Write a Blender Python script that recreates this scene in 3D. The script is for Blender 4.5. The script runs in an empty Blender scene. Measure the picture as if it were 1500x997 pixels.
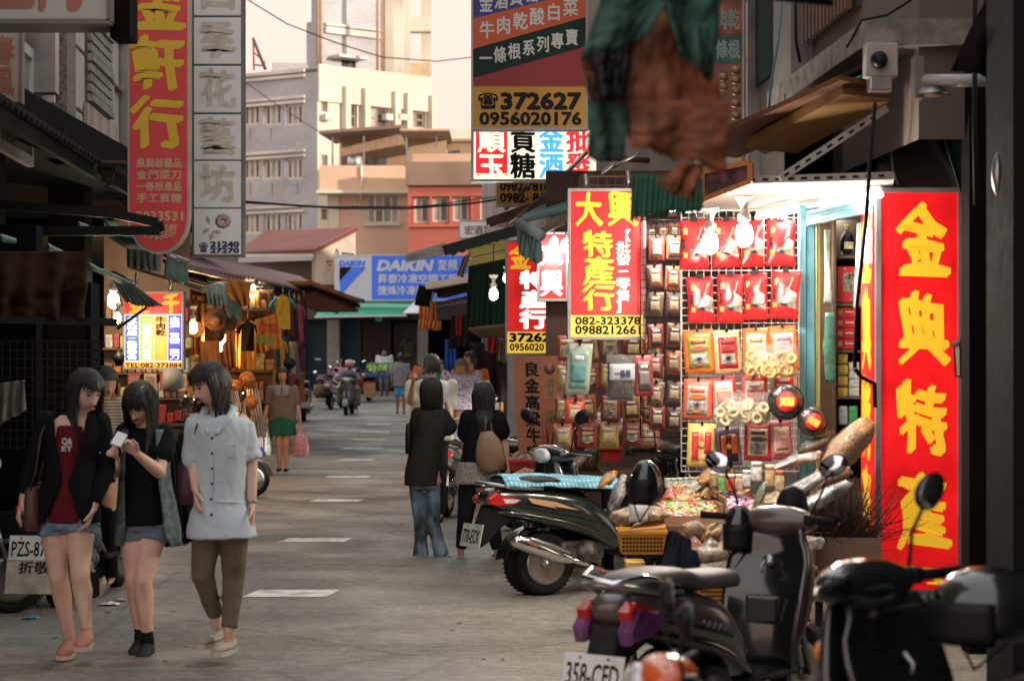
import bpy, bmesh, math, random
from mathutils import Vector, Matrix, noise
random.seed(7)
V = Vector; PI = math.pi; sin = math.sin; cos = math.cos
SC = bpy.context.scene; COL = SC.collection
# ---------------- camera, world, sun, exposure ----------------
F = 3000.0; HZ = 540.0; CH = 1.6
cd = bpy.data.cameras.new('camera'); cam = bpy.data.objects.new('camera', cd); COL.objects.link(cam)
cam.location = (0, 0, CH); cam.rotation_euler = (PI/2, 0, 0)
cd.sensor_width = 36; cd.lens = 72; cd.shift_x = 0; cd.shift_y = 0.0277
cd.clip_start = 0.2; cd.clip_end = 3000
cd.dof.use_dof = True; cd.dof.focus_distance = 17.5; cd.dof.aperture_fstop = 3.4
SC.camera = cam
SC.view_settings.view_transform = 'Standard'; SC.view_settings.look = 'None'
SC.view_settings.gamma = 1; SC.view_settings.exposure = 1.15
SUN_EL = math.radians(9); SUN_AZ = math.radians(124)      # azimuth clockwise from +Y
w = bpy.data.worlds.new('World'); SC.world = w; w.use_nodes = True
nt = w.node_tree; nd = nt.nodes; lk = nt.links
bg = nd['Background']; sky = nd.new('ShaderNodeTexSky'); sky.sky_type = 'NISHITA'; sky.sun_disc = False
sky.sun_elevation = SUN_EL; sky.sun_rotation = SUN_AZ; sky.dust_density = 4; sky.air_density = 1.4
tc = nd.new('ShaderNodeTexCoord'); sp = nd.new('ShaderNodeSeparateXYZ'); lk.new(tc.outputs['Generated'], sp.inputs[0])
rp = nd.new('ShaderNodeValToRGB'); lk.new(sp.outputs[2], rp.inputs[0])
e = rp.color_ramp.elements
e[0].position = 0.0; e[0].color = (5.2, 3.4, 3.15, 1); e[1].position = 0.9; e[1].color = (5.8, 5.8, 6.0, 1)
x = rp.color_ramp.elements.new(0.06); x.color = (5.3, 3.5, 3.1, 1)
x = rp.color_ramp.elements.new(0.16); x.color = (5.5, 3.8, 3.3, 1)
x = rp.color_ramp.elements.new(0.45); x.color = (6.0, 5.5, 5.2, 1)
mx = nd.new('ShaderNodeMixRGB'); mx.inputs[0].default_value = 0.85
lk.new(sky.outputs[0], mx.inputs[1]); lk.new(rp.outputs[0], mx.inputs[2]); lk.new(mx.outputs[0], bg.inputs[0])
bg.inputs[1].default_value = 0.115
sl = bpy.data.lights.new('sun', 'SUN'); sl.energy = 2.0; sl.angle = math.radians(1.5); sl.color = (1, 0.88, 0.76)
so = bpy.data.objects.new('sun', sl); COL.objects.link(so)
sd = V((sin(SUN_AZ)*cos(SUN_EL), cos(SUN_AZ)*cos(SUN_EL), sin(SUN_EL)))
so.rotation_euler = sd.to_track_quat('Z', 'Y').to_euler()

# ---------------- helpers ----------------
def gz(Y):
    if Y < 32: return 0.0
    return 0.0025*min(Y-32, 44)**1.5
def P(px, py, Y): return V(((px-750)/F*Y, Y, CH-(py-HZ)/F*Y))
def groundP(px, py):
    lo, hi = 2.0, 78.0
    for _ in range(50):
        m = (lo+hi)/2
        if HZ+(CH-gz(m))*F/m > py: lo = m
        else: hi = m
    return V(((px-750)/F*lo, lo, gz(lo)))
def lerp(a, b, t): return a+(b-a)*t
def tag(o, label=None, cat=None, group=None, kind=None):
    if label: o['label'] = label
    if cat: o['category'] = cat
    if group: o['group'] = group
    if kind: o['kind'] = kind
    return o
def thing(name, label, cat, loc=(0, 0, 0), rz=0, group=None):
    o = bpy.data.objects.new(name, None); COL.objects.link(o); o.location = loc; o.rotation_euler = (0, 0, rz)
    o.empty_display_size = 0.1
    return tag(o, label, cat, group)
def dup(root, loc=None, rz=None, label=None):
    def cp(o, par):
        c = o.copy(); COL.objects.link(c); c.parent = par
        for k in list(kids.get(o.name, [])): cp(k, c)
        return c
    kids = {}
    def walk(o):
        kids[o.name] = list(o.children)
        for c in o.children: walk(c)
    walk(root)
    c = cp(root, None)
    if loc is not None: c.location = loc
    if rz is not None: c.rotation_euler = (0, 0, rz)
    if label: c['label'] = label
    return c

MATS = {}
def mat(name, col, rough=.6, metal=0, var=.12, vs=4, bump=0, bs=60, coat=0, emit=0, ecol=None, alpha=1, trans=0, spec=.5, var2=None, sheen=0, stretch=None, dirt=0):
    if name in MATS: return MATS[name]
    if max(col) < .07 and not metal and not coat and not emit and rough > .4: col = tuple(c*.55 for c in col); spec = min(spec, .2)
    m = bpy.data.materials.new(name); m.use_nodes = True; n = m.node_tree.nodes; l = m.node_tree.links
    b = n['Principled BSDF']; b.inputs['Roughness'].default_value = rough; b.inputs['Metallic'].default_value = metal
    b.inputs['Specular IOR Level'].default_value = spec
    t = n.new('ShaderNodeTexCoord'); mp = n.new('ShaderNodeMapping'); l.new(t.outputs['Object'], mp.inputs[0])
    if stretch: mp.inputs['Scale'].default_value = stretch
    c0 = (*col, 1)
    if var > 0:
        nz = n.new('ShaderNodeTexNoise'); nz.inputs['Scale'].default_value = vs; nz.inputs['Detail'].default_value = 6
        l.new(mp.outputs[0], nz.inputs[0])
        r = n.new('ShaderNodeValToRGB'); l.new(nz.outputs[0], r.inputs[0])
        c1 = var2 if var2 else tuple(c*(1-var*2) for c in col); c2 = tuple(min(1, c*(1+var)) for c in col)
        r.color_ramp.elements[0].position = .3; r.color_ramp.elements[0].color = (*c1, 1)
        r.color_ramp.elements[1].position = .7; r.color_ramp.elements[1].color = (*c2, 1)
        out = r.outputs[0]
        if dirt:
            n2 = n.new('ShaderNodeTexNoise'); n2.inputs['Scale'].default_value = vs*.35; n2.inputs['Detail'].default_value = 8; l.new(t.outputs['Object'], n2.inputs[0])
            mp2 = n.new('ShaderNodeMapRange'); mp2.inputs[1].default_value = .5; mp2.inputs[2].default_value = .68; l.new(n2.outputs[0], mp2.inputs[0])
            mm = n.new('ShaderNodeMath'); mm.operation = 'MULTIPLY'; mm.inputs[1].default_value = dirt; l.new(mp2.outputs[0], mm.inputs[0])
            mi = n.new('ShaderNodeMixRGB'); l.new(mm.outputs[0], mi.inputs[0]); l.new(out, mi.inputs[1]); mi.inputs[2].default_value = (.06, .05, .04, 1); out = mi.outputs[0]
        l.new(out, b.inputs['Base Color'])
        if rough > .15:
            mr = n.new('ShaderNodeMapRange'); mr.inputs[3].default_value = rough*.75; mr.inputs[4].default_value = min(1, rough*1.25)
            l.new(nz.outputs[0], mr.inputs[0]); l.new(mr.outputs[0], b.inputs['Roughness'])
        if emit and ecol is None: l.new(out, b.inputs['Emission Color'])
    else: b.inputs['Base Color'].default_value = c0
    if emit:
        b.inputs['Emission Strength'].default_value = emit
        if ecol or var <= 0: b.inputs['Emission Color'].default_value = (*(ecol or col), 1)
    if bump:
        nb = n.new('ShaderNodeTexNoise'); nb.inputs['Scale'].default_value = bs; nb.inputs['Detail'].default_value = 4; l.new(mp.outputs[0], nb.inputs[0])
        bp = n.new('ShaderNodeBump'); bp.inputs['Strength'].default_value = bump; bp.inputs['Distance'].default_value = .01
        l.new(nb.outputs[0], bp.inputs['Height']); l.new(bp.outputs[0], b.inputs['Normal'])
    if coat: b.inputs['Coat Weight'].default_value = coat; b.inputs['Coat Roughness'].default_value = .08
    if alpha < 1: b.inputs['Alpha'].default_value = alpha
    if trans: b.inputs['Transmission Weight'].default_value = trans
    if sheen: b.inputs['Sheen Weight'].default_value = sheen
    MATS[name] = m; return m
def pattern(name, kind, c1, c2, scale, rough=.6, mortar=.02, bump=.3, bw=.5, rh=.25, vertical=True, emit=0, rot=None):
    """brick / stripes / check patterns for far tiling and printed cloth"""
    if name in MATS: return MATS[name]
    m = bpy.data.materials.new(name); m.use_nodes = True; n = m.node_tree.nodes; l = m.node_tree.links
    b = n['Principled BSDF']; b.inputs['Roughness'].default_value = rough
    t = n.new('ShaderNodeTexCoord'); mp = n.new('ShaderNodeMapping'); l.new(t.outputs['Object'], mp.inputs[0])
    if rot: mp.inputs['Rotation'].default_value = rot
    nz = n.new('ShaderNodeTexNoise'); nz.inputs['Scale'].default_value = .35; nz.inputs['Detail'].default_value = 8; l.new(t.outputs['Object'], nz.inputs[0])
    if kind == 'brick':
        x = n.new('ShaderNodeTexBrick'); l.new(mp.outputs[0], x.inputs[0])
        x.inputs['Color1'].default_value = (*c1, 1); x.inputs['Color2'].default_value = (*[c*.82 for c in c1], 1); x.inputs['Mortar'].default_value = (*c2, 1)
        x.inputs['Scale'].default_value = scale; x.inputs['Mortar Size'].default_value = mortar
        x.inputs['Brick Width'].default_value = bw; x.inputs['Row Height'].default_value = rh; out = x.outputs[0]; h = x.outputs[1]
    elif kind == 'check':
        a = n.new('ShaderNodeTexWave'); a.bands_direction = 'X'; a.inputs['Scale'].default_value = scale; l.new(mp.outputs[0], a.inputs[0])
        c = n.new('ShaderNodeTexWave'); c.bands_direction = 'Z' if vertical else 'Y'; c.inputs['Scale'].default_value = scale; l.new(mp.outputs[0], c.inputs[0])
        ad = n.new('ShaderNodeMath'); ad.operation = 'MULTIPLY'; l.new(a.outputs[1], ad.inputs[0]); l.new(c.outputs[1], ad.inputs[1])
        r = n.new('ShaderNodeValToRGB'); l.new(ad.outputs[0], r.inputs[0]); r.color_ramp.elements[0].color = (*c1, 1); r.color_ramp.elements[1].color = (*c2, 1); r.color_ramp.elements[1].position = .6
        out = r.outputs[0]; h = None
    elif kind == 'stripe':
        a = n.new('ShaderNodeTexWave'); a.bands_direction = 'Z' if vertical else 'X'; a.inputs['Scale'].default_value = scale; l.new(mp.outputs[0], a.inputs[0])
        r = n.new('ShaderNodeValToRGB'); l.new(a.outputs[1], r.inputs[0]); r.color_ramp.elements[0].color = (*c1, 1); r.color_ramp.elements[0].position = .4; r.color_ramp.elements[1].color = (*c2, 1); r.color_ramp.elements[1].position = .6
        out = r.outputs[0]; h = None
    else:   # spots
        a = n.new('ShaderNodeTexVoronoi'); a.inputs['Scale'].default_value = scale; l.new(mp.outputs[0], a.inputs[0])
        r = n.new('ShaderNodeValToRGB'); l.new(a.outputs[0], r.inputs[0]); r.color_ramp.elements[0].color = (*c1, 1); r.color_ramp.elements[0].position = .3; r.color_ramp.elements[1].color = (*c2, 1); r.color_ramp.elements[1].position = .42
        out = r.outputs[0]; h = None
    mr = n.new('ShaderNodeMapRange'); mr.inputs[1].default_value = .3; mr.inputs[2].default_value = .7; mr.inputs[3].default_value = .82; mr.inputs[4].default_value = 1.08; l.new(nz.outputs[0], mr.inputs[0])
    mi = n.new('ShaderNodeVectorMath'); mi.operation = 'SCALE'; l.new(out, mi.inputs[0]); l.new(mr.outputs[0], mi.inputs['Scale'])
    l.new(mi.outputs[0], b.inputs['Base Color'])
    if emit: l.new(mi.outputs[0], b.inputs['Emission Color']); b.inputs['Emission Strength'].default_value = emit
    if h and bump:
        bp = n.new('ShaderNodeBump'); bp.inputs['Strength'].default_value = bump; bp.inputs['Distance'].default_value = -.02; l.new(h, bp.inputs['Height']); l.new(bp.outputs[0], b.inputs['Normal'])
    MATS[name] = m; return m

class M:
    """mesh collector"""
    def __init__(s): s.v = []; s.f = []; s.sm = []; s.mi = []; s.cur = 0
    def add(s, vs, fs, smooth=False):
        o = len(s.v); s.v += [tuple(p) for p in vs]
        for f in fs: s.f.append(tuple(i+o for i in f)); s.sm.append(smooth); s.mi.append(s.cur)
        return s
    def box(s, x0, y0, z0, x1, y1, z1, mtx=None, bev=0):
        if x0 > x1: x0, x1 = x1, x0
        if y0 > y1: y0, y1 = y1, y0
        if z0 > z1: z0, z1 = z1, z0
        if bev:
            b = min(bev, (x1-x0)*.45, (y1-y0)*.45, (z1-z0)*.45)
            bm = bmesh.new(); bmesh.ops.create_cube(bm, size=1)
            for q in bm.verts: q.co = V((lerp(x0, x1, q.co.x+.5), lerp(y0, y1, q.co.y+.5), lerp(z0, z1, q.co.z+.5)))
            bmesh.ops.bevel(bm, geom=list(bm.edges), offset=b, segments=2, profile=.6, affect='EDGES')
            bm.verts.index_update(); vs = [q.co.copy() for q in bm.verts]; fs = [[q.index for q in f.verts] for f in bm.faces]; bm.free()
        else:
            vs = [V((x, y, z)) for z in (z0, z1) for y in (y0, y1) for x in (x0, x1)]
            fs = [(0, 2, 3, 1), (4, 5, 7, 6), (0, 1, 5, 4), (2, 6, 7, 3), (0, 4, 6, 2), (1, 3, 7, 5)]
        if mtx: vs = [mtx@p for p in vs]
        return s.add(vs, fs)
    def rings(s, rs, caps=True, closed=True, smooth=True, flip=False):
        n = len(rs[0]); vs = [p for r in rs for p in r]; fs = []
        for i in range(len(rs)-1):
            for j in range(n if closed else n-1):
                a = i*n+j; b = i*n+(j+1) % n
                fs.append((a, b, b+n, a+n))
        if caps and closed:
            fs.append(tuple(range(n))[::-1]); k = (len(rs)-1)*n; fs.append(tuple(range(k, k+n)))
        if flip: fs = [f[::-1] for f in fs]
        return s.add(vs, fs, smooth)
    def tube(s, pts, r, n=8, smooth=True, flat=None, up=None):
        pts = [V(p) for p in pts]; rr = r if isinstance(r, (list, tuple)) else [r]*len(pts); rs = []
        prev = None
        for i, p in enumerate(pts):
            d = (pts[min(i+1, len(pts)-1)]-pts[max(i-1, 0)])
            d = d.normalized() if d.length > 1e-9 else V((0, 0, 1))
            if prev is None:
                a = V(up) if up else (V((0, 0, 1)) if abs(d.z) < .9 else V((1, 0, 0)))
            else: a = prev
            x = a.cross(d); x = x.normalized() if x.length > 1e-6 else V((1, 0, 0)); y = d.cross(x); prev = y
            k = flat if flat else 1
            rs.append([p+x*(rr[i]*cos(2*PI*j/n))+y*(rr[i]*k*sin(2*PI*j/n)) for j in range(n)])
        return s.rings(rs, smooth=smooth)
    def capsule(s, pts, r, n=10, flat=None, up=None):
        """tube with rounded ends"""
        pts = [V(p) for p in pts]; rr = list(r) if isinstance(r, (list, tuple)) else [r]*len(pts)
        d0 = (pts[0]-pts[1]).normalized(); d1 = (pts[-1]-pts[-2]).normalized()
        a = [(pts[0]+d0*rr[0]*k, rr[0]*math.sqrt(max(0.02, 1-k*k))) for k in (.97, .8, .45)]
        b = [(pts[-1]+d1*rr[-1]*k, rr[-1]*math.sqrt(max(0.02, 1-k*k))) for k in (.45, .8, .97)]
        P_ = [q[0] for q in a]+pts+[q[0] for q in b]; R_ = [q[1] for q in a]+rr+[q[1] for q in b]
        return s.tube(P_, R_, n, True, flat, up)
    def lathe(s, prof, n=16, c=(0, 0, 0), axis='z', smooth=True, mtx=None):
        c = V(c); rs = []
        for r, h in prof:
            ring = []
            for j in range(n):
                a = 2*PI*j/n; x, y = r*cos(a), r*sin(a)
                p = V((x, y, h)) if axis == 'z' else (V((h, x, y)) if axis == 'x' else V((y, h, x)))
                p = c+p
                ring.append(mtx@p if mtx else p)
            rs.append(ring)
        return s.rings(rs, smooth=smooth)
    def prism(s, pts, y0, y1, axis='y', mtx=None, smooth=False, bev=0):
        """2D outline (x,z) extruded along y (or x: outline is (y,z); or z: (x,y))"""
        def mk(p, t):
            q = V((p[0], t, p[1])) if axis == 'y' else (V((t, p[0], p[1])) if axis == 'x' else V((p[0], p[1], t)))
            return mtx@q if mtx else q
        if bev:
            c = V((sum(p[0] for p in pts)/len(pts), sum(p[1] for p in pts)/len(pts)))
            def inn(p):
                d = c-V((p[0], p[1])); L = d.length or 1; return (p[0]+d.x/L*bev, p[1]+d.y/L*bev)
            ip = [inn(p) for p in pts]; sg = 1 if y1 > y0 else -1
            rs = [[mk(p, y0) for p in ip], [mk(p, y0+sg*bev*.8) for p in pts], [mk(p, y1-sg*bev*.8) for p in pts], [mk(p, y1) for p in ip]]
        else: rs = [[mk(p, y0) for p in pts], [mk(p, y1) for p in pts]]
        return s.rings(rs, smooth=smooth)
    def sheet(s, fn, nu, nv, smooth=True, th=0):
        """fn(u,v)->Vector for u,v in 0..1; th = thickness along the normal"""
        g = [[V(fn(i/nu, j/nv)) for i in range(nu+1)] for j in range(nv+1)]
        vs = [p for r in g for p in r]; W_ = nu+1
        fs = [(j*W_+i, j*W_+i+1, (j+1)*W_+i+1, (j+1)*W_+i) for j in range(nv) for i in range(nu)]
        if th:
            nn = []
            for j in range(nv+1):
                for i in range(nu+1):
                    du = g[j][min(i+1, nu)]-g[j][max(i-1, 0)]; dv = g[min(j+1, nv)][i]-g[max(j-1, 0)][i]
                    c = du.cross(dv); nn.append(c.normalized() if c.length > 1e-12 else V((0, 0, 1)))
            k = len(vs); vs = vs+[p-n_*th for p, n_ in zip(vs, nn)]
            fs += [tuple(q+k for q in f)[::-1] for f in fs]
            rim = [i for i in range(W_)]+[j*W_+nu for j in range(1, nv+1)]+[nv*W_+i for i in range(nu-1, -1, -1)]+[j*W_ for j in range(nv-1, 0, -1)]
            for a in range(len(rim)):
                p, q = rim[a], rim[(a+1) % len(rim)]; fs.append((q, p, p+k, q+k))
        return s.add(vs, fs, smooth)
    def xf(s, mtx, start=0):
        for i in range(start, len(s.v)): s.v[i] = tuple(mtx@V(s.v[i]))
        return s
    def mesh(s, name, m=None):
        me = bpy.data.meshes.new(name); me.from_pydata(s.v, [], s.f); me.polygons.foreach_set('use_smooth', s.sm); me.polygons.foreach_set('material_index', s.mi)
        if m:
            for q in (m if isinstance(m, (list, tuple)) else [m]): me.materials.append(q)
        me.update(); return me
    def build(s, name, m=None, parent=None, loc=None, fix=False):
        me = s.mesh(name, m)
        if fix:
            bm = bmesh.new(); bm.from_mesh(me); bmesh.ops.recalc_face_normals(bm, faces=bm.faces); bm.to_mesh(me); bm.free()
        o = bpy.data.objects.new(name, me); COL.objects.link(o)
        if parent: o.parent = parent
        if loc: o.location = loc
        return o
RQ = []
def remesh(o, voxel, smooth=4, fac=.5):
    """fuse overlapping closed shapes into one smooth continuous surface (done for all bodies at once in flush)"""
    md = o.modifiers.new('r', 'REMESH'); md.mode = 'VOXEL'; md.voxel_size = voxel; md.use_smooth_shade = True
    if smooth: ms = o.modifiers.new('s', 'SMOOTH'); ms.iterations = smooth; ms.factor = fac
    RQ.append(o); return o
WQ = {}
def flush():
    dg = bpy.context.evaluated_depsgraph_get(); new = [(o, bpy.data.meshes.new_from_object(o.evaluated_get(dg))) for o in RQ]
    for o, me in new:
        if not me.materials and o.data.materials: me.materials.append(o.data.materials[0])
        old = o.data; nm = old.name; o.modifiers.clear(); o.data = me; bpy.data.meshes.remove(old); me.name = nm
        if o.name in WQ: wrinkle(o, *WQ[o.name])
def arc(c, r, a0, a1, n): return [(c[0]+r*cos(lerp(a0, a1, i/n)), c[1]+r*sin(lerp(a0, a1, i/n))) for i in range(n+1)]

# ---- lettering ----
GL = {}
def glyph(s):
    if s in GL: return GL[s]
    c = bpy.data.curves.new('t', 'FONT'); c.body = s; c.resolution_u = 2
    o = bpy.data.objects.new('t', c); COL.objects.link(o)
    me = bpy.data.meshes.new_from_object(o.evaluated_get(bpy.context.evaluated_depsgraph_get()))
    vs = [(v.co.x, v.co.y) for v in me.vertices]; fs = [tuple(p.vertices) for p in me.polygons]
    bpy.data.objects.remove(o); bpy.data.curves.remove(c); bpy.data.meshes.remove(me)
    GL[s] = (vs, fs); return GL[s]
def txt(parent, s, x0, z0, x1, z1, m, y=-.002, bold=.03, shear=0, dirn='h', brush=0, name='lettering', mtx=None, warp=0, fit=None, gap=.0, seg=None):
    """lettering in the local x-z plane facing -y, filling the box x0..x1, z0..z1"""
    if x0 > x1: x0, x1 = x1, x0
    if z0 > z1: z0, z1 = z1, z0
    q = M(); lat = all(ord(ch) < 256 for ch in s)
    items = []
    if lat or fit == 'box':
        vs, fs = glyph(s)
        if not vs: return None
        a0 = min(p[0] for p in vs); a1 = max(p[0] for p in vs); b0 = min(p[1] for p in vs); b1 = max(p[1] for p in vs)
        items.append((vs, fs, (x1-x0)/(a1-a0), (z1-z0)/(b1-b0), x0, z0, a0, b0))
    else:
        n = len(s)
        for i, ch in enumerate(s):
            if ch == ' ' or ch == '　': continue
            vs, fs = glyph(ch)
            if dirn == 'h': cx0 = lerp(x0, x1, i/n); cx1 = lerp(x0, x1, (i+1-gap)/n); cz0, cz1 = z0, z1
            else: cx0, cx1 = x0, x1; cz1 = lerp(z1, z0, i/n); cz0 = lerp(z1, z0, (i+1-gap)/n)
            if ord(ch) < 256: a0 = min(p[0] for p in vs)-.05; a1 = max(p[0] for p in vs)+.05; b0, b1 = -.1, .8
            elif ch == '☎': a0, a1, b0, b1 = 0, 1.27, -.2, .9
            else: a0, a1, b0, b1 = .0, 1.0, -.1, .87
            items.append((vs, fs, (cx1-cx0)/(a1-a0), (cz1-cz0)/(b1-b0), cx0, cz0, a0, b0))
    k = 0; lay = 0
    for vs, fs, sx, sz, X0, Z0, a0, b0 in items:
        pts = [((p[0]-a0), (p[1]-b0)) for p in vs]
        H = (max(p[1] for p in pts) or 1)
        offs = [(0, 0)]
        if bold:
            r = bold
            if brush: offs += [(r*1.5, r*.9), (-r*1.5, -r*.9), (r*.8, -r*.1), (-r*.8, r*.1), (r*.5, r*1.1), (-r*.5, -r*1.1), (r*1.2, r*.2), (-r*1.2, -r*.2)]
            else: offs += [(r, 0), (-r, 0), (0, r), (0, -r), (r*.7, r*.7), (-r*.7, -r*.7), (r*.7, -r*.7), (-r*.7, r*.7)]
        for j, (ox, oz) in enumerate(offs):
            vv = []
            for a, b in pts:
                if warp: a, b = a+warp*sin(b*5+a*2), b+warp*1.2*sin(a*4.5+b)+a*warp*1.3
                aa = a+ox+shear*(b-.4); bb = b+oz
                vv.append(V((X0+aa*sx, y-lay*.00012-j*.00012, Z0+bb*sz)))
            if mtx: vv = [mtx@p for p in vv]
            q.add(vv, fs)
    return q.build(name, m, parent)
# ================= shared materials =================
m_black = mat('black_plastic', (.018, .018, .02), .45); m_rubber = mat('tyre_rubber', (.03, .028, .025), .85, bump=.3, bs=80)
m_steel = mat('worn_steel', (.42, .41, .4), .35, .9, dirt=.5); m_chrome = mat('chrome', (.75, .75, .76), .12, 1, var=.05)
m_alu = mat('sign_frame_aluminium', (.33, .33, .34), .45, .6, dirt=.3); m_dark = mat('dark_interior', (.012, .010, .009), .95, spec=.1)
m_green_al = mat('green_awning_cloth', (.03, .14, .09), .75, dirt=.5, bump=.2); m_dkgreen = mat('dark_green_cloth', (.025, .06, .045), .85, bump=.4, bs=30, dirt=.3)
m_conc = mat('weathered_concrete', (.24, .22, .2), .9, vs=2, bump=.5, bs=25, dirt=.6)
m_wood = mat('brown_wood', (.16, .09, .045), .6, stretch=(1, 1, 8)); m_cream = mat('cream_render', (.62, .57, .46), .85, vs=.25, dirt=.2, var=.08)
m_whitep = mat('white_paint', (.75, .74, .72), .5, var=.05); m_pane = mat('window_glass_dark', (.05, .06, .065), .12, var=.3, vs=.8, spec=.8)
m_panec = mat('window_pane_curtained', (.34, .33, .3), .35, var=.25, vs=1.2); m_wire = mat('black_cable', (.015, .015, .015), .6, var=0)
m_rust = mat('rusty_steel', (.14, .075, .05), .85, dirt=.5); m_canvas = mat('orange_brown_canvas', (.42, .14, .035), .85, bump=.3, bs=20, dirt=.5)

m_tin = mat('dark_sheet_metal', (.022, .02, .018), .8, dirt=.3, vs=3, spec=.2)
# ================= ground =================
g = M(); ys = [-40, -20, 0, 5, 10, 15, 20, 25, 30, 32]+[33+i for i in range(44)]+[80, 100, 150, 250, 500, 1200]
xs = [-900, -300, -100, -40, -20, -10, -5, 0, 5, 10, 20, 40, 100, 300, 900]
g.rings([[V((X, Y, gz(Y))) for X in xs] for Y in ys], caps=False, closed=False, flip=True)
road = g.build('road'); tag(road, kind='structure')
m = bpy.data.materials.new('asphalt'); m.use_nodes = True; n = m.node_tree.nodes; l = m.node_tree.links; b = n['Principled BSDF']
t = n.new('ShaderNodeTexCoord')
def nz_(sc, det=6, stretch=None, rough=.5):
    x = n.new('ShaderNodeTexNoise'); x.inputs['Scale'].default_value = sc; x.inputs['Detail'].default_value = det; x.inputs['Roughness'].default_value = rough
    if stretch:
        mp = n.new('ShaderNodeMapping'); mp.inputs['Scale'].default_value = stretch; l.new(t.outputs['Object'], mp.inputs[0]); l.new(mp.outputs[0], x.inputs[0])
    else: l.new(t.outputs['Object'], x.inputs[0])
    return x.outputs[0]
def rmp(src, a, ca, b_, cb):
    r = n.new('ShaderNodeValToRGB'); l.new(src, r.inputs[0]); r.color_ramp.elements[0].position = a; r.color_ramp.elements[0].color = (*ca, 1); r.color_ramp.elements[1].position = b_; r.color_ramp.elements[1].color = (*cb, 1); return r.outputs[0]
def mul(a, b_, f=1, mode='MULTIPLY'):
    x = n.new('ShaderNodeMixRGB'); x.blend_type = mode; x.inputs[0].default_value = f; l.new(a, x.inputs[1]); l.new(b_, x.inputs[2]); return x.outputs[0]
base = rmp(nz_(.35, 9, (1, .5, 1), .62), .36, (.175, .163, .142), .66, (.29, .27, .232))
agg = rmp(nz_(75, 3), .36, (.45, .45, .46), .66, (1.5, 1.5, 1.47))
agg2 = rmp(nz_(30, 3), .62, (1, 1, 1), .70, (1.9, 1.85, 1.75))
streak = rmp(nz_(1.6, 8, (.6, 1.6, 1), .65), .38, (.88, .88, .89), .62, (1.06, 1.06, 1.05))
patch = rmp(nz_(.16, 4, (1.2, .7, 1)), .48, (.82, .82, .86), .52, (1.08, 1.06, 1.0))
spots = rmp(nz_(7, 3), .70, (1, 1, 1), .76, (.55, .53, .5))
cv = n.new('ShaderNodeTexVoronoi'); cv.feature = 'DISTANCE_TO_EDGE'; cv.inputs['Scale'].default_value = .42; l.new(t.outputs['Object'], cv.inputs[0])
cr = rmp(cv.outputs[0], .0, (.5, .5, .5), .012, (1, 1, 1))
g3 = rmp(nz_(11, 5, (1, 1.2, 1), .7), .38, (.72, .72, .73), .62, (1.2, 1.2, 1.18)); sc_ = rmp(nz_(2.2, 8, (.7, 6, 1), .7), .42, (.91, .91, .92), .6, (1.07, 1.07, 1.06))
c = mul(mul(mul(mul(mul(mul(base, agg, .6), agg2, .6), g3), sc_), streak), mul(mul(patch, spots), cr, .6)); l.new(c, b.inputs['Base Color'])
b.inputs['Roughness'].default_value = .72
rr = rmp(nz_(.8, 6), .4, (.5, .5, .5), .6, (.85, .85, .85)); l.new(rr, b.inputs['Roughness'])
bp = n.new('ShaderNodeBump'); bp.inputs['Strength'].default_value = .5; bp.inputs['Distance'].default_value = .006; l.new(nz_(160, 2), bp.inputs['Height']); l.new(bp.outputs[0], b.inputs['Normal'])
road.data.materials.append(m)
# lane-side paint bars: rectangles seen at these pixel spots
m_paint = mat('worn_road_paint', (.72, .7, .66), .7, vs=14, var=.12, dirt=.55)
for (x0, x1, y0, y1) in [(362, 492, 863, 875), (411, 513, 787, 795), (455, 531, 730, 736), (477, 541, 696, 700.5), (492, 548, 671.5, 675), (500, 559, 655.5, 658), (516, 566, 642.5, 645), (527, 572, 631.5, 633.5), (537, 574, 620.5, 622)]:
    c0 = groundP((x0+x1)/2, y1); c1 = groundP((x0+x1)/2, y0); s0 = F/c0.y
    ym = (c0.y+c1.y)/2; hl = .24
    w_ = (x1-x0)/(F/ym)/2*.97; q = M(); xm = (c0.x+c1.x)/2
    corners = [(-w_-.02, -hl), (w_-.03, -hl+.02), (w_+.02, hl), (-w_+.05, hl-.02)]
    N_ = 12; rs = []
    for j in range(3):
        rs.append([])
        for i in range(N_+1):
            u = i/N_; v = j/2; a = V(corners[0]).lerp(V(corners[1]), u).lerp(V(corners[3]).lerp(V(corners[2]), u), v)
            Y = ym+a.y+random.uniform(-.012, .012); rs[-1].append(V((xm+a.x, Y, gz(Y)+.004)))
    q.rings(rs, caps=False, closed=False, smooth=False, flip=True)
    tag(q.build('lane_marking', m_paint), kind='structure')

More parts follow.
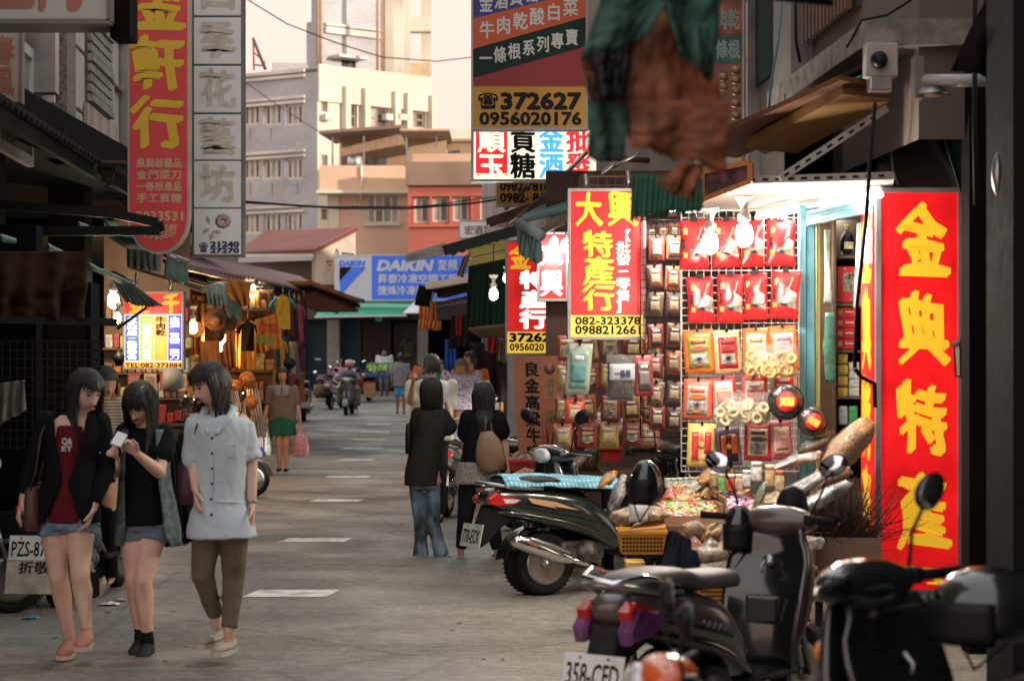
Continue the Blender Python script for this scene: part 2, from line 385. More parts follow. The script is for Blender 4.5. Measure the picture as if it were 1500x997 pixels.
# ================= walls with openings =================
class Wall:
    def __init__(s, A, B, z0, z1):
        s.A = V(A[:2]); s.B = V(B[:2]); s.d = (s.B-s.A).normalized(); s.L = (s.B-s.A).length; s.z0 = z0; s.z1 = z1
        s.n = V((s.d.y, -s.d.x))
        if s.n.dot(-s.A) < 0: s.n = -s.n
        s.holes = []
    def sz(s, px, py):
        k = (px-750)/F; t = (k*s.A.y-s.A.x)/(s.d.x-k*s.d.y); Y = s.A.y+t*s.d.y
        return t, CH-(py-HZ)/F*Y
    def pt(s, t, z, off=0): q = s.A+s.d*t+s.n*off; return V((q.x, q.y, z))
    def rect(s, x0, y0, x1, y1):
        a, za = s.sz(x0, (y0)); b, zb = s.sz(x1, y0); _, zc = s.sz((x0+x1)/2, y1); return min(a, b), max(a, b), zc, (za+zb)/2
    def bx(s, M_, a0, a1, z0, z1, o0, o1):
        """box on the wall: along a0..a1, z0..z1, offset from the face o0..o1 (outwards positive)"""
        vs = [s.pt(a, z, o) for z in (z0, z1) for o in (o0, o1) for a in (a0, a1)]
        return M_.add(vs, [(0, 2, 3, 1), (4, 5, 7, 6), (0, 1, 5, 4), (2, 6, 7, 3), (0, 4, 6, 2), (1, 3, 7, 5)])
    def build(s, m, parent, name='wall', th=.25, rise=0):
        """rise: extra height at the B end"""
        q = M(); xs = sorted({0, s.L}|{h[0] for h in s.holes}|{h[1] for h in s.holes}); zs = sorted({s.z0, s.z1}|{h[2] for h in s.holes}|{h[3] for h in s.holes})
        xs = [x for x in xs if 0 <= x <= s.L]; zs = [z for z in zs if s.z0 <= z <= s.z1]
        for i in range(len(xs)-1):
            for j in range(len(zs)-1):
                cx = (xs[i]+xs[i+1])/2; cz = (zs[j]+zs[j+1])/2
                if any(h[0] < cx < h[1] and h[2] < cz < h[3] for h in s.holes): continue
                q.add([s.pt(xs[i], zs[j]), s.pt(xs[i+1], zs[j]), s.pt(xs[i+1], zs[j+1]), s.pt(xs[i], zs[j+1])], [(0, 1, 2, 3)])
        for h in s.holes:
            a, b, c, d = max(h[0], 0), min(h[1], s.L), h[2], h[3]
            o = -th
            q.add([s.pt(a, c), s.pt(b, c), s.pt(b, d), s.pt(a, d), s.pt(a, c, o), s.pt(b, c, o), s.pt(b, d, o), s.pt(a, d, o)],
                  [(0, 4, 5, 1), (1, 5, 6, 2), (2, 6, 7, 3), (3, 7, 4, 0)])
        q.add([s.pt(0, s.z0), s.pt(s.L, s.z0), s.pt(s.L, s.z1), s.pt(0, s.z1), s.pt(0, s.z0, -th-.3), s.pt(s.L, s.z0, -th-.3), s.pt(s.L, s.z1, -th-.3), s.pt(0, s.z1, -th-.3)],
              [(0, 3, 7, 4), (3, 2, 6, 7), (1, 5, 6, 2), (4, 7, 6, 5)])
        return q.build(name, m, parent)
    def window(s, px, fm, pm_, parent, cols=2, rows=1, fw=.07, rec=.12, sill=None, hole=True, label=None):
        a, b, c, d = s.rect(*px)
        if hole: s.holes.append((a, b, c, d))
        f = M(); o0, o1 = (-rec, -rec+.06) if hole else (.0, .06)
        s.bx(f, a, b, d-fw, d, o0, o1); s.bx(f, a, b, c, c+fw, o0, o1); s.bx(f, a, a+fw, c+fw, d-fw, o0, o1); s.bx(f, b-fw, b, c+fw, d-fw, o0, o1)
        for i in range(1, cols): x_ = lerp(a, b, i/cols); s.bx(f, x_-fw/2, x_+fw/2, c+fw, d-fw, o0, o1-.004)
        for i in range(1, rows): z_ = lerp(c, d, i/rows); s.bx(f, a+fw, b-fw, z_-fw/2, z_+fw/2, o0, o1-.008)
        wo = f.build('window', fm, parent)
        if label: wo['label'] = label
        for i in range(cols):
            for j in range(rows):
                p = M(); x0, x1 = lerp(a, b, i/cols)+fw/2, lerp(a, b, (i+1)/cols)-fw/2; z0, z1 = lerp(c, d, j/rows)+fw/2, lerp(c, d, (j+1)/rows)-fw/2
                s.bx(p, x0, x1, z0, z1, o0+.005, o0+.03)
                mm = pm_[(i+j*2) % len(pm_)] if isinstance(pm_, list) else pm_
                p.build('pane', mm, wo)
        if sill: p = M(); s.bx(p, a-.1, b+.1, c-.12, c, -rec, .15); p.build('window_sill', sill, parent)
        return wo

def roofslab(pts, z, th, m, parent, name='roof'):
    q = M(); q.rings([[V((p[0], p[1], z)) for p in pts], [V((p[0], p[1], z+th)) for p in pts]], smooth=False); return q.build(name, m, parent, fix=True)
def XY(px, Y): return V(((px-750)/F*Y, Y))

# ---------------- far grey and cream tiled block ----------------
m_tile = pattern('grey_mosaic_tile', 'brick', (.45, .45, .46), (.33, .33, .34), 2.2, mortar=.03, bw=.5, rh=.25, rot=(PI/2, 0, 0))
m_band = mat('pale_band', (.62, .58, .52), .8, vs=.4, dirt=.3)
Bg = thing('apartment_building', 'tall far block with grey tiled and cream faces and a roof tower', 'building', (0, 0, 0))
C0 = XY(465, 120); CL = XY(330, 123.5); CR = XY(630, 125.4); gb = 2.0
zt = CH+(HZ-98)/F*120
wl = Wall(C0, CL, 0, zt); wr = Wall(C0, CR, 0, zt)
fw_ = mat('cream_window_frame', (.62, .56, .46), .6)
for (y0, y1) in ((152, 184), (231, 263), (311, 343)):
    for (x0, x1) in ((355, 380), (386, 412), (418, 443)):
        wl.window((x0, y0, x1, y1), fw_, [m_pane, m_panec, m_pane], Bg, cols=3, rows=1, fw=.16, rec=.2)
for (x0, y0, x1, y1) in ((470, 148, 480, 164), (507, 152, 523, 187), (539, 156, 569, 191), (599, 163, 623, 187), (470, 227, 480, 243), (507, 230, 523, 262), (540, 232, 569, 262), (470, 306, 480, 322)):
    wr.window((x0, y0, x1, y1), mat('brown_window_frame', (.25, .18, .11), .6), [m_panec, m_pane], Bg, cols=2, rows=2 if x1-x0 > 12 else 1, fw=.12, rec=.2)
wl.build(m_tile, Bg, th=.35); wr.build(m_cream, Bg, 'side_wall', th=.35)
q = M()
for (y0, y1) in ((99, 104), (107, 111), (138, 142), (145, 149), (217, 221), (225, 228), (298, 302), (306, 309)):
    a, b, c, d = wl.rect(352, y0, 447, y1); q = M(); wl.bx(q, a, b, CH+(HZ-y1)/F*120, CH+(HZ-y0)/F*120, 0, .15); q.build('cornice', m_band, Bg)
q = M()
for (x0, x1) in ((500, 507), (528, 536), (572, 580), (590, 597), (626, 631)):
    a, b, c, d = wr.rect(x0, 100, x1, 340); wr.bx(q, a, b, 1, zt-1.0, 0, .5)
wr.bx(q, 0, wr.L, zt-2.0, zt+.15, .0, .18); q.build('pilaster', m_cream, Bg)
q = M()
for i in range(3):
    a, b, c, d = wr.rect((470, 559, 575)[i], 168, (480, 569, 592)[i], 172); q = M(); wr.bx(q, a, b, c-.2, d, 0, .5); q.build('window_hood', m_band, Bg)
roofslab([CL, C0, CR, XY(630, 140), XY(330, 140)], zt-.3, .2, m_conc, Bg)
# drip stains under the left windows are wear with a shape of their own
m_stain = mat('rust_streak', (.27, .22, .19), .9, vs=1.5)
q = M()
for (x, y0, y1) in ((367, 188, 214), (397, 188, 212), (367, 268, 296), (399, 268, 290), (436, 268, 285)):
    a, b, c, d = wl.rect(x-1.4, y0, x+1.4, y1); q = M(); q.add([wl.pt(a, d, .01), wl.pt(b, d, .01), wl.pt((a+b)/2, c, .01)], [(0, 1, 2)]); q.build('stain', m_stain, Bg)
# tower
T0 = XY(468, 124); T1 = XY(560, 127); T2 = XY(630, 132.5); tz0 = zt-1; tz1 = CH+(HZ+40)/F*124
tw = Wall(XY(464, 124), T1, tz0, tz1)
tw.window((500, 88, 521, 104), mat('dark_frame', (.06, .05, .04), .6), m_pane, Bg, cols=2, fw=.08, rec=.2)
tw.build(m_tile, Bg, 'tower', th=.3)
tl = Wall(XY(449, 124.5), XY(464, 124), tz0, CH+(HZ-33)/F*124.5); tl.build(m_tile, Bg, 'tower', th=.3)
q = M()
for (y0, y1) in ((32, 36), (38, 47)):
    a, b, c, d = tw.rect(475, y0, 558, y1); q = M(); tw.bx(q, a, b, CH+(HZ-y1)/F*124, CH+(HZ-y0)/F*124, 0, .25); q.build('cornice', m_band, Bg)
a, b, c, d = tw.rect(484, 84, 526, 88); q = M(); tw.bx(q, a, b, c, d, 0, 1.0); q.build('window_hood', m_band, Bg)
q = M()   # open stair frame on the right of the tower: real posts and slabs
def post(px0, px1, Y, py0, py1, m_, dy=.8, nm='tower_post'):
    a = P(px0, py1, Y); b = P(px1, py0, Y); q_ = M(); q_.box(a.x, Y, a.z, b.x, Y+dy, b.z); return q_.build(nm, m_, Bg)
post(556, 563, 127, -40, 125, m_rust, .6); post(563, 576, 128, -40, 120, m_cream); post(577, 590, 128.5, -40, 120, m_band); post(590, 600, 129, -40, 125, m_cream, 1); post(617, 631, 131, -40, 125, m_cream, 1)
post(560, 631, 129.6, 25, 46, m_cream, .9, 'stair_slab'); post(590, 631, 129.6, 92, 122, mat('tan_render', (.55, .42, .25), .85), .9, 'stair_slab'); post(560, 582, 129, 84, 120, m_cream, .5, 'stair_slab')
for px in (466, 470, 553, 560):
    q = M(); a = P(px, 130, 123.7); b = P(px, -40, 123.7); q.tube([a, b], .09, 6); q.build('drain_pipe', mat('tan_pipe', (.35, .22, .13), .6), Bg)
# rooftop clutter: aerial mast
q = M(); A_ = P(372, 103, 121); q.tube([P(372, 103, 121), P(371, 55, 121)], .06, 6); q.tube([P(371, 57, 121), P(389, 102, 122)], .1, 6); q.tube([P(371, 76, 121), P(388, 92, 122)], .05, 5); q.tube([P(372, 95, 121), P(388, 97, 122)], .06, 6)
tag(q.build('roof_frame', m_rust), 'thin rusty tripod frame standing on the far grey roof left of the tower', 'frame')
q = M(); q.box(P(398, 0, 122).x, 122, zt, P(448, 0, 122).x, 124, CH+(HZ-92)/F*122); tag(q.build('roof_shed', m_tile), 'low grey plant room on the far grey roof against the tower', 'shed')

# ---------------- orange apartment with roof terrace ----------------
m_orange = mat('peach_render', (.62, .42, .29), .85, vs=.3, dirt=.15, var=.07); m_redtile = pattern('red_brick', 'brick', (.42, .085, .05), (.3, .14, .1), 4.5, mortar=.03, rot=(PI/2, 0, 0))
Bo = thing('apartment_building', 'peach rendered house with a covered roof terrace and white gridded window', 'building')
Yo = 100
wo_ = Wall(XY(480, Yo), XY(598, Yo-.5), 0, CH+(HZ-283)/F*Yo)
wo_.window((537, 284.5, 585, 327), fw_, [m_panec, m_pane, mat('greenish_pane', (.2, .24, .2), .3)], Bo, cols=4, rows=2, fw=.1, rec=.12, sill=m_band)
wo_.window((512, 298, 526, 308), fw_, m_pane, Bo, cols=2, fw=.08, rec=.1)
wo_.build(m_orange, Bo, th=.3)
q = M(); a = P(480, 283, Yo); b = P(598, 240, Yo-.8); q.box(a.x-.3, Yo-1.0, CH+(HZ-281)/F*Yo, b.x, Yo-.8, b.z-.1); q.build('parapet', m_orange, Bo)
q = M(); q.box(a.x-.45, Yo-1.15, CH+(HZ-282)/F*Yo-.12, b.x, Yo+.3, CH+(HZ-282)/F*Yo+.02); q.box(P(482, 0, Yo).x, Yo-.15, 0, P(497, 0, Yo).x, Yo+.1, CH+(HZ-283)/F*Yo-.1); q.build('trim', m_cream, Bo)
q = M(); t0 = P(474, 203, Yo+1); t1 = P(585, 196, Yo+1); q.add([V((t0.x, Yo-1.5, t0.z-.05)), V((t1.x+.2, Yo-1.5, t1.z)), V((t1.x+.2, Yo+8, t1.z+.7)), V((t0.x, Yo+8, t0.z+.5)), V((t0.x, Yo-1.5, t0.z+.1)), V((t1.x+.2, Yo-1.5, t1.z+.15)), V((t1.x+.2, Yo+8, t1.z+.85)), V((t0.x, Yo+8, t0.z+.65))], [(0, 1, 2, 3), (4, 7, 6, 5), (0, 4, 5, 1), (1, 5, 6, 2), (2, 6, 7, 3), (3, 7, 4, 0)]); q.build('roof', mat('brown_sheet_roof', (.2, .13, .09), .6), Bo)
for px in (487, 533, 596):
    q = M(); a = P(px-1.3, 245, Yo-.7); b = P(px+1.3, 199, Yo-.7); q.box(a.x, Yo-.7, a.z, b.x, Yo-.6, b.z); q.build('post', m_steel, Bo)
q = M(); q.box(P(500, 0, 104).x, 104, CH+(HZ-283)/F*100, P(605, 0, 104).x, 104.3, CH+(HZ-198)/F*104); q.build('terrace_wall', mat('tan_wall', (.4, .27, .17), .85), Bo)
q = M(); q.box(P(538, 0, 103.6).x, 103.7, P(0, 242, 103.6).z, P(566, 0, 103.6).x, 103.9, P(0, 231, 103.6).z); q.box(P(508, 0, 103.6).x, 103.7, P(0, 242, 103.6).z, P(526, 0, 103.6).x, 103.9, P(0, 231, 103.6).z); q.build('terrace_window', m_pane, Bo)
tank = M(); a = P(520, 243, Yo+.6); tank.lathe([(0, 0), (.35, .0), (.38, .06), (.38, .4), (.3, .48), (.0, .5)], 16, a, axis='z'); tag(tank.build('water_tank', mat('tank_steel', (.6, .62, .66), .3, .6)), 'small silver water tank behind the peach roof parapet', 'tank')
q = M(); q.tube([P(529.5, 243, Yo-1.1), P(530, 262, Yo-1.1), P(528, 275, Yo-1.1), P(529, 296, Yo-.2)], .06, 6); q.build('drain_pipe', m_whitep, Bo)
# ---------------- red brick building ----------------
Br = thing('brick_house', 'red brick house with a row of pale framed windows under a grey concrete parapet', 'building')
Yb = 97
wb = Wall(XY(598, Yb), XY(860, Yb-.6), 0, CH+(HZ-272)/F*Yb)
for (x0, y0, x1, y1, c) in ((606, 289.5, 628, 326, 2), (633, 288.5, 656, 325, 2), (663, 287, 686, 324, 2), (703, 284, 726, 322, 2)):
    wb.window((x0, y0, x1, y1), fw_, [m_panec, m_pane], Br, cols=c, fw=.08, rec=.25)
wb.build(m_redtile, Br, th=.35)
q = M(); wb.bx(q, 0, wb.L, P(0, 333, Yb).z, P(0, 329, Yb).z, 0, .2); wb.bx(q, 0, wb.L, P(0, 288, Yb).z, P(0, 284, Yb).z, 0, .15)
for x in (598, 629.5, 658.5, 690, 729):
    a, b, c, d = wb.rect(x, 288, x+4, 330); wb.bx(q, a, b, c, d, .0, .14)
q.build('brick_trim', pattern('red_brick_trim', 'brick', (.47, .1, .06), (.35, .16, .12), 4.5, rot=(PI/2, 0, 0)), Br)
q = M(); wb.bx(q, -.1, wb.L, P(0, 272, Yb).z, P(0, 238, Yb).z, -.2, .3); q.build('parapet', mat('dark_stained_concrete', (.24, .16, .11), .9, vs=.5, dirt=.6), Br)
q = M(); wb.bx(q, 0, 6, P(0, 238, Yb+1).z, P(0, 223, Yb+1).z, -2, -1.7); q.build('balcony_wall', m_orange, Br)
q = M(); q.box(P(597, 0, 101).x, 101, P(0, 238, 101).z, P(654, 0, 101).x, 101.3, P(0, 200, 101).z); q.box(P(606, 0, 101).x-.5, 97.5, P(0, 197, 99).z, P(660, 0, 99).x, 106, P(0, 194, 99).z); q.build('roof_room', mat('terrace_tan', (.45, .32, .2), .85), Br)
for px in (596, 640):
    q = M(); a = P(px-1.2, 224, 99); b = P(px+1.2, 198, 99); q.box(a.x, 98.4, a.z, b.x, 98.5, b.z); q.build('post', m_steel, Br)
q = M(); q.box(P(655, 0, 103).x, 103, P(0, 238, 103).z, P(900, 0, 103).x, 109, P(0, 205, 103).z); q.box(P(654, 0, 103).x, 102.8, P(0, 208, 103).z, P(900, 0, 103).x, 103, P(0, 204, 103).z); q.build('upper_storey', mat('brown_render', (.33, .22, .14), .85, vs=.4, dirt=.3), Br)
q = M(); q.box(P(664, 0, 102.7).x, 102.75, P(0, 236, 102.7).z, P(674, 0, 102.7).x, 102.9, P(0, 220, 102.7).z); q.build('dark_window', m_pane, Br)
q = M(); q.box(P(640, 0, 112).x, 112, 5, P(820, 0, 112).x, 118, P(0, 190, 112).z); tag(q.build('far_house', m_cream), 'pale cream house top far behind the red brick house', 'building')

# ---------------- shed with rust-red tin roof ----------------
Bs = thing('tin_roof_shed', 'low shed with rust red tin roof and stained plaster gable left of the blue sign', 'shed')
q = M(); q.add([P(340, 373, 80), P(460, 368, 78.5), P(525, 335, 83), P(390, 340, 88), P(340, 376, 80), P(460, 371.5, 78.5), P(525, 338, 83), P(390, 343, 88)], [(0, 1, 2, 3), (4, 7, 6, 5), (0, 4, 5, 1), (1, 5, 6, 2), (2, 6, 7, 3)])
q.build('roof', pattern('rust_red_tin', 'stripe', (.2, .06, .05), (.16, .045, .04), 6, vertical=False), Bs)
q = M()
for px in range(342, 462, 4): a = P(px, 373-(px-340)*.042, 80-.0125*(px-340)); b_ = P(lerp(390, 525, (px-340)/120), lerp(340, 335, (px-340)/120), lerp(88, 83, (px-340)/120)); q.tube([a+V((0, 0, .05)), b_+V((0, 0, .05))], .045, 4, False)
q.build('roof_ribs', pattern('rust_red_tin', 'stripe', (.2, .06, .05), (.16, .045, .04), 6), Bs)
q = M(); q.add([P(459, 371, 79), P(521, 340, 83), P(521, 420, 83), P(459, 420, 79)], [(0, 1, 2, 3)]); q.add([P(457, 420, 79), P(457, 372, 79), P(462, 372, 79), P(462, 420, 79)], [(0, 1, 2, 3)]); q.build('gable_wall', mat('stained_plaster', (.5, .43, .34), .9, vs=.8, dirt=.6), Bs)
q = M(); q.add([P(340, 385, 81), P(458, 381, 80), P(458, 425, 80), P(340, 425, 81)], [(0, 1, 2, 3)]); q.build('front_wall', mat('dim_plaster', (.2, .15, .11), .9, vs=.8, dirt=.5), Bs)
q = M(); q.box(P(340, 0, 78).x, 77.9, P(0, 377, 78).z, P(459, 0, 78).x, 78.1, P(0, 372, 78).z); q.build('fascia', m_band, Bs)
for k in range(14):
    q = M(); a = V((random.uniform(-7.5, -5.9), random.uniform(80, 84), P(0, 372, 80).z+random.uniform(-.5, .1)))
    q.tube([a, a+V((random.uniform(-.6, 1), random.uniform(-.5, .5), random.uniform(-.3, .5)))], .035, 5); tag(q.build('timber_scrap', m_wood), 'dark loose timber heaped beside the plaster gable', 'timber', 'scrap timbers on the low roof')
# ================= far shop row closing the street =================
def ST(Y, off, z=0): return V((off-.0557*Y, Y, z))
def canopy(name, p, m, parent=None, th=.03, corr=0, amp=.02, nu=0, sag=0):
    """p: four corners (outer-near, outer-far, inner-far, inner-near); corrugation runs along the street side"""
    p = [V(q) for q in p]; nu = nu or max(2, corr*6 if corr else 8); nv = 4
    def fn(u, v):
        q = p[0].lerp(p[1], u).lerp(p[3].lerp(p[2], u), v); q = q+V((0, 0, -sag*4*u*(1-u)*(1-v)))
        if corr: q = q+V((0, 0, amp*sin(u*corr*2*PI)))
        else: q = q+V((0, 0, .015*noise.noise(q*2.3)))
        return q
    return M().sheet(fn, nu, nv, th=th).build(name, m, parent)
def cloth(name, a, b, c, d, m, parent=None, wav=.03, folds=6, rag=0, nu=48, nv=14, th=.006, seed=0, belly=0, cr_=0):
    """hanging cloth: a top-left, b top-right, c bottom-right, d bottom-left"""
    a, b, c, d = [V(q) for q in (a, b, c, d)]; nrm = (b-a).cross(d-a).normalized(); rs = random.Random(seed); ph = rs.uniform(0, 6)
    hem = [1+rs.uniform(-rag, 0)-(rag*.6 if i % 3 == 0 else 0) for i in range(nu+1)]
    def fn(u, v):
        vv = v*(hem[int(round(u*nu))] if v > .99 or rag else 1)
        vv = v if v < .85 else .85+(v-.85)*(1 if not rag else (hem[int(round(u*nu))]*1-.85)/.15)
        q = a.lerp(b, u).lerp(d.lerp(c, u), vv)
        k = wav*(.25+v)*(sin(u*folds*2*PI+ph+sin(v*3+ph)*.8)+.5*sin(u*folds*4.7+v*2.1+ph*2)+.35*noise.noise(V((u*9, v*5, seed)))+cr_*(noise.noise(V((u*3, v*3, seed+9)))+.5*noise.noise(V((u*8, v*8, seed+5)))))
        return q+nrm*k+nrm*belly*sin(v*PI)+V((0, 0, .3*wav*sin(u*7+ph)*v))
    return M().sheet(fn, nu, nv, th=th).build(name, m, parent)
def bar(name, a, b, w_, h_, m, parent=None, up=(0, 0, 1)):
    a, b = V(a), V(b); d = (b-a).normalized(); s = d.cross(V(up)).normalized()*w_/2; u = s.cross(d).normalized()*h_/2
    vs = [q+i*s+j*u for q in (a, b) for i in (-1, 1) for j in (-1, 1)]
    return M().add(vs, [(0, 1, 3, 2), (4, 6, 7, 5), (0, 4, 5, 1), (2, 3, 7, 6), (0, 2, 6, 4), (1, 5, 7, 3)]).build(name, m, parent)

gf = gz(74); Yf = 74.5
m_shutB = mat('blue_grey_shutter', (.05, .09, .12), .6, dirt=.4); m_shutD = mat('dark_brown_shutter', (.07, .05, .045), .7, dirt=.4); m_pillar = mat('grey_stone_pillar', (.3, .28, .25), .85, vs=2, dirt=.4)
R = thing('shop_row', 'row of shuttered shops facing down the street under the blue sign and green awning', 'shops')
def fx(px, Y=Yf): return (px-750)/F*Y
def fz(py, Y=Yf): return CH-(py-HZ)/F*Y
q = M(); q.box(fx(250), Yf+.6, 0, fx(470), Yf+8, fz(445)); q.box(fx(470), Yf+2.2, 0, fx(1000), Yf+8, fz(420)); q.box(fx(330), Yf-.3, fz(468), fx(1000), Yf+2.2, fz(446)); q.build('wall', mat('dim_arcade_wall', (.07, .06, .055), .9, dirt=.3), R)
for (a, b) in ((430, 446), (480, 498), (612, 627), (742, 760)):
    M().box(fx(a), Yf-.25, gf-.4, fx(b), Yf+.3, fz(466), bev=.02).build('pillar', m_pillar, R)
for (a, b, mm) in ((446, 480, m_shutB), (498, 528, m_shutB), (530, 572, m_shutD), (627, 742, m_dark)):
    q = M(); n_ = 34; z0, z1 = gf, fz(470)
    for i in range(n_): za, zb = lerp(z0, z1, i/n_), lerp(z0, z1, (i+1)/n_); q.add([V((fx(a), Yf+.25, za)), V((fx(b), Yf+.25, za)), V((fx(b), Yf+.2, zb)), V((fx(a), Yf+.2, zb)), V((fx(a), Yf+.25, zb)), V((fx(b), Yf+.25, zb))], [(0, 1, 2, 3), (3, 2, 5, 4)])
    q.build('shutter', mm, R)
q = M(); q.box(fx(574), Yf+1.2, gf, fx(611), Yf+1.25, fz(472)); q.build('glass_front', mat('dim_shop_glass', (.09, .1, .07), .2, var=.5, vs=1.2), R)
for (px, py, w_, h_, cc) in ((582, 530, 12, 18, (.2, .22, .1)), (596, 512, 14, 22, (.25, .27, .15)), (604, 545, 8, 20, (.12, .06, .04)), (588, 500, 9, 12, (.3, .3, .25))):
    M().box(fx(px-w_/2), Yf+1.0, fz(py+h_/2), fx(px+w_/2), Yf+1.15, fz(py-h_/2), bev=.05).build('display', mat('display%d' % px, cc, .7, vs=3, var=.4), R)
q = M(); q.box(fx(515), Yf+.12, fz(550), fx(545), Yf+.16, fz(546)); q.box(fx(461), Yf+.12, fz(527), fx(469), Yf+.16, fz(524.5)); q.build('notice', m_whitep, R)
M().box(-40, Yf-1.8, gf-.2, 30, Yf+4, gf+.1, bev=.02).build('pavement', m_conc).update_tag(); tag(bpy.data.objects['pavement'], kind='structure')
ga = thing('shop_awning', 'flat bright green cloth awning under the blue sign at the street end', 'awning', (fx(541), Yf, fz(446)))
canopy('canopy', [ST(0, 0)]*4 if False else [V((fx(471)-fx(541), -2.2, fz(464)-fz(446))), V((fx(598)-fx(541), -2.2, fz(462)-fz(446))), V((fx(612)-fx(541), -.3, 0)), V((fx(474)-fx(541), -.3, .1))], mat('green_awning_bright', (.03, .42, .25), .65, var=.1, dirt=.15), ga)
bar('rail', (fx(469)-fx(541), -2.2, fz(466)-fz(446)), (fx(600)-fx(541), -2.2, fz(464)-fz(446)), .06, .06, m_whitep, ga)
cloth('flap', (fx(555)-fx(541), -2.2, fz(464)-fz(446)), (fx(567)-fx(541), -2.2, fz(464)-fz(446)), (fx(565)-fx(541), -2.2, fz(474)-fz(446)), (fx(556)-fx(541), -2.2, fz(473)-fz(446)), m_green_al, ga, nu=8, nv=4)
bar('roof_bar', P(488, 441, 73.5)-ga.location, P(690, 437, 73.5)-ga.location, .1, .22, m_whitep, ga)
q = M()
canopy('grey_awning', [P(590, 458, 71), P(614, 458, 71), P(614, 440, 73), P(607, 441, 73)], m_whitep); tag(bpy.data.objects['grey_awning'], 'small pale grey awning wedge beside the right end of the green awning', 'awning')
lt = M()
for i in range(26):
    x = fx(456+i*1.5, 74); lt.tube([V((x, 74, fz(433, 74))), V((x+.18, 74, fz(418, 74)))], .02, 4, False); lt.tube([V((x+.18, 74.02, fz(433, 74))), V((x, 74.02, fz(418, 74)))], .02, 4, False)
lt.tube([P(455, 417.5, 74), P(495, 417.5, 74)], .04, 4); lt.tube([P(455, 433, 74), P(495, 433, 74)], .04, 4)
tag(lt.build('lattice_railing', m_rust), 'dark lattice railing on the low roof left of the blue sign', 'railing')

# ================= left row =================
m_panelw = mat('white_facade_panel', (.62, .6, .56), .7, var=.06, vs=1, dirt=.25); m_granite = mat('granite_column', (.3, .25, .21), .8, vs=30, var=.3)
L1 = thing('shophouse', 'near left shophouse, white ribbed panels and a grey louvred screen on its upper floor', 'building')
WL = Wall(ST(11, -3.35), ST(27, -3.35), 3.6, 12)
zu = 3.6
m_redline = mat('red_brown_joint', (.25, .09, .07), .8)
def col_(M_, x0, x1, o0, o1, z0=zu, z1=9, W_=WL):
    a, _ = W_.sz(x0, 200); b, _ = W_.sz(x1, 200); W_.bx(M_, a, b, z0, z1, o0, o1)
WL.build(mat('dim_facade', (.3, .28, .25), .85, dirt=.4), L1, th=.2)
# ribbed white panels between red joints
for (x0, x1, o) in ((82, 107, .12), (143, 152, .12), (154, 164, .08), (-60, -45, .1)):
    n_ = 3 if x1-x0 > 12 else 1
    for i in range(n_):
        for j in range(7):
            xa, xb = lerp(x0, x1, i/n_), lerp(x0, x1, (i+1)/n_); a, _ = WL.sz(xa, 200); b, _ = WL.sz(xb, 200)
            q = M(); WL.bx(q, a+.008, b-.008, zu+.02+j*.62, zu+.6+j*.62, 0, o); q.build('panel', m_panelw, L1)
for j in range(1, 8):
    a, _ = WL.sz(66, 200); b, _ = WL.sz(164, 200); q = M(); WL.bx(q, a, b, zu-.012+j*.62, zu+.016+j*.62, 0, .128); q.build('joint', m_redline, L1)
q = M(); col_(q, 67, 81, 0, .2); q.build('column', m_granite, L1)
# louvred screen, slats are pieces
a, _ = WL.sz(108, 200); b, _ = WL.sz(142, 200)
q = M(); WL.bx(q, a, b, 4.35, 9, .1, .14); q.build('screen_back', mat('screen_mesh', (.16, .15, .14), .8), L1)
for j in range(40):
    z = 4.37+j*.105
    if 21 <= j <= 23: continue
    q = M(); WL.bx(q, a+.01, b-.01, z, z+.075, .14, .18+.02*(j % 4 == 0)); q.build('slat', mat('grey_slat', (.36, .34, .31), .8, vs=12, var=.25), L1)
q = M(); WL.bx(q, a, b, 4.37+21*.105, 4.37+24*.105-.02, .145, .16); q.build('screen_gap', m_dark, L1)
# left windows with white frames
WL.window((-70, 30, 40, 215), m_whitep, m_panec, L1, cols=2, fw=.09, hole=False); 
q = M(); col_(q, 40, 46, 0, .25, zu+.5); q.build('window_frame', m_steel, L1)
q = M(); col_(q, 47, 60, .02, .05, zu+.6); q.build('glazing', m_pane, L1)
q = M(); col_(q, 60, 62.5, 0, .12, zu+.5); q.build('window_frame', m_whitep, L1)
q = M(); col_(q, 165, 168, 0, .2, zu); q.build('downpipe', m_steel, L1)
# green net window
for (x0, x1) in ((169, 187),):
    q = M(); col_(q, x0, x1, .02, .05, zu, 5.35); q.build('green_net_window', mat('green_net', (.11, .19, .16), .7, vs=9, var=.35, stretch=(1, 1, .4)), L1)
    q = M(); col_(q, x0, x1, .05, .3, 5.36, 5.5); q.build('ledge', m_conc, L1)
a, _ = WL.sz(104, 200); b, _ = WL.sz(152, 200)
q = M(); WL.bx(q, a, b, 4.0, 4.33, .13, .17); q.build('tile_band', pattern('small_check_tile', 'check', (.4, .3, .24), (.62, .55, .48), 9), L1)
q = M(); q.tube([P(105, 30, 20.3), P(108, 110, 20.4), P(106, 170, 20.3), P(111, 205, 20.2)], .02, 6); q.build('cable', m_wire, L1)
# interior behind: back wall, floor slab above, party wall
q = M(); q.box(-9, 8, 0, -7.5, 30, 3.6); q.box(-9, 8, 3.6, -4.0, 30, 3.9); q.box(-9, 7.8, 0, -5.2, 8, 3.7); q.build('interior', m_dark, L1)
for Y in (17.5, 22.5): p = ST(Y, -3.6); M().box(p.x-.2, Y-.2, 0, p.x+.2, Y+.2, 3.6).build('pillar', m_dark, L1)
q = M(); q.box(-16, 6, 3.9, -4.75, 30, 12); q.build('upper_mass', m_conc, L1)
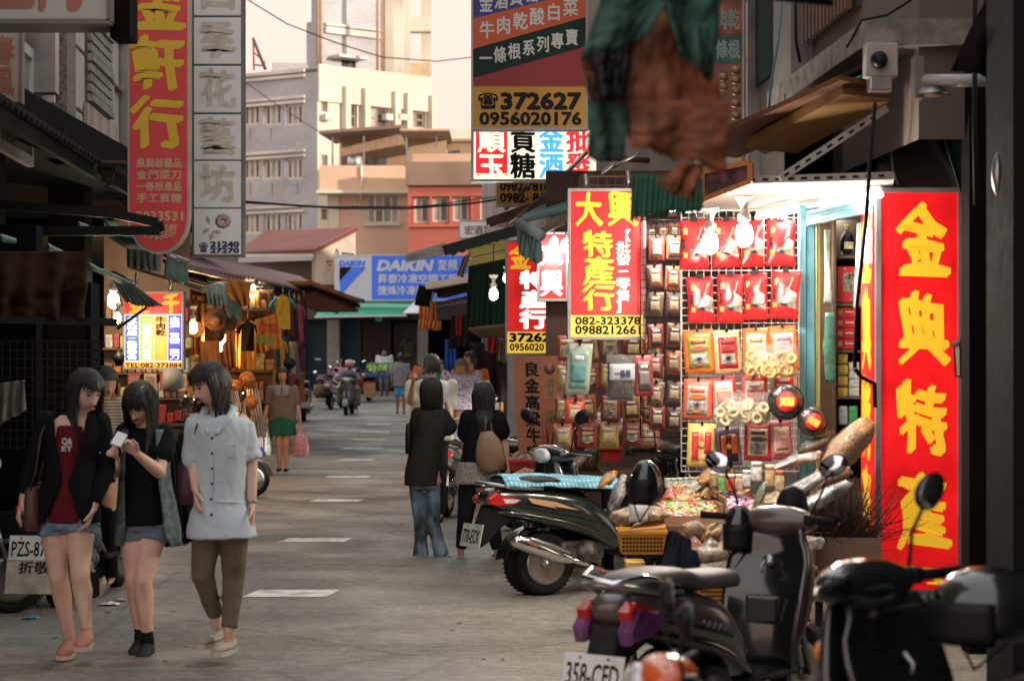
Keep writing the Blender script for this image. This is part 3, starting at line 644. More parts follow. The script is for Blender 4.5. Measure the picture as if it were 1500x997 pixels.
# overhead white sign at top left, seen from below
sg = thing('shop_sign', 'large dirty white fascia sign with faded red characters over the left facade', 'sign', P(60, 30, 14))
q = M(); a = P(-60, 31, 14)-sg.location; b = P(157, -60, 14)-sg.location; q.box(a.x, 0, a.z, b.x, .35, b.z, bev=.01); q.build('panel', m_panelw, sg)
q = M(); q.box(a.x, -.02, a.z-.02, b.x+.02, .37, a.z+.012); q.box(b.x, -.02, a.z, b.x+.03, .37, b.z); q.build('frame', m_conc, sg)
txt(sg, '金門', (P(-20, 0, 14)-sg.location).x, .07, (P(125, 0, 14)-sg.location).x, .75, mat('faded_red_paint', (.5, .2, .16), .7), y=-.004, bold=.03, brush=1)
q = M(); q.box((P(157, 0, 14)-sg.location).x, .1, -.1, (P(186, 0, 14)-sg.location).x, .4, .3); q.build('bracket', m_dark, sg)
# small sign at far left edge
s2 = thing('shop_sign', 'small cream wall sign with pink brush characters at the far left edge', 'sign', P(10, 150, 15.2))
q = M(); q.box(-.35, 0, 0, .1, .06, .62, bev=.008); q.build('panel', mat('cream_panel', (.6, .52, .42), .6, dirt=.2), s2)
q = M()
for (a, b, c, d) in ((.1, .115, -.01, .63), (-.36, .115, .62, .64)): q.box(a, -.012, c, b if b > a else a, .07, d)
q.build('frame', m_alu, s2)
txt(s2, '春風', -.12, .05, .06, .5, mat('pink_paint', (.55, .2, .15), .7), y=-.004, dirn='v', bold=.02)

L2 = thing('shophouse', 'plain grey building behind the tall red and white vertical signs', 'building')
q = M(); p0, p1 = ST(27, -3.35), ST(43, -3.35)
q.rings([[V((p0.x, p0.y, z)), V((p1.x, p1.y, z)), V((p1.x-9, p1.y, z)), V((p0.x-9, p0.y, z))] for z in (3.6, 9.5)], smooth=False); q.build('upper_floors', m_conc, L2, fix=True)
for Y in (27, 32, 37, 43): p = ST(Y, -3.6); M().box(p.x-.2, Y-.2, 0, p.x+.2, Y+.2, 3.6).build('pillar', m_tin, L2)
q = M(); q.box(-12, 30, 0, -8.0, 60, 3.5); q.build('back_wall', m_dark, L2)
L3 = thing('shophouse', 'low market building behind the hanging clothes on the left', 'building')
q = M(); p0, p1 = ST(43, -3.6), ST(66, -3.6)
q.rings([[V((p0.x, p0.y, z)), V((p1.x, p1.y, z)), V((p1.x-6, p1.y, z)), V((p0.x-6, p0.y, z))] for z in (0, 3.2)], smooth=False); q.build('wall', m_tin, L3, fix=True)

# ---- awnings on the left ----
m_tinred = mat('dull_red_tin', (.14, .045, .045), .6, dirt=.4)
def awning_l(label, Y0, Y1, off, z0, z1, m_, depth=1.3, rise=.5, corr=20, amp=.018, **k):
    t = thing('shop_awning', label, 'awning', ST((Y0+Y1)/2, off, (z0+z1)/2)); o = t.location
    canopy('canopy', [ST(Y0, off, z0)-o, ST(Y1, off, z1)-o, ST(Y1, off-depth, z1+rise)-o, ST(Y0, off-depth, z0+rise)-o], m_, t, corr=corr, amp=amp, **k)
    for Y in (Y0+.3, (Y0+Y1)/2, Y1-.3):
        u = (Y-Y0)/(Y1-Y0); bar('rafter', ST(Y, off-.05, lerp(z0, z1, u)-.06)-o, ST(Y, off-depth, lerp(z0, z1, u)+rise-.06)-o, .05, .07, m_rust, t)
    bar('edge_beam', ST(Y0, off-.1, z0-.08)-o, ST(Y1, off-.1, z1-.08)-o, .05, .1, m_tin, t)
    return t
awning_l('near dark corrugated awning at the left edge below the white panels', 8, 18.2, -2.6, 3.36, 3.42, m_tin, corr=50)
awning_l('second dark corrugated awning whose tip cuts across the red vertical sign', 18.8, 25.2, -2.6, 3.45, 3.53, m_tin, corr=36)
def arm_frame(label, pts, Y, th=.07):
    t = thing('folding_arm', label, 'awning arm', P(*pts[0], Y)); o = t.location
    for a, b in zip(pts[:-1], pts[1:]): bar('bar', P(*a, Y)-o, P(*b, Y+.02)-o, th, th, m_black, t, up=(0, 1, 0))
arm_frame('black folding awning arm crossing the bottom of the red vertical sign', [(0, 300), (160, 312), (232, 326), (235, 338), (140, 338), (-10, 340)], 15.5)
def ragged(label, px, Y, m_, seed, folds=5, rag=.12, wav=.02, roller=True, cat='valance', Y2=None):
    """px: top-left, top-right, bottom-right, bottom-left in the photo's pixels, hung at Y .. Y2"""
    Y2 = Y2 or Y; ps = [P(*px[0], Y), P(*px[1], Y2), P(*px[2], Y2), P(*px[3], Y)]
    t = thing('awning_valance', label, cat, ps[0]); o = t.location
    cloth('cloth', *[q-o for q in ps], m_, t, wav=wav, folds=folds, rag=rag, seed=seed)
    if roller: M().tube([V((0, .04, .01)), ps[1]-o+V((0, .04, .01))], .03, 8).build('roller', m_steel, t)
    return t
m_val = mat('faded_green_valance', (.10, .17, .14), .85, bump=.5, bs=40, dirt=.4, vs=8, stretch=(6, 6, 1)); m_val2 = mat('grey_green_valance', (.2, .24, .22), .85, bump=.5, bs=40, dirt=.4, vs=8)
ragged('ragged grey green valance hanging left of the red sign tip', [(186, 362), (235, 366), (234, 400), (186, 394)], 18.5, m_val2, 1)
ragged('small green valance with ragged hem below the white box sign', [(243, 374), (273, 384), (273, 418), (244, 408)], 19.5, m_val, 2, Y2=21)
ragged('drooping green valance cloth over the red and blue price board', [(162, 402), (196, 418), (243, 452), (186, 448)], 17.6, m_val2, 3, folds=8)
ragged('square grey green valance above the straw hats', [(302, 416), (332, 418), (332, 450), (302, 449)], 25, m_val2, 4)
ragged('dark green cloth flap right of the square valance', [(332, 434), (353, 446), (353, 470), (332, 466)], 26.5, m_val, 5, roller=False, Y2=28)
# green strips of awning cloth seen edge on
def strip(label, pts, Ys, m_, th=.02):
    t = [P(x, y, Y) for (x, y), Y in zip(pts, Ys)]; o = canopy('awning_strip', t, m_, th=th); tag(o, label, 'awning')
m_gb = mat('bright_green_cloth', (.03, .3, .18), .7, dirt=.3); m_teal = mat('pale_teal_sheet', (.2, .36, .31), .6, dirt=.3)
strip('bright green awning slope left of the red vertical sign tip', [(235, 365), (185, 335), (150, 318), (165, 335)], [17.2, 20, 20.5, 17], m_gb)
strip('dirty white awning lip with torn edge under the bright green slope', [(186, 362), (232, 366), (200, 345), (154, 341)], [18.2, 18.4, 18.6, 18.2], mat('dirty_white_cloth', (.5, .5, .45), .8, vs=9, dirt=.7))
strip('pale teal sheet edge in the dark left awnings', [(70, 356), (102, 372), (98, 374), (66, 364)], [14.5, 15.5, 15.8, 14.7], m_teal)
strip('long pale teal awning edge sloping over the dark left shop', [(130, 384), (190, 412), (180, 414), (128, 390)], [14.6, 17, 17.2, 14.8], m_teal)
strip('teal sheet end at the far left edge', [(0, 342), (24, 348), (22, 352), (0, 350)], [13, 13.4, 13.6, 13.2], m_teal)
strip('thin teal edge beside the black folding arm', [(115, 325), (138, 334), (136, 337), (113, 330)], [15.8, 16.6, 16.8, 16], m_teal)
# brown canvas curtain and dark screens of the closed near left stall
ct = thing('canvas_curtain', 'dark orange brown canvas curtain across the closed stall at left', 'curtain', P(60, 465, 13.6))
cloth('cloth', P(-30, 368, 13.6)-ct.location, P(124, 368, 13.9)-ct.location, P(122, 466, 13.9)-ct.location, P(-30, 468, 13.6)-ct.location, mat('dull_brown_canvas', (.06, .028, .012), .9, bump=.4, bs=12, dirt=.7, vs=2), ct, wav=.05, folds=4, nu=80, nv=24, cr_=1.5)
bar('rail', P(-30, 467, 13.55)-ct.location, P(170, 472, 14)-ct.location, .06, .05, m_tin, ct)
sc = thing('stall_screen', 'dark wire grid screen with hanging plastic sheet on the closed left stall', 'screen', P(0, 660, 13.7)); q = M()
for i in range(17): x = -30+i*11; q.tube([P(x, 500, 13.7)-sc.location, P(x, 660, 13.7)-sc.location], .006, 4, False)
for i in range(13): y = 500+i*13; q.tube([P(-30, y, 13.7)-sc.location, P(150, y, 13.7)-sc.location], .006, 4, False)
q.build('wire_grid', m_tin, sc)['kind'] = 'stuff'
for px in (-30, 30, 88, 150): bar('upright', P(px, 470, 13.72)-sc.location, P(px, 690, 13.72)-sc.location, .06, .05, m_tin, sc)
cloth('plastic_sheet', P(-10, 562, 13.6)-sc.location, P(36, 556, 13.6)-sc.location, P(38, 600, 13.6)-sc.location, P(-8, 628, 13.6)-sc.location, mat('dull_plastic_sheet', (.12, .12, .1), .35, bump=.6, bs=18), sc, wav=.02, folds=3)
q = M(); q.box(-.0, 0, 0, 1.0, .5, .62); st = q.build('stall_counter', mat('dim_counter', (.05, .045, .04), .7, dirt=.4)); st.location = (-4.3, 13.9, 0); tag(st, 'dark low counter behind the left parked scooters', 'counter')
q = M(); q.box(-6, 14.2, 0, -3.3, 14.4, 2.6); tag(q.build('stall_partition', m_dark), 'dark partition wall of the closed left stall', 'partition')
q = M(); q.box(P(124, 0, 14.2).x, 14.2, 0, P(133, 0, 14.2).x, 14.5, 2.2); tag(q.build('stall_post', m_dark), 'broad dark post between the closed stall and the lit stall', 'post')
q = M(); q.tube([P(172, 481, 17), P(215, 450, 17.2)], .012, 6); tag(q.build('rope', m_wire), 'black cord running up past the price board corner', 'cord')
# left mid awnings over the lit stall
t = thing('shop_awning', 'long faded red tin awning above the hanging clothes', 'awning', P(380, 400, 34)); o = t.location
canopy('canopy', [P(262, 386, 23)-o, P(492, 434, 52)-o, P(440, 405, 54)-o, P(200, 352, 24)-o], m_tinred, t, corr=60, amp=.02)
bar('edge_pipe', P(262, 389, 22.9)-o, P(400, 423, 36)-o, .06, .06, m_steel, t); bar('edge_beam', P(300, 408, 26)-o, P(450, 432, 46)-o, .05, .08, m_tin, t)
canopy('under_sheet', [P(262, 402, 23.2)-o, P(345, 424, 30)-o, P(330, 404, 30)-o, P(240, 380, 23.4)-o], m_tin, t)
t = thing('shop_awning', 'tan striped canvas awning roll above the price board', 'awning', P(250, 420, 22.8)); o = t.location
for i in range(5): bar('slat', P(196+i*9, 392+i*3, 23)-o, P(300, 421+i*1.5, 22.5+i*.15)-o, .12, .03, mat('tan_slat%d' % (i % 2), ((.33, .22, .1), (.5, .44, .3))[i % 2], .7, dirt=.3), t)
t = thing('shop_awning', 'thick orange brown awning end with a black edge jutting toward the blue sign', 'awning', P(460, 440, 44)); o = t.location
for i, (a, b, mm) in enumerate((((424, 414), (500, 441), m_canvas), ((424, 421), (498, 448), m_tin), ((428, 428), (496, 455), m_canvas), ((440, 424), (505, 441), m_green_al))):
    bar('slat', P(*a, 40+i*.4)-o, P(*b, 44+i*.3)-o, .9, .07, mm, t)
canopy('canopy', [P(430, 440, 42)-o, P(496, 458, 46)-o, P(470, 440, 50)-o, P(410, 425, 46)-o], mat('dull_grey_tarp', (.12, .11, .1), .8), t)
# ================= signs =================
def lit(name, col, e=1.0): return mat(name, col, .35, var=0, emit=e)
m_yel = mat('gold_yellow_letter', (.85, .55, .04), .5, var=.05); m_red = mat('red_sign_face', (.55, .035, .045), .45, var=.05, vs=1.5); m_ink = mat('black_letter', (.012, .012, .012), .5, var=0)
L_red = mat('backlit_red', (.9, .012, .015), .35, var=.1, vs=2.2, var2=(.45, .004, .006), emit=.3); L_yel = lit('backlit_yellow', (.66, .37, .02), .38); L_yelf = lit('backlit_yellow_face', (.7, .46, .05), .4); L_white = lit('backlit_white', (.85, .8, .6), .55); L_wht = lit('backlit_white_letter', (.9, .8, .7), .6)
class Sign:
    def __init__(s, name, label, x0, y0, x1, y1, Y, dep=.12, group=None, ry=0):
        s.Y = Y; s.x0, s.y0, s.x1, s.y1 = x0, y0, x1, y1; s.k = Y/F; s.cx = (x0+x1)/2
        b = P(s.cx, y1, Y); s.t = thing(name, label, 'sign', b, ry, group); s.dep = dep
    def X(s, px): return (px-s.cx)*s.k
    def Z(s, py): return (s.y1-py)*s.k
    def frame(s, m_, w_=3.2, body=None):
        a, b, h = s.X(s.x0), s.X(s.x1), s.Z(s.y0); w = w_*s.k; d = s.dep
        for (p, q_, r, t_) in ((a, b, 0, w), (a, b, h-w, h), (a, a+w, w, h-w), (b-w, b, w, h-w)): M().box(p, -.012, r, q_, d, t_).build('frame', m_, s.t)
        M().box(a+w, .02, w, b-w, d-.004, h-w).build('cabinet', body or m_alu, s.t)
    def face(s, x0, y0, x1, y1, m_, y=0, name='face', label=None):
        o = M().box(s.X(x0), y, s.Z(y1), s.X(x1), y+.02, s.Z(y0)).build(name, m_, s.t)
        if label: o['label'] = label
        return o
    def txt(s, st, x0, y0, x1, y1, m_, **k): 
        k.setdefault('y', -.002); return txt(s.t, st, s.X(x0), s.Z(y1), s.X(x1), s.Z(y0), m_, **k)
    def arm(s, pts, m_=m_steel, r=.02):
        M().tube([P(*p)-s.t.location for p in pts], r, 6).build('bracket', m_, s.t)
# -- tall red sign, rounded foot --
s = Sign('vertical_sign', 'tall red vertical sign with gold characters and a rounded foot on the left', 187, -60, 278, 372, 17, .1)
def rounded(x0, x1, ytop, ybot, yb):
    c = (x0+x1)/2; pts = [(s.X(x0), s.Z(ytop)), (s.X(x0), s.Z(yb))]
    for i in range(1, 12): a = PI+PI*i/12; pts.append((s.X(c+(x1-x0)/2*cos(a)), s.Z(yb-(ybot-yb)*sin(a))))
    return pts+[(s.X(x1), s.Z(yb)), (s.X(x1), s.Z(ytop))]
M().prism(rounded(187, 278, -60, 372, 318), 0, .1).build('cabinet', mat('cream_sign_edge', (.62, .55, .42), .6, dirt=.2), s.t, fix=True)
M().prism(rounded(190.5, 274.5, -57, 368, 317), -.012, 0).build('face', mat('lifted_red_face', (.8, .075, .085), .5, var=.05), s.t, fix=True)  # red lifted to stand in for light the shaded sign lacks
for ch, y0, y1 in (('金', -32, 47), ('軒', 56, 135), ('行', 144, 220)): s.txt(ch, 193, y0, 272, y1, m_yel, y=-.014, bold=.032, brush=1, warp=.04)
m_pal = mat('pale_gold_letter', (.7, .5, .3), .6, var=.05)
for st_, y0, x0 in (('風獅爺藝品', 232, 200), ('金門菜刀', 249, 200), ('一條根產品', 266, 200), ('手工貢糖', 283, 200), ('宅配到府', 328, 206)): s.txt(st_, x0, y0, 267 if x0 == 200 else 260, y0+14, m_pal, y=-.014, bold=.02)
s.txt('2033531', 200, 310, 268, 323, m_pal, y=-.014, bold=.03)
q = M()
for sg_ in (-1, 1):
    for k in range(3):
        cx = s.X(232.5+sg_*(4+k*8)); cz = s.Z(349-k*2); q.tube([V((cx+(.022-.002*a)*cos(a*.8)*sg_, -.016, cz+(.022-.002*a)*sin(a*.8))) for a in range(9)], .006, 5)
q.build('ornament', m_pal, s.t)
s.arm([(187, 20, 17.05), (150, 20, 18)], m_rust, .03); s.arm([(187, 240, 17.05), (150, 240, 18)], m_rust, .03)
# -- white panel sign --
s = Sign('vertical_sign', 'tall white vertical sign of square panels with faded flower shop characters', 281, -60, 357, 376, 18, .14)
m_wp = mat('sign_white_panel', (.85, .85, .86), .5, var=.04, vs=2, dirt=.12); m_fade = mat('faded_ochre_letter', (.66, .6, .52), .6, var=.12, vs=18)
M().box(s.X(281), .01, 0, s.X(357), .14, s.Z(-60)).build('cabinet', mat('grey_sign_frame', (.2, .2, .2), .6, dirt=.4), s.t)
for i, (ch, y0, y1) in enumerate((('四', -42, 23), ('季', 26, 94), ('花', 97, 165), ('藝', 168, 234), ('坊', 236, 304), ('', 306, 373))):
    pn = M().box(s.X(284), -.012, s.Z(y1), s.X(353), .012, s.Z(y0), bev=.008).build('panel', m_wp, s.t)
    if ch: s.txt(ch, 292, y0+6, 346, y1-6, m_fade, y=-.016, bold=.026, brush=1, warp=.04)
q = M()
for i in range(9): a = i*.7; q.lathe([(0, 0), (.03, .002), (0, .004)], 7, (s.X(327+7*cos(a)), -.016, s.Z(324+6*sin(a))), axis='y')
for (x, y, a) in ((305, 322, 1.9), (302, 338, .5), (318, 340, -.1), (310, 346, 1.2)): q.add([V((s.X(x+dx*cos(a)-dy*sin(a)), -.0165, s.Z(y-dx*sin(a)-dy*cos(a)))) for dx, dy in ((-7, 0), (0, 3), (7, 0), (0, -3))], [(0, 1, 2, 3)])
fl = q.build('flower_emblem', mat('faded_pink_print', (.5, .36, .3), .6, var=.1), s.t)
m_navy = mat('navy_letter', (.02, .03, .12), .5, var=0)
s.txt('21240', 309, 354, 350, 362, m_navy, y=-.016, bold=.05); s.txt('27270', 309, 363.5, 350, 370.5, m_navy, y=-.016, bold=.05); s.txt('☎', 292, 355, 305, 370, m_navy, y=-.016, bold=.02)
s.arm([(281, 60, 18.1), (200, 60, 19.5)], m_rust, .03); s.arm([(281, 300, 18.1), (200, 300, 19.5)], m_rust, .03)
# -- price board --
s = Sign('light_box_sign', 'lit board of blue, green, orange and blue columns under a red header on the left', 180, 427, 269, 541, 22, .14)
s.frame(m_alu, 2.5); s.face(182, 429, 267, 460, lit('board_red', (.8, .02, .03), .5)); s.face(182, 460, 267, 530, lit('board_white', (.8, .76, .68), .45)); s.face(182, 530.5, 267, 539, lit('board_gold', (.9, .42, .06), .45))
s.txt('金', 188, 432, 220, 459, L_yel, bold=.03, brush=1); s.txt('千', 238, 429, 263, 459, L_yel, bold=.05, brush=1)
for (x0, x1, c, st_) in ((183.5, 203.5, (.02, .12, .42), '台式特產·批發零售'), (205, 224.5, (.25, .62, .03), '一條根系列專賣'), (226, 245, (.95, .33, .05), '牛肉乾　高粱酒'), (246.5, 265.5, (.02, .03, .6), '金酒　貢糖　菜刀')):
    s.face(x0, 462, x1, 528, lit('board_%d' % int(x0), c, .5), y=-.003, name='column')
    s.txt(st_[:3] if x0 == 226 else st_, x0+2, 463.5, x1-2, 463.5+(28 if x0 == 226 else 63), m_ink if x0 == 226 else L_wht, y=-.005, bold=.035, dirn='v')
s.txt('高粱酒', 229, 500, 242, 527, L_yelf, y=-.005, bold=.02, dirn='v'); s.txt('TEL:082-373884', 184, 531.5, 266, 538, m_ink, y=-.003, bold=.03)
s.arm([(200, 428, 22.05), (200, 400, 22.1)]); s.arm([(250, 428, 22.05), (250, 400, 22.1)])
# -- blue air conditioning sign --
s = Sign('fascia_sign', 'wide blue and white air conditioning shop sign closing the street', 490, 373, 690, 440, 73, .4)
m_blue = mat('blue_sign_face', (.045, .15, .68), .45, var=.04, emit=.12); m_bw = mat('blueish_white_face', (.62, .66, .78), .45, var=.03)
s.frame(m_whitep, 1.2); s.face(491, 374, 544.5, 439, m_bw); s.face(544.5, 374, 689, 439, m_blue)
M().prism([(s.X(497.5), s.Z(391)), (s.X(497.5), s.Z(411.5)), (s.X(516), s.Z(391))], -.03, -.005).build('logo_black', m_ink, s.t, fix=True)
M().prism([(s.X(498), s.Z(411.5)), (s.X(498), s.Z(432)), (s.X(536), s.Z(391)), (s.X(516), s.Z(391))], -.03, -.005).build('logo_blue', m_blue, s.t, fix=True)
s.txt('DAIKIN', 498, 382, 534, 389, m_blue, y=-.02, bold=.06, shear=.22); s.txt('DAIKIN', 555, 381.5, 633, 396, m_bw, y=-.02, bold=.06, shear=.22)
s.txt('変頻', 641, 380, 670, 396, m_bw, y=-.02, bold=.03); s.txt('昇泰冷凍空調工程部', 553, 401, 686, 415, m_bw, y=-.02, bold=.03); s.txt('捷烽冷凍器材部　　', 553, 418, 679, 432, m_bw, y=-.02, bold=.03)
# -- grey small fascia between brick house and awnings --
s = Sign('fascia_sign', 'pale grey shop sign with brown characters low on the red brick house', 672, 323, 740, 349, 68, .3)
s.frame(m_alu, 1.2); s.face(673, 324, 739, 348, m_wp); s.txt('宏酒菜館', 680, 330, 735, 344, mat('brown_letter', (.25, .16, .1), .6), bold=.03)
# -- big striped hanging sign --
s = Sign('hanging_sign', 'big hanging sign with slanted blue, red and green bands above a gold phone panel', 690, -80, 861, 190, 17, .16)
s.frame(m_alu, 3)
m_navyf = mat('navy_face', (.03, .035, .2), .5, var=.05); m_orr = mat('orange_red_face', (.5, .085, .03), .5, var=.05); m_dgf = mat('dark_green_face', (.015, .05, .04), .5, var=.05); m_mar = mat('maroon_face', (.25, .02, .025), .5, var=.05); m_gold = mat('gold_face', (.5, .25, .03), .5, var=.04)
s.face(693, -77, 858, 130, m_mar)
def band(ya, yb, yc, yd, m_, y): M().prism([(s.X(693), s.Z(ya)), (s.X(858), s.Z(yb)), (s.X(858), s.Z(yd)), (s.X(693), s.Z(yc))], y-.004, y).build('band', m_, s.t, fix=True)
band(28, -14, 72, 25, m_orr, -.002); band(-77, -77, 28, -14, m_navyf, -.002); band(72, 25, 114, 68, m_dgf, -.002)
s.face(693, 127, 858, 187, m_gold, y=-.006)
m_ltr = mat('grey_white_letter', (.55, .56, .54), .5, var=.04)
def slant(st_, x0, x1, yl, yr, h):
    n_ = len(st_)
    for i, ch in enumerate(st_):
        u = (i+.5)/n_; xc = lerp(x0, x1, u); yc = lerp(yl, yr, u); w2 = (x1-x0)/n_*.46
        s.txt(ch, xc-w2, yc-h/2, xc+w2, yc+h/2, m_ltr, y=-.008, bold=.022)
slant('牛肉乾酸白菜', 701, 848, 47, 8, 26); slant('一條根系列專賣', 701, 848, 88, 52, 24); slant('金酒貢糖', 701, 790, 8, -12, 26)
s.txt('372627', 735, 137, 850, 160, m_ink, y=-.01, bold=.05); s.txt('0956020176', 703, 165, 851, 183, m_ink, y=-.01, bold=.04); s.txt('☎', 700, 136, 730, 161, m_ink, y=-.01, bold=.03)
s.arm([(861, 60, 17.1), (960, 60, 17.2)], m_rust, .03); s.arm([(861, 150, 17.1), (960, 150, 17.2)], m_rust, .03)
# -- lit white sign with four blocks --
s = Sign('light_box_sign', 'lit cream sign with one red block and blue, black and red brush characters', 690, 188, 877, 266, 18, .16)
s.frame(m_alu, 3.2); s.face(694, 190, 873, 262, L_white); s.face(697, 190, 743, 254, lit('lit_block_red', (.8, .012, .02), .6), y=-.003); s.face(697, 255, 743, 257.5, L_yel, y=-.003)
Lb = lit('lit_blue_letter', (.06, .32, .8), .7); Lr = lit('lit_red_letter', (.75, .02, .03), .8)
for st_, x0, x1, m_ in (('順玉', 700, 740, L_white), ('貢糖', 747, 785, m_ink), ('金酒', 789, 826, Lb), ('批發', 829, 866, Lr)): s.txt(st_, x0, 186, x1, 262, m_, y=-.006, dirn='v', bold=.024, brush=1, warp=.015)
s.arm([(780, 188, 18.1), (780, 165, 18.1)], m_steel, .03); s.arm([(877, 230, 18.1), (950, 235, 18.3)], m_rust, .03)
s = Sign('hanging_sign', 'small gold phone number sign under the lit cream sign', 727, 264, 831, 302, 19, .1)
s.frame(m_alu, 2); s.face(729, 264, 829, 300, m_gold); s.txt('0982-781807', 733, 267, 822, 279, m_ink, bold=.04); s.txt('0982- 81 07', 733, 283, 822, 296, m_ink, bold=.04); s.arm([(760, 265, 19.1), (760, 255, 19.1)])
# -- main right light boxes --
def lightbox(name, label, x0, y0, x1, y1, Y, ysplit, w_=4):
    s = Sign(name, label, x0, y0, x1, y1, Y, .16); s.frame(m_alu, w_); s.face(x0+w_, y0+w_, x1-w_, ysplit, L_red)
    if ysplit < y1-w_: s.face(x0+w_, ysplit+.5, x1-w_, y1-w_, L_yelf)
    return s
s = lightbox('light_box_sign', 'lit red sign with gold brush characters and phone 082-323378 beside the shop', 832, 276, 946, 497, 15, 461)
for st_, x0, y0, x1, y1 in (('大', 842, 282, 883, 332), ('興', 889, 280, 936, 332), ('特', 853, 338, 899, 378), ('產', 853, 376, 902, 418), ('行', 853, 416, 902, 456)): s.txt(st_, x0, y0, x1, y1, L_yel, bold=.026, brush=1, warp=.03)
s.txt('【批發·零售】', 902, 336, 924, 458, L_wht, dirn='v', bold=.02); s.txt('082-323378', 843, 464, 938, 475, m_ink, bold=.03); s.txt('0988212661', 843, 477, 938, 489, m_ink, bold=.03)
s.arm([(858, 277, 15.1), (858, 255, 15.1)]); s.arm([(920, 277, 15.1), (920, 250, 15.1)]); s.arm([(849, 497, 15.05), (849, 501, 15.05)], m_wire, .02)
s = lightbox('light_box_sign', 'small lit red sign reading two white characters, overlapping the sign behind it', 787, 340, 832, 441, 17.5, 437, 3)
s.txt('大', 791, 350, 825, 388, L_wht, bold=.04, brush=1); s.txt('興', 791, 394, 825, 434, L_wht, bold=.026, brush=1); s.arm([(810, 340, 17.6), (810, 315, 17.6)])
s = lightbox('light_box_sign', 'lit red sign with phone 372627 on yellow, left of the shop signs', 740, 352, 823, 520, 20, 485, 3)
s.txt('金', 746, 357, 778, 395, L_yel, bold=.026, brush=1, warp=.02)
for ch, y0 in (('牌', 397), ('特', 410), ('產', 425), ('行', 453)):
    if ch in '牌': continue
    s.txt(ch, 761, {'特': 396, '產': 425, '行': 453}[ch], 803, {'特': 423, '產': 451, '行': 481}[ch], L_wht, bold=.05, brush=0)
s.txt('372627', 747, 488, 818, 500, m_ink, bold=.05); s.txt('0956020176', 747, 503, 818, 513, m_ink, bold=.03); s.arm([(760, 352, 20.1), (760, 335, 20.1)])
# -- tall standing right sign with lettered left side --
s = Sign('light_box_sign', 'tall lit red standing sign with big yellow brush characters on the right', 1283, 275, 1410, 870, 12.5, .5)
s.frame(m_alu, 7, body=m_alu); s.face(1290, 282, 1403, 863, L_red)
for ch, y0, y1 in (('金', 292, 414), ('典', 424, 542), ('特', 556, 676), ('產', 688, 812), ('行', 822, 862)): s.txt(ch, 1313, y0+8, 1391, y1-5, L_yel, bold=.03, brush=1, warp=.06)
sf = M().box(s.X(1283)-.012, .05, .05, s.X(1283)+.0, .46, s.Z(300)).build('side_face', L_red, s.t)
mx_ = Matrix.Translation((s.X(1283)-.013, .47, 0))@Matrix.Rotation(-PI/2, 4, 'Z')
for ch, y0, y1 in (('金', 292, 414), ('典', 424, 542), ('特', 556, 676), ('產', 688, 812)): txt(s.t, ch, .06, s.Z(y1), .38, s.Z(y0), L_yel, y=-.002, bold=.045, brush=1, warp=.04, mtx=mx_)
# -- brown leaning board --
s = Sign('standing_board', 'tall brown board with black brush characters leaning below the red signs', 752, 521, 822, 688, 17.2, .05)
M().prism([(s.X(762), s.Z(688)), (s.X(754), s.Z(590)), (s.X(752), s.Z(524)), (s.X(757), s.Z(521)), (s.X(822), s.Z(521)), (s.X(822), s.Z(688))], 0, .05).build('panel', mat('brown_board', (.36, .12, .05), .45, var=.1, vs=3), s.t, fix=True)
for i, ch in enumerate('良金高粱牛肉'): s.txt(ch, 767+i*.8, 530+i*24.2, 790+i*.8, 552+i*24.2, m_ink, bold=.026, brush=1, warp=.03)
s.txt('金門第一　貢糖', 802, 553, 812, 618, mat('olive_letter', (.12, .13, .04), .6), dirn='v', bold=.03)
q = M(); q.lathe([(.0, 0), (.045, 0), (.045, .004), (0, .005)], 20, (s.X(805), -.006, s.Z(540)), axis='y'); q.build('seal', mat('dark_seal', (.14, .05, .03), .6), s.t)
# ================= right row: building, stall roof, shop =================
RB = thing('shophouse', 'near right shophouse with a concrete balcony slab above the lit shop', 'building')
WR = Wall(ST(11.6, 2.95), ST(34, 2.95), 2.9, 10)
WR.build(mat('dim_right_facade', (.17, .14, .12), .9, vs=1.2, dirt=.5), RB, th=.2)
def rcol(x0, x1, o0, o1, z0, z1, m_, nm, W_=WR):
    a, _ = W_.sz(x0, 100); b, _ = W_.sz(x1, 100); q = M(); W_.bx(q, a, b, z0, z1, o0, o1); return q.build(nm, m_, RB)
rcol(1093, 1107, 0, .12, 2.9, 9, mat('tan_tiled_column', (.45, .27, .12), .6, vs=5), 'column'); rcol(1109, 1113, 0, .1, 2.9, 9, m_steel, 'downpipe')
rcol(1114, 1150, .0, .04, 3.9, 9, mat('dark_green_net', (.02, .05, .04), .8, vs=12, var=.4), 'net_window'); rcol(1160, 1187, 0, .14, 3.4, 9, m_conc, 'column')
rcol(1030, 1092, .02, .08, 3.0, 9, mat('dull_teal_glass', (.06, .1, .09), .3, vs=2, var=.5), 'glazing')
for y in (10, 95, 190):
    q = M(); a, z_ = WR.sz(1100, y); WR.bx(q, a-.35, a+.2, z_, z_+.012, .12, .13); q.build('tile_joint', m_dark, RB)
for i in range(13): rcol(1192+i*5.4, 1194.5+i*5.4, .05, .09, 3.9, 6, m_rust, 'window_bar')
rcol(1190, 1262, .0, .03, 3.9, 6, m_pane, 'barred_window')
rcol(1188, 1262, .03, .11, 4.5, 4.56, m_rust, 'window_bar')
q = M(); b0 = ST(11.5, 2.63); b1 = ST(14.6, 2.63)
q.rings([[V((b0.x, 11.5, z)), V((b1.x, 14.6, z)), V((b1.x+.6, 14.6, z)), V((4.6, 14.6, z)), V((4.6, 11.5, z))] for z in (3.42, 3.565)], smooth=False); q.build('balcony_slab', mat('mossy_concrete', (.27, .26, .22), .9, vs=9, var=.25, bump=.9, bs=40, dirt=.3), RB, fix=True)
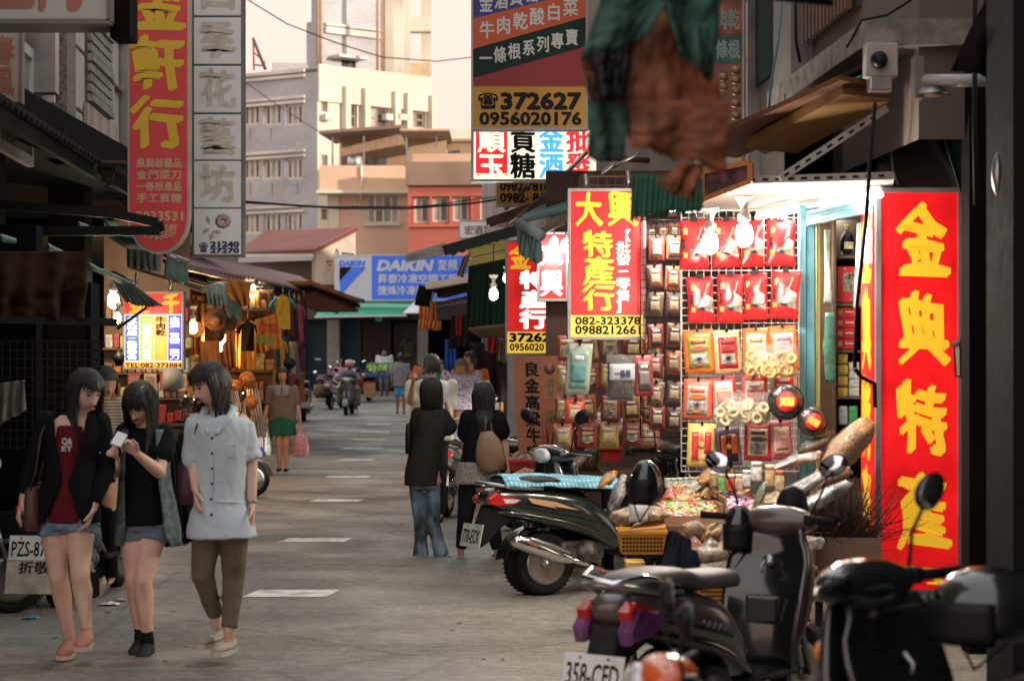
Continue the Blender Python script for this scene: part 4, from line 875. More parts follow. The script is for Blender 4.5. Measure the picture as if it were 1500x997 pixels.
q = M(); q.box(P(1303, 0, 13).x, 13.02, 2.2, P(1408, 0, 13).x, 13.5, 3.42); q.build('column', mat('grey_brown_concrete', (.19, .16, .14), .9, vs=3, bump=.5, bs=30, dirt=.4), RB)
q = M(); a = P(1303, 0, 12.98).x; q.prism([(P(1345, 0, 12.9).x, 3.2), (P(1347, 0, 12.9).x, 3.22), (P(1412, 0, 12.9).x, 2.72), (P(1404, 0, 12.9).x, 2.7)], 12.9, 13.0); q.build('strut', m_conc, RB, fix=True)
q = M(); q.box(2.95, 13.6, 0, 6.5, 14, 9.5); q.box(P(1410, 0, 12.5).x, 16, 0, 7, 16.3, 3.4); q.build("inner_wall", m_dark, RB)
q = M(); q.box(2.2, 15.6, 0, 5, 15.8, 3.4); q.build('shop_back_wall', mat('dim_brown_wall', (.09, .05, .03), .8), RB)
# upper mass that keeps the low sun off the street
q = M(); p0, p1 = ST(34, 2.95), ST(72, 2.95)
q.rings([[V((p0.x, p0.y, z)), V((p1.x, p1.y, z)), V((p1.x+9, p1.y, z)), V((p0.x+9, p0.y, z))] for z in (0, 8.5)], smooth=False)
q2 = thing('shophouse', 'plain dark shophouse further along the right side above the awnings', 'building'); q.build('wall', m_conc, q2, fix=True)
q = M(); q.rings([[V((x, y, z)) for x, y in ((3.2, 12), (1.0, 34), (12, 34), (12, 12))] for z in (3.6, 9.8)], smooth=False); q.build('upper_mass', m_conc, RB, fix=True)
q = M(); q.box(2.9, -70, 0, 12, 9.5, 12); q.build('upper_mass', mat('dark_render', (.02, .018, .016), .9), thing('shophouse', 'dark near building at the right edge of the view', 'building'))  # out of view; raised and lengthened to stop sun streaks on the road
q = M(); q.box(P(1476, 0, 9).x, 8.9, 0, P(1476, 0, 9).x+.6, 9.4, 6); tag(q.build('dark_pillar', mat('dark_brown_pillar', (.02, .017, .015), .9, vs=12, spec=.15)), 'dark brown pillar along the right edge of the view', 'pillar')
q = M(); q.box(P(1414, 0, 11.6).x, 11.5, 0, P(1446, 0, 11.6).x, 11.7, 3.4); tag(q.build('dark_post', m_dark), 'black door post just right of the tall red standing sign', 'post')
# far side wall with glimpses of shelves beyond, their cartons made to glow
for (x0, y0, x1, y1, mm) in ((1451, 334, 1477, 380, (.1, .11, .07)), (1451, 384, 1480, 410, (.7, .12, .05)), (1453, 495, 1478, 515, (.5, .06, .08)), (1453, 520, 1478, 605, (.3, .33, .22)), (1455, 608, 1478, 628, (.5, .25, .15))):
    pass
sh = thing('glowing_shelf', 'narrow glimpse of stocked shelves between the dark post and right pillar', 'shelf', P(1465, 690, 12.6)); o = sh.location
M().box(P(1449, 0, 12.7).x-o.x, .06, 0, P(1482, 0, 12.7).x-o.x, .1, P(0, 320, 12.6).z-o.z).build('back_panel', mat('dim_wood_panel', (.08, .05, .03), .7), sh)
for (x0, y0, x1, y1, c) in ((1454, 345, 1474, 378, (.12, .13, .09)), (1453, 386, 1464, 410, (.75, .3, .1)), (1465, 388, 1479, 410, (.7, .05, .06)), (1454, 497, 1476, 514, (.6, .06, .08)), (1456, 528, 1464, 566, (.25, .3, .2)), (1466, 535, 1474, 566, (.5, .4, .25)), (1455, 572, 1477, 603, (.35, .36, .25)), (1456, 610, 1476, 628, (.5, .28, .2))):
    a, b = P(x0, y1, 12.6)-o, P(x1, y0, 12.6)-o; M().box(a.x, -.05, a.z, b.x, .05, b.z, bev=.006).build('carton', mat('c%d_%d' % (x0, y0), c, .5, var=.25, vs=30, emit=.25), sh)  # cartons emit their own colour in place of shelf lighting
for y in (382, 412, 516, 567, 605, 630): a, b = P(1448, y, 12.6)-o, P(1483, y-2, 12.6)-o; M().box(a.x, -.06, a.z, b.x, .06, b.z).build('board', m_wood, sh)

# stall roof: white ceiling, angle irons, boards
m_ceil = mat('white_ceiling_sheet', (.75, .72, .66), .6, var=.05)
st = thing('stall_roof', 'shop canopy with white ceiling, slotted angle iron and orange brown boards', 'canopy', P(1170, 262, 12)); o = st.location
q = M(); q.rings([[P(1030, 268, 12.0)-o+V((0, 0, h)), P(1310, 262, 12.0)-o+V((0, 0, h)), P(1300, 300, 14.6)-o+V((0, 0, h)), P(1025, 312, 14.6)-o+V((-.1, 0, h))] for h in (0, .03)], smooth=False); q.build('ceiling', m_ceil, st, fix=True)
m_angle = mat('white_angle_iron', (.5, .49, .45), .5, dirt=.3)
def angle_iron(a, b, w_=.045, n_=18):
    a, b = a-o, b-o; d = (b-a); L = d.length; d.normalize(); up = V((0, -1, 0)).cross(d).normalized()
    if up.z < 0: up = -up
    bar('angle_iron', a, b, .006, w_, m_angle, st, up=up) ; 
    for i in range(int(L/.075)):
        c = a+d*(.03+i*.075)+V((0, -.0045, 0)); bar('slot', c, c+d*.035, .004, .014, m_ink, st, up=up)
angle_iron(P(1090, 264, 11.9), P(1308, 257, 11.9)); angle_iron(P(1142, 262, 11.88), P(1300, 158, 11.88))
bar('board', P(1270, 120, 11.7)-o, P(1040, 224, 12.6)-o, .5, .03, mat('orange_brown_board', (.13, .05, .018), .6, vs=2, stretch=(1, 1, 5), dirt=.3), st)
bar('board', P(1270, 135, 11.75)-o, P(1130, 215, 12.4)-o, .4, .06, mat('yellow_brown_board', (.2, .1, .03), .6, vs=2, dirt=.2), st)
bar('green_edge', P(1265, 112, 11.65)-o, P(1072, 190, 12.3)-o, .05, .012, m_gb, st)
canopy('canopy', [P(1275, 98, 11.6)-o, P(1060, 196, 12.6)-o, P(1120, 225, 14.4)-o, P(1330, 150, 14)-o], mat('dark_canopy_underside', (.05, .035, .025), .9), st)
q = M(); q.box(P(1150, 0, 13.9).x-o.x, 1.9, 0.05, P(1300, 0, 13.9).x-o.x, 1.95, .75); q.build('upper_panel', m_dark, st)
fas = thing('sign_panel', 'maroon fascia panel in an orange frame at the left corner of the stall roof', 'sign panel', P(1028, 292, 11.9)); o2 = fas.location
A4 = [P(1028, 252, 11.95), P(1098, 238, 11.8), P(1098, 266, 11.8), P(1028, 293, 11.95)]
M().add([p-o2 for p in A4]+[p-o2+V((.03, .05, 0)) for p in A4], [(0, 3, 2, 1), (4, 5, 6, 7), (0, 1, 5, 4), (1, 2, 6, 5), (2, 3, 7, 6), (3, 0, 4, 7)]).build('panel', mat('maroon_print', (.16, .05, .06), .5, vs=16, var=.5), fas)
m_of = mat('orange_frame', (.55, .22, .05), .5)
for a, b in ((0, 1), (3, 2), (0, 3), (1, 2)): bar('frame', A4[a]-o2+V((0, -.01, 0)), A4[b]-o2+V((0, -.01, 0)), .03, .025, m_of, fas, up=(0, 1, 0))
# fan-like electrical box under the slab, cables
bx_ = thing('junction_box', 'white electrical box with a black motor under the balcony slab corner', 'electrical box', P(1292, 128, 11.45)); o2 = bx_.location
M().box(-.09, 0, .06, .09, .12, .25, bev=.01).build('housing', mat('grey_white_metal', (.42, .4, .36), .5, dirt=.4), bx_); M().box(-.07, -.01, -.02, .06, .1, .06, bev=.01).build('cover', m_steel, bx_)
M().lathe([(0, -.06), (.03, -.06), (.045, -.03), (.05, 0), (.0, .02)], 14, (-.02, -.02, .15), axis='y').build('motor', m_black, bx_)
for (lab, pts, r, mm, Y) in (('thin black cable hanging down past the shop doorway', [(1282, 150), (1274, 240), (1268, 330), (1256, 440), (1252, 540)], .012, m_wire, 11.3), ('blue cord hanging beside the tan column', [(1146, -10), (1140, 60), (1128, 130), (1126, 170)], .008, mat('blue_cord', (.12, .28, .36), .6), 12.8), ('grey cable drooping by the barred window', [(1165, -10), (1166, 60), (1172, 92)], .01, m_wire, 12.6), ('black cable looping over the balcony slab', [(1335, 0), (1300, 22), (1262, 30), (1252, 50), (1240, 70)], .008, m_wire, 11.4), ('white cable on the concrete column', [(1302, 150), (1303, 200), (1308, 250), (1316, 272)], .009, m_whitep, 12.9), ('black cable down the right edge', [(1428, -10), (1428, 200), (1430, 300)], .014, m_wire, 10.8), ('second black cable down the right edge', [(1443, -10), (1446, 100), (1450, 260), (1460, 300)], .01, m_wire, 10.6)):
    tag(M().tube([P(x, y, Y+i*.03) for i, (x, y) in enumerate(pts)], r, 6).build('cable', mm), lab, 'cable')
tag(M().tube([P(1252, 540, 11.3), P(1262, 552, 11.32), P(1281, 562, 11.33), P(1282, 596, 11.34)], .012, 6).build('umbrella_hook', m_wire), 'thin black hook at the end of the hanging cable', 'hook')
# tube lamp fitting at right, green cloth, black tarp
tl_ = thing('tube_lamp', 'grey tube light fitting on a bracket right of the concrete column', 'lamp', P(1352, 118, 11.2)); o2 = tl_.location
M().tube([V((0, 0, 0)), P(1452, 118, 11.0)-o2], .035, 12).build('tube', mat('dull_tube', (.4, .4, .38), .3), tl_); M().box(-.05, -.03, -.1, 0, .08, .13).build('bracket', m_steel, tl_)
M().lathe([(0, 0), (.06, 0), (.09, -.04), (.1, -.05), (0, -.05)], 14, (.05, 0, -.03)).build('reflector', m_steel, tl_)
for k, (lab, pp, Y, mm) in enumerate((('dark green tarp hung behind the tube lamp', [(1342, 82), (1500, 82), (1500, 280), (1405, 280)], 12.2, mat('deep_green_tarp', (.02, .09, .06), .8, bump=.3, bs=15)), ('black tarp sloping across the upper right corner', [(1455, -20), (1540, -20), (1540, 120), (1392, 106)], 9.6, m_dark))):
    ps = [P(x, y, Y) for x, y in pp]; c_ = cloth('tarp', *ps, mm, None, wav=.03, folds=3, seed=k); tag(c_, lab, 'tarp')
rm = thing('round_mirror', 'dull round mirror on the dark pillar at the right edge', 'mirror', P(1468, 255, 9.2)); M().lathe([(0, -.03), (.03, -.028), (.05, -.01), (.052, .01), (0, .02)], 20, (0, 0, 0), axis='y').xf(Matrix.Diagonal((.9, 1, 2.2, 1))).build('mirror_glass', m_steel, rm); M().tube([V((0, .02, -.1)), V((.03, .02, -.16)), V((.1, .03, -.17))], .008, 6).build('arm', m_black, rm)
lan = thing('lantern', 'small black iron lantern over the right edge of the tall red sign', 'lantern', P(1410, 552, 11.9)); k = 11.9/F
M().lathe([(0, 63*k), (3*k, 60*k), (17*k, 49*k), (18*k, 46*k), (0, 46*k)], 6).build('roof', m_black, lan); M().lathe([(11*k, 44*k), (12*k, 42*k), (9*k, 3*k), (0, 3*k)], 6, smooth=False).build('glass', mat('lantern_glass', (.2, .19, .14), .2), lan)
for i in range(6): a = i*PI/3; M().tube([V((13*k*cos(a), 13*k*sin(a), 46*k)), V((10*k*cos(a), 10*k*sin(a), 0))], .004, 5).build('rib', m_black, lan)
M().lathe([(0, 0), (11*k, 0), (12*k, 3*k), (0, 3*k)], 6).build('base', m_black, lan); M().tube([V((0, 0, 60*k)), V((.03, 0, 80*k)), V((.1, 0, 95*k)), V((.2, 0, 102*k))], .005, 6).build('bracket', m_wire, lan)

# ---------- lamps ----------
m_glow = mat('bulb_glow', (1, 1, .97), .3, var=0, emit=14, ecol=(1, .97, .88)); m_glowt = mat('tube_glow', (1, 1, 1), .3, var=0, emit=4.5, ecol=(1, .96, .88)); m_glowg = mat('green_white_glow', (1, 1, 1), .3, var=0, emit=10, ecol=(.88, 1, .78)); m_glowo = mat('orange_glow', (1, .8, .5), .3, var=0, emit=12, ecol=(1, .55, .2))
m_sock = mat('cream_socket', (.7, .66, .55), .4)
def bulb(label, px, py, Y, energy, col=(1, .93, .8), m_=None, sc=1, drop=.1, sock=True):
    t = thing('hanging_bulb', label, 'lamp', P(px, py, Y), 0, 'bare bulbs over the stalls'); r = .045*sc
    M().lathe([(0, -.065*sc), (.02*sc, -.06*sc), (r, -.035*sc), (r*1.02, .02*sc), (r*.8, .05*sc), (.018*sc, .062*sc), (.018*sc, .07*sc)], 16).build('bulb', m_ or m_glow, t)
    if sock: M().lathe([(.02*sc, .07*sc), (.035*sc, .075*sc), (.036*sc, .11*sc), (.022*sc, .125*sc), (.018*sc, .15*sc), (.05*sc, .2*sc), (.055*sc, .21*sc), (0, .215*sc)], 16).build('socket', m_sock, t)
    M().tube([V((0, 0, .1*sc)), V((0, 0, .1*sc+drop))], .006, 6).build('cord', m_wire, t)
    ld = bpy.data.lights.new('bulb_light', 'POINT'); ld.energy = energy; ld.color = col; ld.shadow_soft_size = r*1.6
    lo = bpy.data.objects.new('bulb_light', ld); COL.objects.link(lo); ld.energy *= .85; lo.parent = t; lo.location = (0, -.06 if not sock else 0, -.1*sc); return t
bulb('left one of the two bright bulbs in front of the red pouches', 1040, 356, 12.1, 34)
bulb('right one of the two bright bulbs in front of the red pouches', 1090, 344, 12.1, 34, sc=1.1)
bulb('green tinted bulb hanging before the dark green curtain', 723, 431, 22, 16, (.85, 1, .75), m_glowg, 1.0, drop=.45)
bulb('bright tube bulb at the top left edge of the small red sign', 741, 408, 20.6, 12, (.9, .95, 1), m_glow, .6)
bulb('glaring bulb over the top of the small red sign', 812, 355, 17.2, 10, (1, .95, .85), m_glow, .7, sock=False)
bulb('white tube bulb at the left edge of the phone 082-323378 sign', 829, 360, 15.4, 8, (.9, .95, 1), m_glow, .8, sock=False)
bulb('bright orange bulb low among the straw hats', 323, 494, 28, 40, (1, .5, .18), m_glowo, 1.5)
bulb('small orange bulb under the brighter orange one', 322, 509, 29, 14, (1, .5, .18), m_glowo, .9)
bulb('orange bulb at the left end of the clothes stall', 282, 479, 26, 26, (1, .5, .18), m_glowo, 1.3)
bulb('small warm white bulb under the red tin awning', 371, 421, 31, 10, (1, .8, .5), m_glow, .6)
bulb('second small warm white bulb under the red tin awning', 382, 428, 33, 10, (1, .8, .5), m_glow, .5)
bulb('warm bulb behind the price board in the lit left stall', 172, 466, 20.8, 26, (1, .72, .4), m_glowo, .8)
bulb('bright bulb at the top left of the lit left stall', 166, 440, 23.5, 26, (1, .85, .6), m_glow, 1.4)
ft = thing('fluorescent_tube', 'long bright fluorescent tube under the white shop ceiling', 'lamp', P(1290, 280, 12.3)); M().tube([V((0, 0, -.02)), P(1205, 292, 13.4)-ft.location], .02, 10).build('tube', m_glowt, ft); M().tube([V((0, .02, .02)), P(1205, 285, 13.4)-ft.location+V((0, .02, .0))], .02, 4).build('fitting', m_whitep, ft)
f2 = thing('fluorescent_tube', 'second fluorescent tube deeper under the shop ceiling above the mesh rack', 'lamp', P(1165, 303, 13.3)); M().tube([V((0, 0, -.02)), P(1110, 318, 14.3)-f2.location], .02, 10).build('tube', m_glowt, f2); M().tube([V((0, .02, .02)), P(1110, 312, 14.3)-f2.location], .02, 4).build('fitting', m_whitep, f2)
f3 = thing('fluorescent_tube', 'short upright fluorescent tube behind the left edge of the tall red sign', 'lamp', P(1273, 385, 12.7)); M().tube([V((0, 0, 0)), P(1273, 335, 12.7)-f3.location], .028, 10).build('tube', m_glowt, f3)
for (t_, p) in ((ft, (1250, 296, 12.9)), (f2, (1140, 320, 13.6))):
    ld = bpy.data.lights.new('tube_light', 'AREA'); ld.shape = 'RECTANGLE'; ld.size = .06; ld.size_y = .9; ld.energy = 13; ld.color = (1, .95, .85)
    lo = bpy.data.objects.new('tube_light', ld); COL.objects.link(lo); lo.parent = t_; lo.location = P(*p)-t_.location
# interior light of the dim shop to the rear (its own shaded bulb)
bulb('shaded bulb deep in the shop doorway', 1225, 300, 14.3, 22, (1, .9, .7), m_glow, .6)
bulb('bulb under the stall roof over the dark packet rack', 985, 300, 14.6, 26, (1, .9, .75), m_glow, .8)

# ---------- blue shutter frame and shelves ----------
m_bluef = mat('turquoise_steel', (.08, .27, .33), .45, dirt=.3)
bf = thing('shutter_frame', 'turquoise steel shutter frame around the shop doorway', 'door frame', P(1183, 700, 13.4)); o = bf.location
for (x0, x1, y0, y1, d) in ((1172, 1181, 300, 700, .0), (1182, 1194, 305, 700, .02)):
    a, b = P(x0, y1, 13.4)-o, P(x1, y0, 13.4)-o; M().box(a.x, d, a.z, b.x, d+.06, b.z, bev=.004).build('jamb', m_bluef, bf)
a, b = P(1196, 700, 13.5)-o, P(1201, 330, 13.5)-o; M().box(a.x, .1, a.z, b.x, .13, b.z).build('yellow_strip', mat('yellow_strip', (.55, .5, .12), .5), bf)
q = M(); q.add([P(1181, 331, 13.4)-o, P(1283, 309, 12.6)-o, P(1283, 283, 12.6)-o, P(1181, 310, 13.4)-o, P(1190, 331, 13.7)-o, P(1295, 309, 12.9)-o, P(1295, 283, 12.9)-o, P(1190, 310, 13.7)-o], [(0, 1, 2, 3), (4, 7, 6, 5), (0, 4, 5, 1), (3, 2, 6, 7), (1, 5, 6, 2), (0, 3, 7, 4)]); q.build('lintel', mat('pale_blue_steel', (.3, .5, .55), .4), bf)
for i in range(4): y = 312+i*5; bar('groove', P(1182, y+2, 13.38)-o, P(1283, y-20, 12.58)-o, .01, .012, m_bluef, bf)
sv = thing('display_shelf', 'dark wooden shelf unit with bottle and cartons inside the shop doorway', 'shelf', P(1235, 660, 14)); o = sv.location
def sbox(x0, y0, x1, y1, Y0, Y1, m_, nm, bev=0): a, b = P(x0, y1, Y0)-o, P(x1, y0, Y0)-o; return M().box(a.x, 0+Y0-14, a.z, b.x, Y1-14, b.z, bev=bev).build(nm, m_, sv)
m_shelf = mat('dark_shelf_wood', (.13, .08, .045), .55, stretch=(1, 1, 6))
sbox(1198, 322, 1224, 700, 14.0, 14.1, m_shelf, 'side_panel'); sbox(1221, 322, 1225, 700, 13.9, 14.3, m_shelf, 'upright'); sbox(1224, 322, 1290, 700, 14.35, 14.38, m_dark, 'back')
for y in (374, 444, 512, 580): sbox(1224, y, 1290, y+4, 13.95, 14.35, m_shelf, 'shelf_board')
def thing_box(name, label, cat, x0, y0, x1, y1, Y, dep, m_, group=None, bev=.006, extra=None):
    t = thing(name, label, cat, P((x0+x1)/2, y1, Y), 0, group); a, b = P(x0, y1, Y)-t.location, P(x1, y0, Y)-t.location; M().box(a.x, 0, 0, b.x, dep, b.z, bev=bev).build('box', m_, t)
    if extra: extra(t, a.x, b.x, b.z)
    return t
bt = thing('bottle', 'dark round liquor bottle with gold neck on the top shelf', 'bottle', P(1241, 373, 14)); k = 14/F
M().lathe([(0, 0), (9*k, 1*k), (11*k, 10*k), (11*k, 20*k), (7*k, 30*k), (3*k, 34*k), (3*k, 38*k)], 18).build('body', mat('dark_blue_glass', (.01, .012, .03), .12, coat=.5), bt); M().lathe([(3.2*k, 34*k), (3.4*k, 44*k), (0, 45*k)], 12).build('cap', mat('gold_foil', (.7, .5, .15), .3, .8), bt)
M().box(-6*k, -11.5*k, 8*k, 7*k, -10*k, 18*k).build('label', mat('cream_gold_label', (.7, .6, .35), .4, var=.3, vs=60), bt)
m_pred = mat('print_red', (.7, .03, .04), .4, var=.1); m_pwhite = mat('print_white', (.75, .72, .68), .45, var=.05)
def giftx(t, a, b, h):
    M().box(lerp(a, b, .28), -.004, h*.3, lerp(a, b, .85), 0, h*.82).build('window', mat('gift_window', (.32, .27, .2), .25, var=.6, vs=40), t)
    for i in range(10):
        u, v = random.random(), random.random()
        if .25 < u < .88 and .27 < v < .85: continue
        M().lathe([(0, -.0052), (.008, -.005), (0, -.0048)], 7, (lerp(a, b, .05+.9*u), 0, h*(.05+.9*v)), axis='y').build('dot', m_pwhite, t)
thing_box('gift_box', 'red gift box with white spots and a clear window on the shelf', 'box', 1226, 390, 1259, 443, 13.96, .1, m_pred, extra=giftx)
def redx(t, a, b, h):
    M().box(lerp(a, b, .05), -.003, h*.3, lerp(a, b, .3), 0, h*.75).build('print', mat('print_gold', (.75, .4, .12), .4), t); M().box(lerp(a, b, .45), -.003, h*.5, lerp(a, b, .9), 0, h*.62).build('print', m_pwhite, t)
for i, nth in enumerate(('topmost', 'second', 'third', 'lowest')): thing_box('tea_carton', nth+' of four stacked red cartons on the shelf', 'box', 1226, 450+i*15.4, 1253, 465+i*15.4, 13.98+.004*i, .1, m_pred, 'red cartons stacked on the shelf', extra=redx)
for i, nth in enumerate(('topmost', 'second', 'third', 'lowest')):
    thing_box('tin', nth+' of four yellow tins on the lower shelf', 'tin', 1227, 517+i*16.5, 1243, 533+i*16.5, 13.98, .08, mat('yellow_tin', (.75, .5, .1), .4, var=.2, vs=20), 'yellow tins on the shelf', bev=.02)
    thing_box('carton', nth+' of four white cartons beside the yellow tins', 'box', 1244, 530+i*12.5, 1259, 542+i*12.5, 13.98, .08, mat('white_carton', (.62, .6, .55), .6, var=.2, vs=50), 'white cartons on the shelf')
for i, (x, c, nm) in enumerate(((1229, (.6, .62, .6), 'white'), (1244, (.1, .45, .15), 'green'))): thing_box('jar', nm+' lidded jar on the bottom shelf of the doorway unit', 'jar', x, 594, x+13, 622, 13.98, .06, mat(nm+'_jar', c, .4, var=.2, vs=30), bev=.015)
for i, (x, y0, y1, c) in enumerate(((1207, 337, 446, (.5, .52, .42)), (1209, 458, 560, (.15, .38, .28)))):
    c_ = cloth('wrapped_roll', P(x, y0, 13.8), P(x+10, y0, 13.8), P(x+9, y1, 13.8), P(x+1, y1, 13.8), mat('roll%d' % i, c, .35, var=.2, vs=20), None, wav=.01, folds=1, nu=8, th=.03, seed=i); tag(c_, ('upper clear wrapped roll hanging on the shelf side', 'lower green wrapped roll hanging on the shelf side')[i], 'wrapped roll')
c_ = cloth('paper_strip', P(1255, 328, 13), P(1263, 325, 13), P(1258, 450, 13), P(1250, 450, 13), m_pwhite, None, wav=.01, folds=1, nu=6, th=.01); tag(c_, 'narrow white paper strip hanging in front of the shelf', 'paper')
# ================= packets and stall goods =================
m_clear = mat('clear_wrap', (.5, .49, .46), .1, var=.2, vs=30, bump=1, bs=30, alpha=.24, spec=1)
m_crink = mat('crinkled_window', (.42, .38, .32), .22, var=.6, vs=14, bump=1.0, bs=22, spec=.9)
m_pouch = mat('glossy_red_pouch', (.62, .02, .025), .28, var=.08, vs=8, bump=.7, bs=9, spec=.7)
def pillow(x0, z0, x1, z1, puff, m_, name, parent, nu=10, nv=14, seed=0, y=0, skew=0, crink=.004, waist=.0, edge=.012):
    """sealed bag: two puffed skins meeting at flat seams"""
    rs = random.Random(seed); o_ = V((rs.uniform(0, 50), rs.uniform(0, 50), 0)); vs = []; W_ = nu+1
    for sgn in (-1, 1):
        for j in range(nv+1):
            for i in range(nu+1):
                u, v = i/nu, j/nv; h = (sin(PI*u)*sin(PI*v))**.55*puff/2
                n_ = noise.noise(V((u*4, v*5, 0))+o_)*crink*min(1, h/puff*6)
                xx = lerp(x0, x1, u)+(u-.5)*-waist*(x1-x0)*(sin(PI*v)**2)*1.0+skew*(v-.5)
                zz = lerp(z0, z1, v)+noise.noise(V((u*5, v, 7))+o_)*.004
                vs.append(V((xx, y+sgn*(h+.0015)+n_*sgn+.006*noise.noise(V((u*2, v*2, 3))+o_), zz)))
    k = W_*(nv+1); fs = [(j*W_+i, j*W_+i+1, (j+1)*W_+i+1, (j+1)*W_+i) for j in range(nv) for i in range(nu)]
    fs += [tuple(q_+k for q_ in f)[::-1] for f in fs]
    rim = [i for i in range(W_)]+[j*W_+nu for j in range(1, nv+1)]+[nv*W_+i for i in range(nu-1, -1, -1)]+[j*W_ for j in range(nv-1, 0, -1)]
    for a in range(len(rim)): p, q_ = rim[a], rim[(a+1) % len(rim)]; fs.append((q_, p, p+k, q_+k))
    return M().add(vs, fs, True).build(name, m_, parent)
def patch(x0, z0, x1, z1, m_, name, parent, y=-.02, n=6, seed=0, puff=.012, pts=None):
    """a printed or clear area following the bag's front"""
    rs = random.Random(seed); o_ = V((rs.uniform(0, 9), 0, 0))
    def fn(u, v):
        if pts: a, b, c, d = pts; x = lerp(lerp(a[0], b[0], u), lerp(d[0], c[0], u), v); z = lerp(lerp(a[1], b[1], u), lerp(d[1], c[1], u), v)
        else: x = lerp(x0, x1, u); z = lerp(z0, z1, v)
        return V((x, y-puff*(sin(PI*u)*sin(PI*v))+.003*noise.noise(V((u*6, v*6, 0))+o_), z))
    return M().sheet(fn, n, n, th=.002).build(name, m_, parent)
GP = {}
m_gold = mat('gold_print', (.7, .45, .1), .35, var=.2, vs=60); m_gold2 = m_gold
def redpouch(label, x0, y0, x1, y1, Y, seed):
    t = thing('snack_pouch', label, 'snack pouch', P((x0+x1)/2, y1, Y), 0, 'red pouches clipped on the mesh rack'); k = Y/F; w_ = (x1-x0)*k; h = (y1-y0)*k; rs = random.Random(seed)
    wz = rs.uniform(.03, .12)
    pillow(-w_/2, 0, w_/2, h, .07, m_pouch, 'pouch', t, seed=seed, waist=wz, skew=rs.uniform(-.02, .02))
    patch(0, 0, 0, 0, m_crink, 'window', t, y=-.034, seed=seed, puff=.006, pts=((-w_*.22, h*.30), (w_*.42, h*.2), (w_*.40, h*.52), (w_*.05, h*.66)))
    patch(-w_*.40, h*.22, -w_*.24, h*.34, m_gold, 'seal', t, y=-.026, seed=seed)
    patch(0, 0, 0, 0, mat('pale_pink_flash', (.75, .35, .3), .3), 'flash', t, y=-.036, seed=seed+1, puff=.004, pts=((w_*.05, h*.55), (w_*.12, h*.56), (w_*.28, h*.85), (w_*.22, h*.86)))
    txt(t, '貢糖', -w_*.42, h*.40, -w_*.30, h*.62, m_ink, y=-.03, dirn='v', bold=.02, name='print'); txt(t, '金', -w_*.38, h*.7, -w_*.2, h*.85, m_gold, y=-.026, bold=.04, name='print')
    M().box(-.02, -.02, h-.01, .02, .02, h+.02, bev=.003).build('clip', m_ink, t); t.rotation_euler = (rs.uniform(-.08, .02), rs.uniform(-.055, .055), rs.uniform(-.25, .25))
nth = ('first', 'second', 'third', 'fourth')
for r, (row, ys) in enumerate((('top', [(322, 394), (322, 392), (321, 391), (322, 390)]), ('second', [(405, 473), (402, 473), (400, 468), (396, 467)]))):
    xs_ = [(996, 1040), (1045, 1085), (1086, 1122), (1122, 1166)] if r == 0 else [(1007, 1048), (1050, 1090), (1091, 1126), (1127, 1170)]
    for i in range(4): redpouch('%s red pouch from the left in the %s row of the mesh rack' % (nth[i], row), xs_[i][0], ys[i][0], xs_[i][1], ys[i][1], 13.3-.02*i, r*10+i)
def flatpack(label, x0, y0, x1, y1, Y, cb, ci, ca, seed, group='framed snack packets on the mesh rack', style=0, clip=True):
    t = thing('snack_packet', label, 'snack packet', P((x0+x1)/2, y1, Y), 0, group); k = Y/F; w_ = (x1-x0)*k; h = (y1-y0)*k; rs = random.Random(seed)
    mb = mat('pk_%.2f_%.2f_%.2f' % cb, cb, .35, var=.12, vs=9, bump=.5, bs=20, spec=.6); mi_ = mat('pk_%.2f_%.2f_%.2f' % ci, ci, .35, var=.15, vs=14, bump=.4, bs=20, spec=.6); ma = mat('pk_%.2f_%.2f_%.2f' % ca, ca, .4, var=.2, vs=20)
    pillow(-w_/2, 0, w_/2, h, .03, mb, 'packet', t, nu=8, nv=8, seed=seed, skew=rs.uniform(-.01, .01))
    patch(-w_*.36, h*.12, w_*.36, h*.84, mi_, 'label', t, y=-.014, seed=seed, puff=.006)
    if style == 0:    # pig-shaped print over a cream block
        patch(-w_*.28, h*.2, w_*.28, h*.45, m_crink, 'window', t, y=-.02, seed=seed, puff=.004)
        q = M(); q.prism([(w_*.3*math.cos(a)*(1+.15*math.cos(3*a)), h*.56+h*.065*math.sin(a)) for a in [i*PI/8 for i in range(16)]], -.032, -.03); q.build('emblem', ma, t, fix=True)
        q = M(); q.prism([(w_*.16*math.cos(a), h*.2+h*.03*math.sin(a)) for a in [i*PI/8 for i in range(16)]], -.032, -.03); q.build('seal', ma, t, fix=True)
        patch(-w_*.25, h*.68, w_*.25, h*.76, ma, 'title', t, y=-.026, seed=seed, puff=.003)
    elif style == 1:   # red leaf blocks round a central stripe
        patch(-w_*.33, h*.15, -w_*.1, h*.8, ma, 'print', t, y=-.024, seed=seed, puff=.004); patch(w_*.1, h*.3, w_*.33, h*.8, ma, 'print', t, y=-.024, seed=seed, puff=.004)
        M().lathe([(0, -.033), (w_*.11, -.031), (w_*.11, -.028), (0, -.027)], 16, (0, 0, h*.5), axis='y').build('seal', m_gold, t)
        txt(t, '牛肉', -w_*.07, h*.58, w_*.07, h*.8, m_pred, y=-.034, dirn='v', name='print')
    else:
        patch(-w_*.28, h*.25, w_*.28, h*.6, ma, 'print', t, y=-.022, seed=seed, puff=.004); patch(-w_*.2, h*.68, w_*.2, h*.76, m_pwhite, 'title', t, y=-.024, seed=seed, puff=.002)
    if clip: M().box(-.008, -.02, h-.012, .008, .01, h+.012).build('clip', m_ink, t)
    t.rotation_euler = (rs.uniform(-.08, .01), rs.uniform(-.07, .07), rs.uniform(-.25, .25)); t.location += V((rs.uniform(-.014, .014), 0, rs.uniform(-.018, .012))); return t
